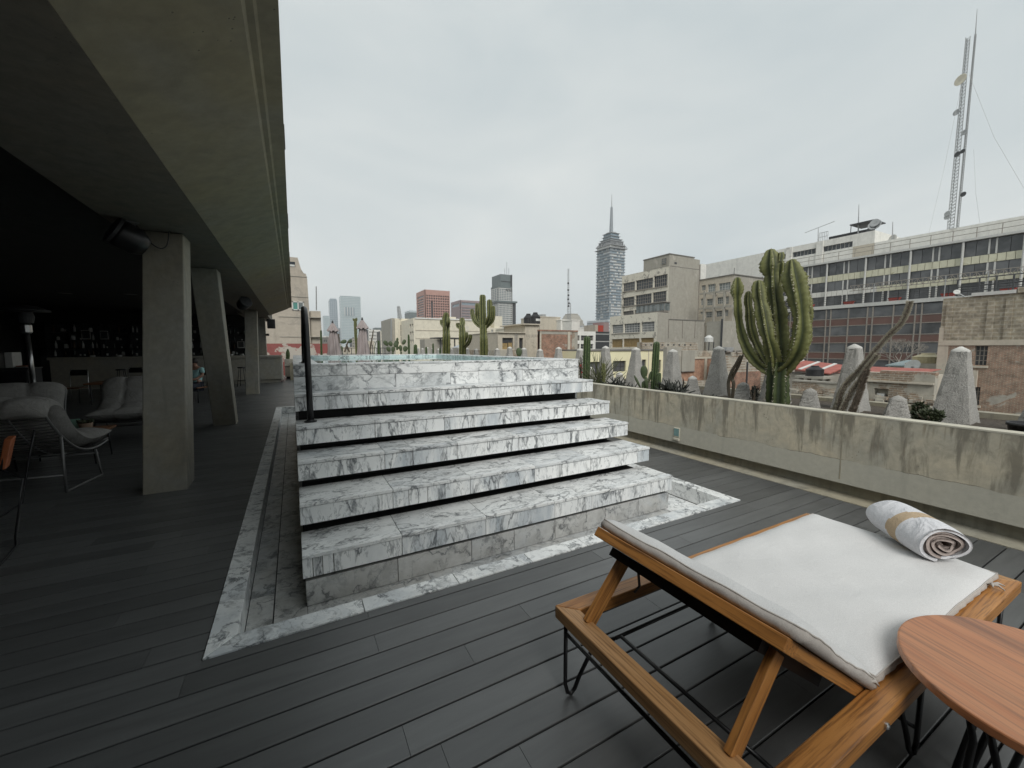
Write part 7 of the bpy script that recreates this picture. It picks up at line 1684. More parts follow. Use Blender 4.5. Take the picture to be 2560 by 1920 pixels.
# ------------------------------------------------------------------ rolled towel
MAT['towel_w'] = m_fabric('white_terry', (0.68, 0.68, 0.70), 0.08, 160, wrinkle=0.7)
MAT['towel_b'] = m_fabric('beige_terry_stripe', (0.52, 0.40, 0.27), 0.12, 160, wrinkle=0.7)
MAT['towel_i'] = m_fabric('taupe_terry_inside', (0.42, 0.355, 0.325), 0.15, 160, wrinkle=0.7)
pa, pb = Vector((2.905, 0.690, 0.0)), Vector((3.175, 1.005, 0.0)); ax = (pb-pa); TL = ax.length; ax.normalize(); sd = Vector((ax.y, -ax.x, 0)); zb_ = FT+0.062
tw_ = thing('rolled_towel', 'rolled white towel with a beige stripe lying on the cushion', 'towel', ((pa.x+pb.x)/2, (pa.y+pb.y)/2, zb_))
RX, RZ = 0.128, 0.098
def spiral(turn): 
    th = turn*2*pi; k = 0.16+0.84*min(turn/3.3, 1)
    return (RX*k*cos(th+2.6)*(1+0.04*sin(2*th)), RZ*k*sin(th+2.6)+RZ)
N = 130; TH = 0.017; nl = 40
outer = [spiral(3.3*i/N) for i in range(N+1)]
def sheet(off):
    r_ = []
    for i in range(N+1):
        a, b = outer[max(i-1, 0)], outer[min(i+1, N)]; dx, dz = b[0]-a[0], b[1]-a[1]; l = math.hypot(dx, dz) or 1; r_.append((outer[i][0]+off*dz/l, outer[i][1]-off*dx/l))
    return r_
so_, si_ = sheet(TH*0.5), sheet(-TH*0.5)
mb = MB()
for k in range(nl+1):
    f = k/nl; base = pa+ax*TL*f
    for ring_ in (so_, si_):
        for i, (x, z) in enumerate(ring_):
            e = (1-0.10*(abs(f-0.5)*2)**6); q = base+sd*x*e+Vector((0, 0, zb_+RZ+(z-RZ)*e)); q = q+ax*(0.010*sin(i*0.35)*(1 if k == 0 else -1 if k == nl else 0)); mb.v.append((q.x, q.y, max(q.z, zb_-0.004)))
M2 = 2*(N+1)
for k in range(nl):
    f = (k+0.5)/nl; last = N-30
    for i in range(N):
        outside = i > N-40; m_ = (1 if 0.34 < f+0.02*sin(i*0.3) < 0.52 else 0) if outside else 2
        mb.f.append((k*M2+i, k*M2+i+1, (k+1)*M2+i+1, (k+1)*M2+i)); mb.m.append(m_ if outside else (0 if i % 1 else 2)); mb.f.append((k*M2+N+1+i, (k+1)*M2+N+1+i, (k+1)*M2+N+2+i, k*M2+N+2+i)); mb.m.append(0 if outside else 2)
for k in (0, nl):
    for i in range(N): mb.f.append((k*M2+i, k*M2+i+1, k*M2+N+2+i, k*M2+N+1+i)); mb.m.append(0 if i > N-40 else 2)
mb.build('roll', [MAT['towel_w'], MAT['towel_b'], MAT['towel_i']], tw_, smooth=True)
# ------------------------------------------------------------------ round side table
tc = (2.045, 0.216); TZ_, TR = 0.532, 0.364
tb = thing('side_table', 'round reddish teak side table on black rod legs beside the lounger', 'side table', (tc[0], tc[1], 0))
nb = 5; ang = RAD(-106)
top = MB().lathe([(TR-0.006, -0.034), (TR, -0.028), (TR, -0.006), (TR-0.002, -0.0015), (TR-0.006, -0.0), (0.001, 0.0)], n=72)
o = bpy.data.objects.new('table_top', top.mesh('table_top', MAT['teak_red'])); o.matrix_basis = Matrix.Translation((tc[0], tc[1], TZ_)) @ Matrix.Rotation(ang, 4, 'Z'); link(o, tb)
MB().tube([(tc[0]+0.2*cos(2*pi*i/40), tc[1]+0.2*sin(2*pi*i/40), TZ_-0.042) for i in range(40)], 0.007, 8, closed=True).build('ring', MAT['rod'], tb, smooth=True)
MB().tube([(tc[0]+0.2*cos(2*pi*i/40), tc[1]+0.2*sin(2*pi*i/40), 0.008) for i in range(40)], 0.008, 8, closed=True).build('ring', MAT['rod'], tb, smooth=True)
for k in range(11):
    a = 2*pi*k/11+0.2; b = a+0.35; MB().tube([(tc[0]+0.2*cos(a), tc[1]+0.2*sin(a), TZ_-0.04), (tc[0]+0.165*cos((a+b)/2), tc[1]+0.165*sin((a+b)/2), 0.27), (tc[0]+0.2*cos(b), tc[1]+0.2*sin(b), 0.01)], 0.0105, 8).build('leg', MAT['rod'], tb, smooth=True)

# ================================================================== seating under the canopy
MAT['grey_cush'] = m_fabric('grey_lounge_cushion', (0.36, 0.35, 0.33), 0.2, 120, wrinkle=0.7)
MAT['rope'] = m_plain('grey_rope', (0.10, 0.098, 0.092), 0.8, var=0.4)
MAT['alu'] = m_plain('grey_steel_tube', (0.22, 0.22, 0.215), 0.4, 0.3)
MAT['teak_d'] = m_wood('dark_table_teak', (0.22, 0.095, 0.04), (0.27, 0.13, 0.06), (0.09, 0.04, 0.02), 1.0, 0.5)
def lounge_chair(label, loc, rotz, width=0.9):
    """faces local +Y; side rails at x = +-width/2"""
    t = thing('lounge_chair', label, 'lounge chair', loc, rotz, 'grey lounge chairs round the low table')
    prof = [(-0.22, 0.90), (-0.12, 0.76), (0.02, 0.61), (0.20, 0.47), (0.40, 0.395), (0.62, 0.385), (0.82, 0.42)]      # y, z of the rope shell
    P, _ = smooth_path([(0, y, z) for y, z in prof], [1]*7, 26)
    for s_ in (-1, 1):
        x = s_*width/2
        MB().tube([(x, p.y, p.z) for p in P], 0.013, 8).build('shell_rail', MAT['alu'], t, smooth=True, world=False)
        MB().tube([(x, -0.02, 0.64), (x, -0.02, 0.26), (x, -0.02, 0.014), (x+0*s_, 0.64, 0.014), (x, 0.55, 0.36)], 0.014, 8).build('sled_leg', MAT['alu'], t, smooth=True, world=False)
    for y in (-0.02, 0.6): MB().tube([(-width/2, y, 0.2 if y < 0 else 0.3), (width/2, y, 0.2 if y < 0 else 0.3)], 0.011, 8).build('cross_tube', MAT['alu'], t, smooth=True, world=False)
    for i in range(len(P)):
        sag = 0.03; MB().tube([(-width/2, P[i].y, P[i].z), (-width/4, P[i].y+0.01, P[i].z-sag*0.75), (0, P[i].y+0.01, P[i].z-sag), (width/4, P[i].y+0.01, P[i].z-sag*0.75), (width/2, P[i].y, P[i].z)], 0.0075, 6).build('rope', MAT['rope'], t, smooth=True, world=False)
    for x in (-width*0.22, width*0.22): MB().tube([(x, p.y, p.z-0.028) for p in P], 0.008, 6).build('shell_rib', MAT['alu'], t, smooth=True, world=False)
    # tufted cushion following the shell, lapping over the back
    cp = [(-0.24, 0.88), (-0.17, 0.985), (-0.02, 0.975), (0.10, 0.82), (0.24, 0.63), (0.42, 0.525), (0.64, 0.50), (0.90, 0.53)]
    Q, _ = smooth_path([(0, y, z) for y, z in cp], [1]*8, 56); mb = MB(); nv = 30; w = width*0.5+0.02
    for sgn in (1, -1):
        for i, p in enumerate(Q):
            d = (Q[min(i+1, 56)]-Q[max(i-1, 0)]).normalized(); nn = Vector((0, -d.z, d.y)); nn = nn if nn.z > 0 or nn.y > 0 else -nn; f = i/56
            for j in range(nv+1):
                u = j/nv*2-1; e = min(1-abs(u), 1.0); edge = math.sqrt(max(0, 1-abs(u)**5))*math.sqrt(max(0.0, 1-abs(2*f-1)**7)); tuft = 0.62+0.38*(abs(sin(f*pi*5.0))**0.5)*(abs(cos(u*pi*1.5))**0.4)
                q = p+nn*sgn*0.12*edge*tuft; mb.v.append((u*w*(1+0.01*sin(7*f*pi)), q.y, q.z))
    K = 57*(nv+1)
    for i in range(56):
        for j in range(nv):
            a = i*(nv+1)+j; mb.f.append((a, a+1, a+nv+2, a+nv+1)); mb.m.append(0); mb.f.append((K+a, K+a+nv+1, K+a+nv+2, K+a+1)); mb.m.append(0)
    mb.build('cushion', MAT['grey_cush'], t, smooth=True, world=False); return t
lounge_chair('grey rope lounge chair seen from behind, cushion lapping over its back', (-2.80, 6.30, 0), RAD(-8), 1.02)
lounge_chair('grey rope lounge chair beyond the first, its padded back above it', (-3.72, 8.75, 0), RAD(193), 1.05)
lounge_chair('grey rope lounge chair half hidden behind the near concrete column', (-2.52, 9.72, 0), RAD(182), 0.95)
# low table with plant and card
lt = thing('low_table', 'low reddish wooden table between the grey lounge chairs', 'table', (-2.95, 8.0, 0))
for k in range(4): board('table_plank', (-3.35, 7.62+k*0.19, 0.42), (-2.45, 7.62+k*0.19, 0.42), 0.185, 0.03, MAT['teak_d'], lt)
for x, y in ((-3.28, 7.62), (-2.52, 7.62), (-3.28, 8.18), (-2.52, 8.18)): MB().tube([(x, y, 0.40), (x+0.02, y, 0.0)], 0.01, 8).build('leg', MAT['rod'], lt, smooth=True)
MAT['terracotta'] = m_plain('pale_clay', (0.34, 0.24, 0.17), 0.8)
MAT['mint'] = m_plain('mint_card', (0.30, 0.52, 0.42), 0.7, var=0.2)
pp = thing('potted_succulent', 'small clay pot with a green succulent on the low table', 'plant', (-2.66, 7.9, 0.436)); MB().lathe([(0.06, 0), (0.075, 0.11), (0.068, 0.11), (0.06, 0.1), (0.01, 0.1)], (-2.66, 7.9, 0.436), 20).build('pot', MAT['terracotta'], pp, smooth=True)
r_ = random.Random(2); lf = MB()
for i in range(60):
    a = r_.uniform(0, 6.28); rr = r_.uniform(0.01, 0.08); p = Vector((-2.66+rr*cos(a)*0.6, 7.9+rr*sin(a)*0.6, 0.54)); q = p+Vector((cos(a)*0.05, sin(a)*0.05, r_.uniform(0.01, 0.06))); lf.tube([p, (p+q)/2+Vector((0, 0, 0.01)), q], [0.006, 0.011, 0.003], 5)
lf.build('leaves', MAT['olive_leaf'], pp, smooth=True)
cd = thing('menu_card', 'mint green folded card standing beside the potted succulent', 'card', (-2.80, 7.95, 0.436)); MB().hexa([(-2.88, 7.93, 0.436), (-2.74, 7.93, 0.436), (-2.74, 7.934, 0.436), (-2.88, 7.934, 0.436), (-2.88, 7.97, 0.60), (-2.74, 7.97, 0.60), (-2.74, 7.974, 0.60), (-2.88, 7.974, 0.60)]).build('front_leaf', MAT['mint'], cd); MB().hexa([(-2.88, 8.01, 0.436), (-2.74, 8.01, 0.436), (-2.74, 8.014, 0.436), (-2.88, 8.014, 0.436), (-2.88, 7.975, 0.60), (-2.74, 7.975, 0.60), (-2.74, 7.979, 0.60), (-2.88, 7.979, 0.60)]).build('back_leaf', MAT['mint'], cd)
# stool behind the near chair, orange chair at the left edge
os_ = thing('orange_chair', 'dark wire chair with an orange leather sling at the terrace edge', 'chair', (-3.05, 5.45, 0))
MAT['orange_l'] = m_plain('orange_leather', (0.42, 0.13, 0.05), 0.5, var=0.3, scale=12)
a, b_ = at_y(17, 1098, 5.45), at_y(2, 1175, 5.35)
MB().hexa([b_+Vector((-0.02, 0, 0)), b_+Vector((0.03, 0, 0)), b_+Vector((0.03, 0.07, 0.02)), b_+Vector((-0.02, 0.07, 0.02)), a+Vector((-0.02, 0, 0)), a+Vector((0.035, 0, 0)), a+Vector((0.035, 0.07, 0.02)), a+Vector((-0.02, 0.07, 0.02))]).build('sling_edge', MAT['orange_l'], os_, bevel=0.008)
MB().hexa([b_+Vector((-0.7, 0.0, -0.06)), b_+Vector((-0.05, 0.0, 0)), b_+Vector((-0.05, -0.5, 0)), b_+Vector((-0.7, -0.5, -0.06)), b_+Vector((-0.7, 0.0, -0.03)), b_+Vector((-0.05, 0.0, 0.03)), b_+Vector((-0.05, -0.5, 0.03)), b_+Vector((-0.7, -0.5, -0.03))]).build('seat_sling', MAT['orange_l'], os_)
f1, f2, f3 = at_z(0, 1300, 0.012), at_z(41, 1365, 0.012), at_z(0, 1412, 0.012)
MB().tube([a+Vector((0, 0.02, 0)), b_+Vector((0, 0, 0)), f1+Vector((0.05, 0.3, 0.3)), f2+Vector((-0.02, 0.05, 0.06)), f2, f3, f3+Vector((-0.5, -0.1, 0))], 0.01, 8).build('frame', MAT['rod'], os_, smooth=True)
MB().tube([a+Vector((-0.02, 0.5, 0.0)), b_+Vector((-0.02, 0.5, 0)), Vector((b_.x-0.15, b_.y+0.6, 0.012)), f3+Vector((-0.5, -0.1, 0))], 0.01, 8).build('frame', MAT['rod'], os_, smooth=True)
# patio heater
ht = thing('patio_heater', 'steel patio heater with a dark dish top standing among the chairs', 'patio heater', (-4.36, 11.0, 0))
MB().tube([(-4.36, 11.0, 0.7), (-4.375, 11.0, 1.9)], 0.038, 14).build('pole', MAT['steel'], ht, smooth=True)
MB().lathe([(0.2, 0), (0.2, 0.75), (0.23, 0.78), (0.23, 0.82), (0.05, 0.86), (0.04, 0.9)], (-4.36, 11.0, 0.02), 24).build('gas_cabinet', MAT['steel'], ht, smooth=False)
MB().lathe([(0.05, 0), (0.075, 0.03), (0.075, 0.16), (0.05, 0.2)], (-4.375, 11.0, 1.88), 18).build('burner', MAT['steel'], ht)
MB().lathe([(0.10, 0), (0.12, 0.12), (0.10, 0.2)], (-4.375, 11.0, 2.08), 18).build('emitter', MAT['dark_p'], ht)
MB().lathe([(0.34, 0), (0.32, 0.03), (0.15, 0.10), (0.02, 0.12)], (-4.375, 11.0, 2.3), 32).build('reflector', MAT['dark_p'], ht, smooth=True)
# dining chair and table near the bar
def dining_chair(label, x, y, rz):
    t = thing('dining_chair', label, 'chair', (x, y, 0), rz, 'steel framed chairs near the bar')
    for s_ in (-1, 1): MB().tube([(s_*0.21, -0.22, 0), (s_*0.21, -0.20, 0.45), (s_*0.21, -0.24, 0.92), (s_*0.17, -0.25, 0.95)], 0.011, 8).build('back_leg', MAT['steel'], t, smooth=True, world=False); MB().tube([(s_*0.21, 0.22, 0), (s_*0.21, 0.2, 0.44), (s_*0.21, -0.2, 0.45)], 0.011, 8).build('front_leg', MAT['rod'], t, smooth=True, world=False)
    MB().box(-0.22, 0.22, -0.2, 0.22, 0.43, 0.46).build('seat', MAT['teak_d'], t, world=False, bevel=0.008); MB().hexa([(-0.2, -0.245, 0.80), (0.2, -0.245, 0.80), (0.2, -0.225, 0.80), (-0.2, -0.225, 0.80), (-0.2, -0.262, 0.97), (0.2, -0.262, 0.97), (0.2, -0.242, 0.97), (-0.2, -0.242, 0.97)]).build('backrest', MAT['rod'], t, world=False); return t
dining_chair('steel framed dining chair standing alone before the bar', -5.75, 16.6, RAD(170))
dining_chair('steel framed dining chair tucked at the wooden dining table', -4.75, 17.6, RAD(160))
dt = thing('dining_table', 'wooden topped dining table on dark legs before the bar', 'table', (-4.5, 16.2, 0))
for k in range(5): board('table_plank', (-5.25, 15.75+k*0.2, 0.60), (-4.15, 15.75+k*0.2, 0.60), 0.195, 0.045, MAT['teak_d'], dt)
for x, y in ((-5.15, 15.8), (-4.25, 15.8), (-5.15, 16.5), (-4.25, 16.5)): MB().tube([(x, y, 0.58), (x, y, 0)], 0.018, 8).build('leg', MAT['rod'], dt)
sg = thing('glass_tumbler', 'small white cup on the dining table', 'cup', (-4.2, 15.8, 0.623)); MB().lathe([(0.03, 0), (0.038, 0.1), (0.034, 0.1), (0.027, 0.01), (0.001, 0.01)], (-4.2, 15.8, 0.623), 14).build('cup', MAT['white_f'], sg, smooth=True)
for i, (x, y, lab) in enumerate(((-5.9, 20.9, 'low bar stool left of the leaning column'), (-4.3, 21.0, 'bar stool standing before the concrete bar'), (-3.05, 20.9, 'bar stool between the slanting column and the seated person'), (-1.95, 20.4, 'bar stool behind the column before the bar'))):
    t = thing('bar_stool', lab, 'stool', (x, y, 0), RAD(i*25), 'black bar stools'); h = 0.82
    MB().lathe([(0.16, 0), (0.17, 0.02), (0.16, 0.045), (0.02, 0.05)], (0, 0, h-0.05), 20).build('seat', MAT['rod'], t, smooth=True, world=False)
    for k in range(4): a = RAD(45+90*k); MB().tube([(0.11*cos(a), 0.11*sin(a), h-0.05), (0.22*cos(a), 0.22*sin(a), 0)], 0.012, 6).build('leg', MAT['rod'], t, world=False)
    MB().tube([(0.185*cos(2*pi*k/24), 0.185*sin(2*pi*k/24), 0.25) for k in range(24)], 0.009, 6, closed=True).build('foot_ring', MAT['rod'], t, world=False)
# ================================================================== bar with shelves
bar = thing('bar_counter', 'long raw concrete bar counter across the back of the terrace', 'bar', (-4, 22.3, 0))
MB().box(-8.2, -0.56, 21.9, 22.1, 0.16, 1.16).build('front_panel', MAT['bar_c'], bar); MB().box(-8.2, -0.60, 21.98, 22.1, 0.0, 0.16).build('plinth', MAT['bar_c'], bar)
MB().box(-8.25, -0.50, 21.84, 22.6, 1.165, 1.27).build('counter_top', MAT['bar_c'], bar, bevel=0.008); MB().box(-0.62, -0.56, 22.11, 23.4, 0.10, 1.16).build('end_panel', MAT['bar_c'], bar)
MAT['cream_edge'] = m_plain('pale_edge_strip', (0.55, 0.53, 0.46), 0.8)
MB().box(-0.555, -0.50, 21.9, 23.4, 0.1, 1.16).build('pale_edge', MAT['cream_edge'], bar)
sh = thing('bar_shelving', 'tall dark steel shelving crowded with glasses behind the bar', 'shelves', (-5, 24.9, 0))
shz = [1.28, 1.62, 1.98, 2.34, 2.72]
for z in shz: MB().box(-9.5, -1.9, 24.7, 25.2, z-0.02, z).build('shelf', MAT['black_metal'], sh)
for x in [-9.5+0.95*i for i in range(9)]: MB().box(x-0.015, x+0.015, 24.7, 25.2, 0.0, 2.75).build('upright', MAT['black_metal'], sh)
MB().box(-9.5, -1.9, 25.2, 25.25, 0.0, 2.75).build('back_panel', m_plain('grey_back_panel', (0.07, 0.075, 0.078), 0.8), sh)
MB().box(-9.5, -1.9, 24.68, 25.2, 0.0, 1.25).build('base_cabinet', MAT['dark_wall'], sh)
r_ = random.Random(17)
MAT['bottle'] = m_plain('dark_bottle', (0.05, 0.06, 0.05), 0.15); MAT['china'] = m_plain('white_china', (0.62, 0.62, 0.60), 0.4, var=0.1); MAT['brown_b'] = m_plain('amber_bottle', (0.10, 0.05, 0.02), 0.2)
bprof = [(0.036, 0), (0.038, 0.01), (0.038, 0.18), (0.03, 0.21), (0.014, 0.24), (0.014, 0.30), (0.016, 0.305), (0.002, 0.306)]; jprof = [(0.06, 0), (0.065, 0.02), (0.065, 0.14), (0.05, 0.16), (0.05, 0.18), (0.002, 0.182)]; gprof = [(0.03, 0), (0.04, 0.10), (0.036, 0.10), (0.028, 0.01), (0.001, 0.01)]
ms = [(n, MB().lathe(p, n=12).mesh(n, MAT[m], True)) for n, p, m in (('bottle', bprof, 'bottle'), ('bottle', bprof, 'brown_b'), ('jar', jprof, 'china'), ('glass', gprof, 'china'), ('bottle', bprof, 'china'))]
rows_ = {1.28: 'bottom', 1.62: 'second', 1.98: 'third', 2.34: 'top'}
for z in shz[:4]:
    x = -9.3
    while x < -2.0:
        nm, me = r_.choice(ms); x += r_.uniform(0.10, 0.34)
        o = inst(me, nm, Matrix.Translation((x, 24.9+r_.uniform(-0.1, 0.1), z)) @ Matrix.Scale(r_.uniform(0.8, 1.1), 4)); what = {'bottle': 'bottle', 'jar': 'white jar', 'glass': 'pale glass'}[nm]
        tag(o, '%s standing on the %s shelf behind the bar' % (what, rows_[z]), nm, 'bar glassware on the %s shelf' % rows_[z])
for i, (x, z, w, h) in enumerate(((-8.2, 2.02, 0.3, 0.4), (-7.6, 2.02, 0.28, 0.38), (-2.5, 1.62, 0.3, 0.34), (-3.6, 1.98, 0.34, 0.3))):
    t = thing('picture_frame', ['framed print with a pale mat leaning high on the shelves', 'narrower framed print beside the pale matted one', 'small framed picture leaning by the column', 'wide framed picture among the jars'][i], 'picture', (x, 24.75, z)); MB().box(x, x+w, 24.76, 24.78, z, z+h).build('frame', MAT['white_f'], t); MB().box(x+0.03, x+w-0.03, 24.752, 24.76, z+0.03, z+h-0.03).build('print', MAT['dark_wall'], t)
for i, x in enumerate((-7.1, -6.3, -5.2, -3.4, -2.5, -2.1)):
    t = thing('plate_stack', 'stack of white crockery on the bar top, ' + ['by the left end', 'next to the towels', 'before the shelves', 'right of the near column', 'left of the slanting column', 'right of the slanting column'][i], 'crockery', (x, 22.25, 1.27)); n_ = 5
    for k in range(n_): MB().lathe([(0.05, 0), (0.09, 0.012), (0.088, 0.016), (0.045, 0.006), (0.001, 0.006)], (x+random.uniform(-.005, .005), 22.25, 1.271+k*0.014), 18).build('plate', MAT['china'], t, smooth=True)
# black service cabinet at the left, striped towels on it
sv = thing('service_cabinet', 'tall black service cabinet left of the bar', 'cabinet', (-6.3, 14.2, 0)); MB().box(-7.6, -5.62, 14.0, 14.6, 0.0, 1.12).build('body', MAT['dark_wall'], sv); MB().box(-7.62, -5.60, 13.97, 14.62, 1.121, 1.15).build('top', MAT['black_metal'], sv)
for k in range(3): MB().box(-7.55+k*0.65, -6.95+k*0.65, 13.975, 13.999, 0.08, 1.08).build('door', MAT['black_metal'], sv)
MAT['pale_box'] = m_plain('pale_carton', (0.30, 0.29, 0.27), 0.8)
cb = thing('white_crate', 'pale crate standing on the black service cabinet', 'crate', (-6.3, 14.2, 1.15)); MB().box(-6.9, -6.0, 14.05, 14.4, 1.151, 1.50).build('carton', MAT['pale_box'], cb, bevel=0.01); MB().box(-5.99, -5.86, 14.02, 14.4, 1.151, 1.52).build('end_panel', MAT['white_f'], cb, bevel=0.01)
tl = thing('folded_towels', 'striped cloths folded on the end of the service cabinet', 'cloth', (-5.72, 14.1, 1.15)); MB().box(-5.84, -5.62, 14.0, 14.25, 1.151, 1.18).build('cloth', MAT['pale_box'], tl, bevel=0.008); MB().box(-5.82, -5.63, 14.01, 14.2, 1.181, 1.20).build('red_stripe', MAT['orange_l'], tl, bevel=0.006)
# blue tv panel far left
tv = thing('wall_screen', 'dark blue screen hanging at the far left of the bar', 'screen', (-7.4, 15, 1.9)); MB().box(-7.6, -6.62, 15.0, 15.05, 1.75, 2.6).build('screen', m_plain('dark_blue_screen', (0.012, 0.014, 0.05), 0.3), tv); MB().box(-7.62, -6.6, 15.051, 15.08, 1.73, 2.62).build('bezel', MAT['black_metal'], tv); MB().tube([(-7.1, 15.06, 2.6), (-7.1, 15.06, 3.34)], 0.02, 8).build('drop_pole', MAT['black_metal'], tv)
# ceiling downlights
for x, y, lab in ((-6.2, 17.9, 'round recessed downlight above the service cabinet'), (-4.5, 17.3, 'round recessed downlight above the dining table')):
    t = thing('downlight', lab, 'light', (x, y, 3.33)); MB().lathe([(0.16, 0), (0.16, 0.012), (0.12, 0.012)], (x, y, 3.325), 24).build('trim', MAT['alu'], t)
    MB().lathe([(0.12, 0.004), (0.02, 0.004)], (x, y, 3.325), 24).build('lens', MAT['dark_p'], t)
# ceiling speakers
def speaker(label, c, rz):
    t = thing('ceiling_speaker', label, 'speaker', c, rz, 'black speakers under the soffit')
    mb = MB().lathe([(0.02, -0.20), (0.10, -0.19), (0.15, -0.10), (0.155, 0.06), (0.145, 0.10)], n=26); mb.xf(Matrix.Rotation(RAD(62), 4, 'X')); mb.build('horn_body', MAT['black_metal'], t, smooth=True, world=False)
    mb = MB().lathe([(0.16, 0.09), (0.16, 0.12), (0.145, 0.125), (0.02, 0.128)], n=26); mb.xf(Matrix.Rotation(RAD(62), 4, 'X')); mb.build('grille', MAT['dark_p'], t, smooth=False, world=False)
    MB().bar((0, 0.05, 0.02), (0, 0.05, 0.16), 0.05, 0.03).build('bracket', MAT['alu'], t, world=False); MB().box(-0.06, 0.06, -0.01, 0.11, 0.155, 0.165).build('mount_plate', MAT['alu'], t, world=False); return t
speaker('round black speaker hung by the top of the near concrete column', (-1.58, 6.08, 2.84), RAD(-60))
speaker('round black speaker hung between the slanting column and the bar', (-1.15, 13.5, 2.84), RAD(35))
cbn = thing('speaker_cable', 'loose black cable looping from the speaker to the near column top', 'cable', (-1.38, 6.3, 2.9)); P, _ = smooth_path([(-1.50, 6.14, 2.98), (-1.42, 6.22, 2.84), (-1.33, 6.28, 2.78), (-1.27, 6.31, 2.84), (-1.25, 6.33, 3.0)], [1]*5, 24); MB().tube(P, 0.007, 6).build('wire', MAT['black_metal'], cbn, smooth=True)
ws = thing('wall_speaker', 'square black box speaker bracketed to the end pier', 'speaker', (-0.95, 22.6, 2.3)); a, b_ = at_y(668.5, 821, 22.6), at_y(687.5, 798, 22.6); MB().box(a.x, b_.x, 22.5, 22.75, a.z, b_.z).build('cabinet', MAT['black_metal'], ws, bevel=0.02); MB().box(-1.15, a.x, 22.95, 23.0, 2.2, 2.3).build('bracket', MAT['black_metal'], ws); MB().box(a.x-0.02, a.x+0.05, 22.6, 23.0, 2.2, 2.3).build('arm', MAT['black_metal'], ws)
# planter and small cactus beyond the bar end
pb_ = thing('end_planter', 'small low concrete planter past the end of the bar', 'planter', (-0.3, 24.2, 0)); a, b_ = at_y(711, 898, 24.2), at_y(735, 943, 24.2); MB().box(a.x, b_.x+0.4, 24.2, 25.2, 0.12, a.z).build('box', MAT['bar_c'], pb_); MB().box(a.x-0.02, b_.x+0.4, 24.15, 24.2, a.z-0.35, a.z-0.28).build('ledge', MAT['cream_edge'], pb_); MB().box(a.x+0.05, b_.x+0.35, 24.25, 25.1, 0.0, 0.12).build('plinth', MAT['void'], pb_)
b_, e_ = at_y(719.5, 899, 24.6), at_y(719.5, 872, 24.6); t = thing('column_cactus', 'small dark ragged cactus in the planter past the bar', 'cactus', b_); ribbed(t, [b_, (b_+e_)/2, e_], [0.09, 0.1, 0.04], 6, 0.6, 16, 0.1, 6, 'stem', mat='cereus', seed=5)

# ================================================================== person seated behind the near column
MAT['skin'] = m_plain('skin', (0.36, 0.20, 0.14), 0.55, var=0.1); MAT['shirt'] = m_fabric('pale_teal_shirt', (0.42, 0.70, 0.70), 0.15, 120, wrinkle=0.5); MAT['jeans'] = m_fabric('dark_trousers', (0.05, 0.055, 0.07), 0.15, 120); MAT['hair'] = m_plain('dark_hair', (0.02, 0.015, 0.012), 0.6)
def skin_mesh(name, verts, edges, rad, mat, parent, root=0, sub=2):
    me = bpy.data.meshes.new(name); me.from_pydata(verts, edges, []); o = bpy.data.objects.new(name, me); link(o, parent, world=False); me.materials.append(mat)
    md = o.modifiers.new('skin', 'SKIN'); md.use_smooth_shade = True
    for i, r in enumerate(rad): me.skin_vertices[0].data[i].radius = (r, r) if not isinstance(r, tuple) else r
    me.skin_vertices[0].data[root].use_root = True
    s_ = o.modifiers.new('sub', 'SUBSURF'); s_.levels = sub; s_.render_levels = sub; return o
pc = at_z(481, 1008, 0.0)
pr = thing('person', 'seated person in a pale teal shirt half hidden behind the near column', 'person', (-2.60, 15.0, 0), RAD(150))
V = [(0, 0, 0.50), (0, -0.02, 0.68), (0, -0.04, 0.86), (0, -0.03, 1.02), (0, 0.0, 1.08), (0, 0.02, 1.16), (0, 0.03, 1.23),            # pelvis .. head
     (0.17, -0.03, 0.99), (0.23, 0.02, 0.80), (0.17, 0.22, 0.70), (0.12, 0.28, 0.70), (-0.17, -0.03, 0.99), (-0.23, 0.02, 0.80), (-0.17, 0.22, 0.70), (-0.12, 0.28, 0.70),
     (0.10, 0.06, 0.48), (0.12, 0.45, 0.50), (0.12, 0.46, 0.10), (0.12, 0.58, 0.05), (-0.10, 0.06, 0.48), (-0.12, 0.45, 0.50), (-0.12, 0.46, 0.10), (-0.12, 0.58, 0.05)]
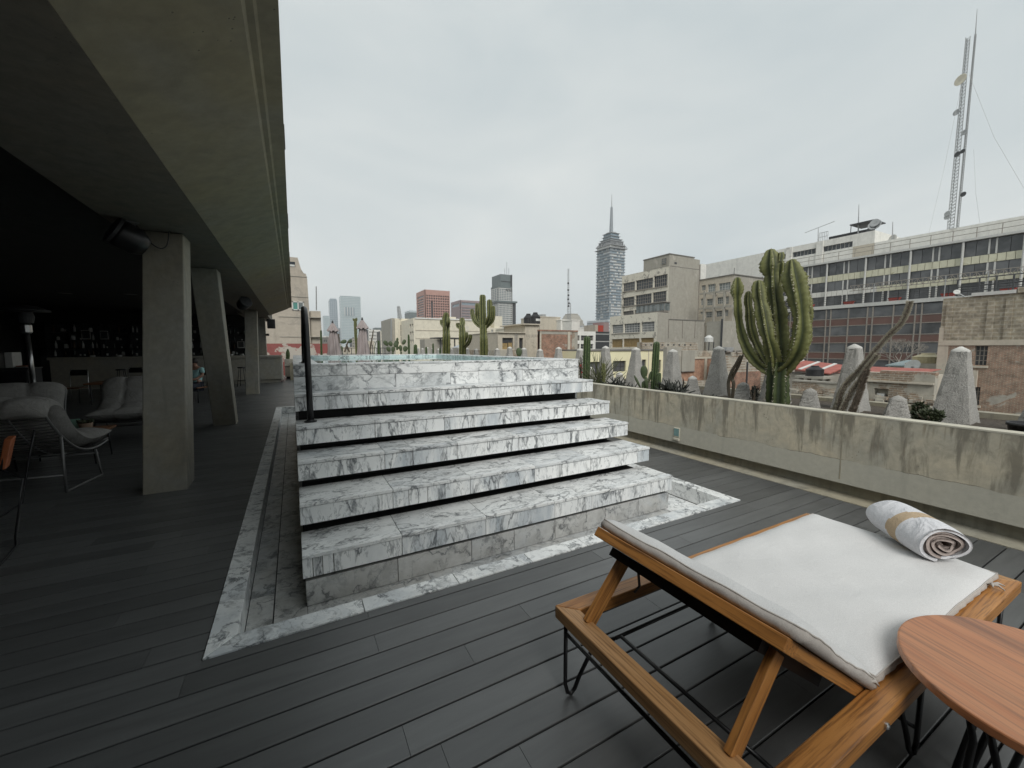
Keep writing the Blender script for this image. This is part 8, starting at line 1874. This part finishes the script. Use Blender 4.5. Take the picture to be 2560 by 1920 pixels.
E_ = [(0,1),(1,2),(2,3),(3,4),(4,5),(5,6),(3,7),(7,8),(8,9),(9,10),(3,11),(11,12),(12,13),(13,14),(0,15),(15,16),(16,17),(17,18),(0,19),(19,20),(20,21),(21,22)]
R_ = [0.13, 0.13, 0.15, 0.12, 0.05, 0.085, 0.08, 0.06, 0.045, 0.035, 0.03, 0.06, 0.045, 0.035, 0.03, 0.085, 0.06, 0.045, 0.04, 0.085, 0.06, 0.045, 0.04]
skin_mesh('body', V, E_, R_, MAT['skin'], pr)
skin_mesh('shirt', [(0, 0, 0.52), (0, -0.02, 0.68), (0, -0.04, 0.86), (0, -0.03, 1.01), (0.17, -0.03, 0.99), (0.225, 0.0, 0.85), (-0.17, -0.03, 0.99), (-0.225, 0.0, 0.85)], [(0,1),(1,2),(2,3),(3,4),(4,5),(3,6),(6,7)], [0.15, 0.148, 0.165, 0.132, 0.075, 0.062, 0.075, 0.062], MAT['shirt'], pr)
skin_mesh('trousers', [(0, 0, 0.50), (0.10, 0.06, 0.48), (0.12, 0.45, 0.50), (0.12, 0.46, 0.12), (-0.10, 0.06, 0.48), (-0.12, 0.45, 0.50), (-0.12, 0.46, 0.12)], [(0,1),(1,2),(2,3),(0,4),(4,5),(5,6)], [0.145, 0.098, 0.074, 0.058, 0.098, 0.074, 0.058], MAT['jeans'], pr)
mb = MB().sphere((0, 0.005, 1.215), 0.098, 16, 10, sc=(0.95, 1.05, 1.02)); mb.build('hair', MAT['hair'], pr, smooth=True, world=False)
pch = dining_chair('steel framed chair carrying the seated person', -2.60, 15.0, RAD(150))

# ================================================================== haze over the city
hz_m = bpy.data.materials.new('city_haze'); hz_m.use_nodes = True; hn = hz_m.node_tree.nodes; hn.clear()
ho = hn.new('ShaderNodeOutputMaterial'); hv = hn.new('ShaderNodeVolumePrincipled'); hv.inputs['Color'].default_value = (0.97, 0.985, 0.98, 1); hv.inputs['Density'].default_value = 0.00026; hv.inputs['Anisotropy'].default_value = 0.0
hz_m.node_tree.links.new(hv.outputs[0], ho.inputs['Volume'])
hz = MB().box(-5200, 7200, -3200, 7200, GZ-2, 170).build('haze', hz_m); hz['kind'] = 'stuff'
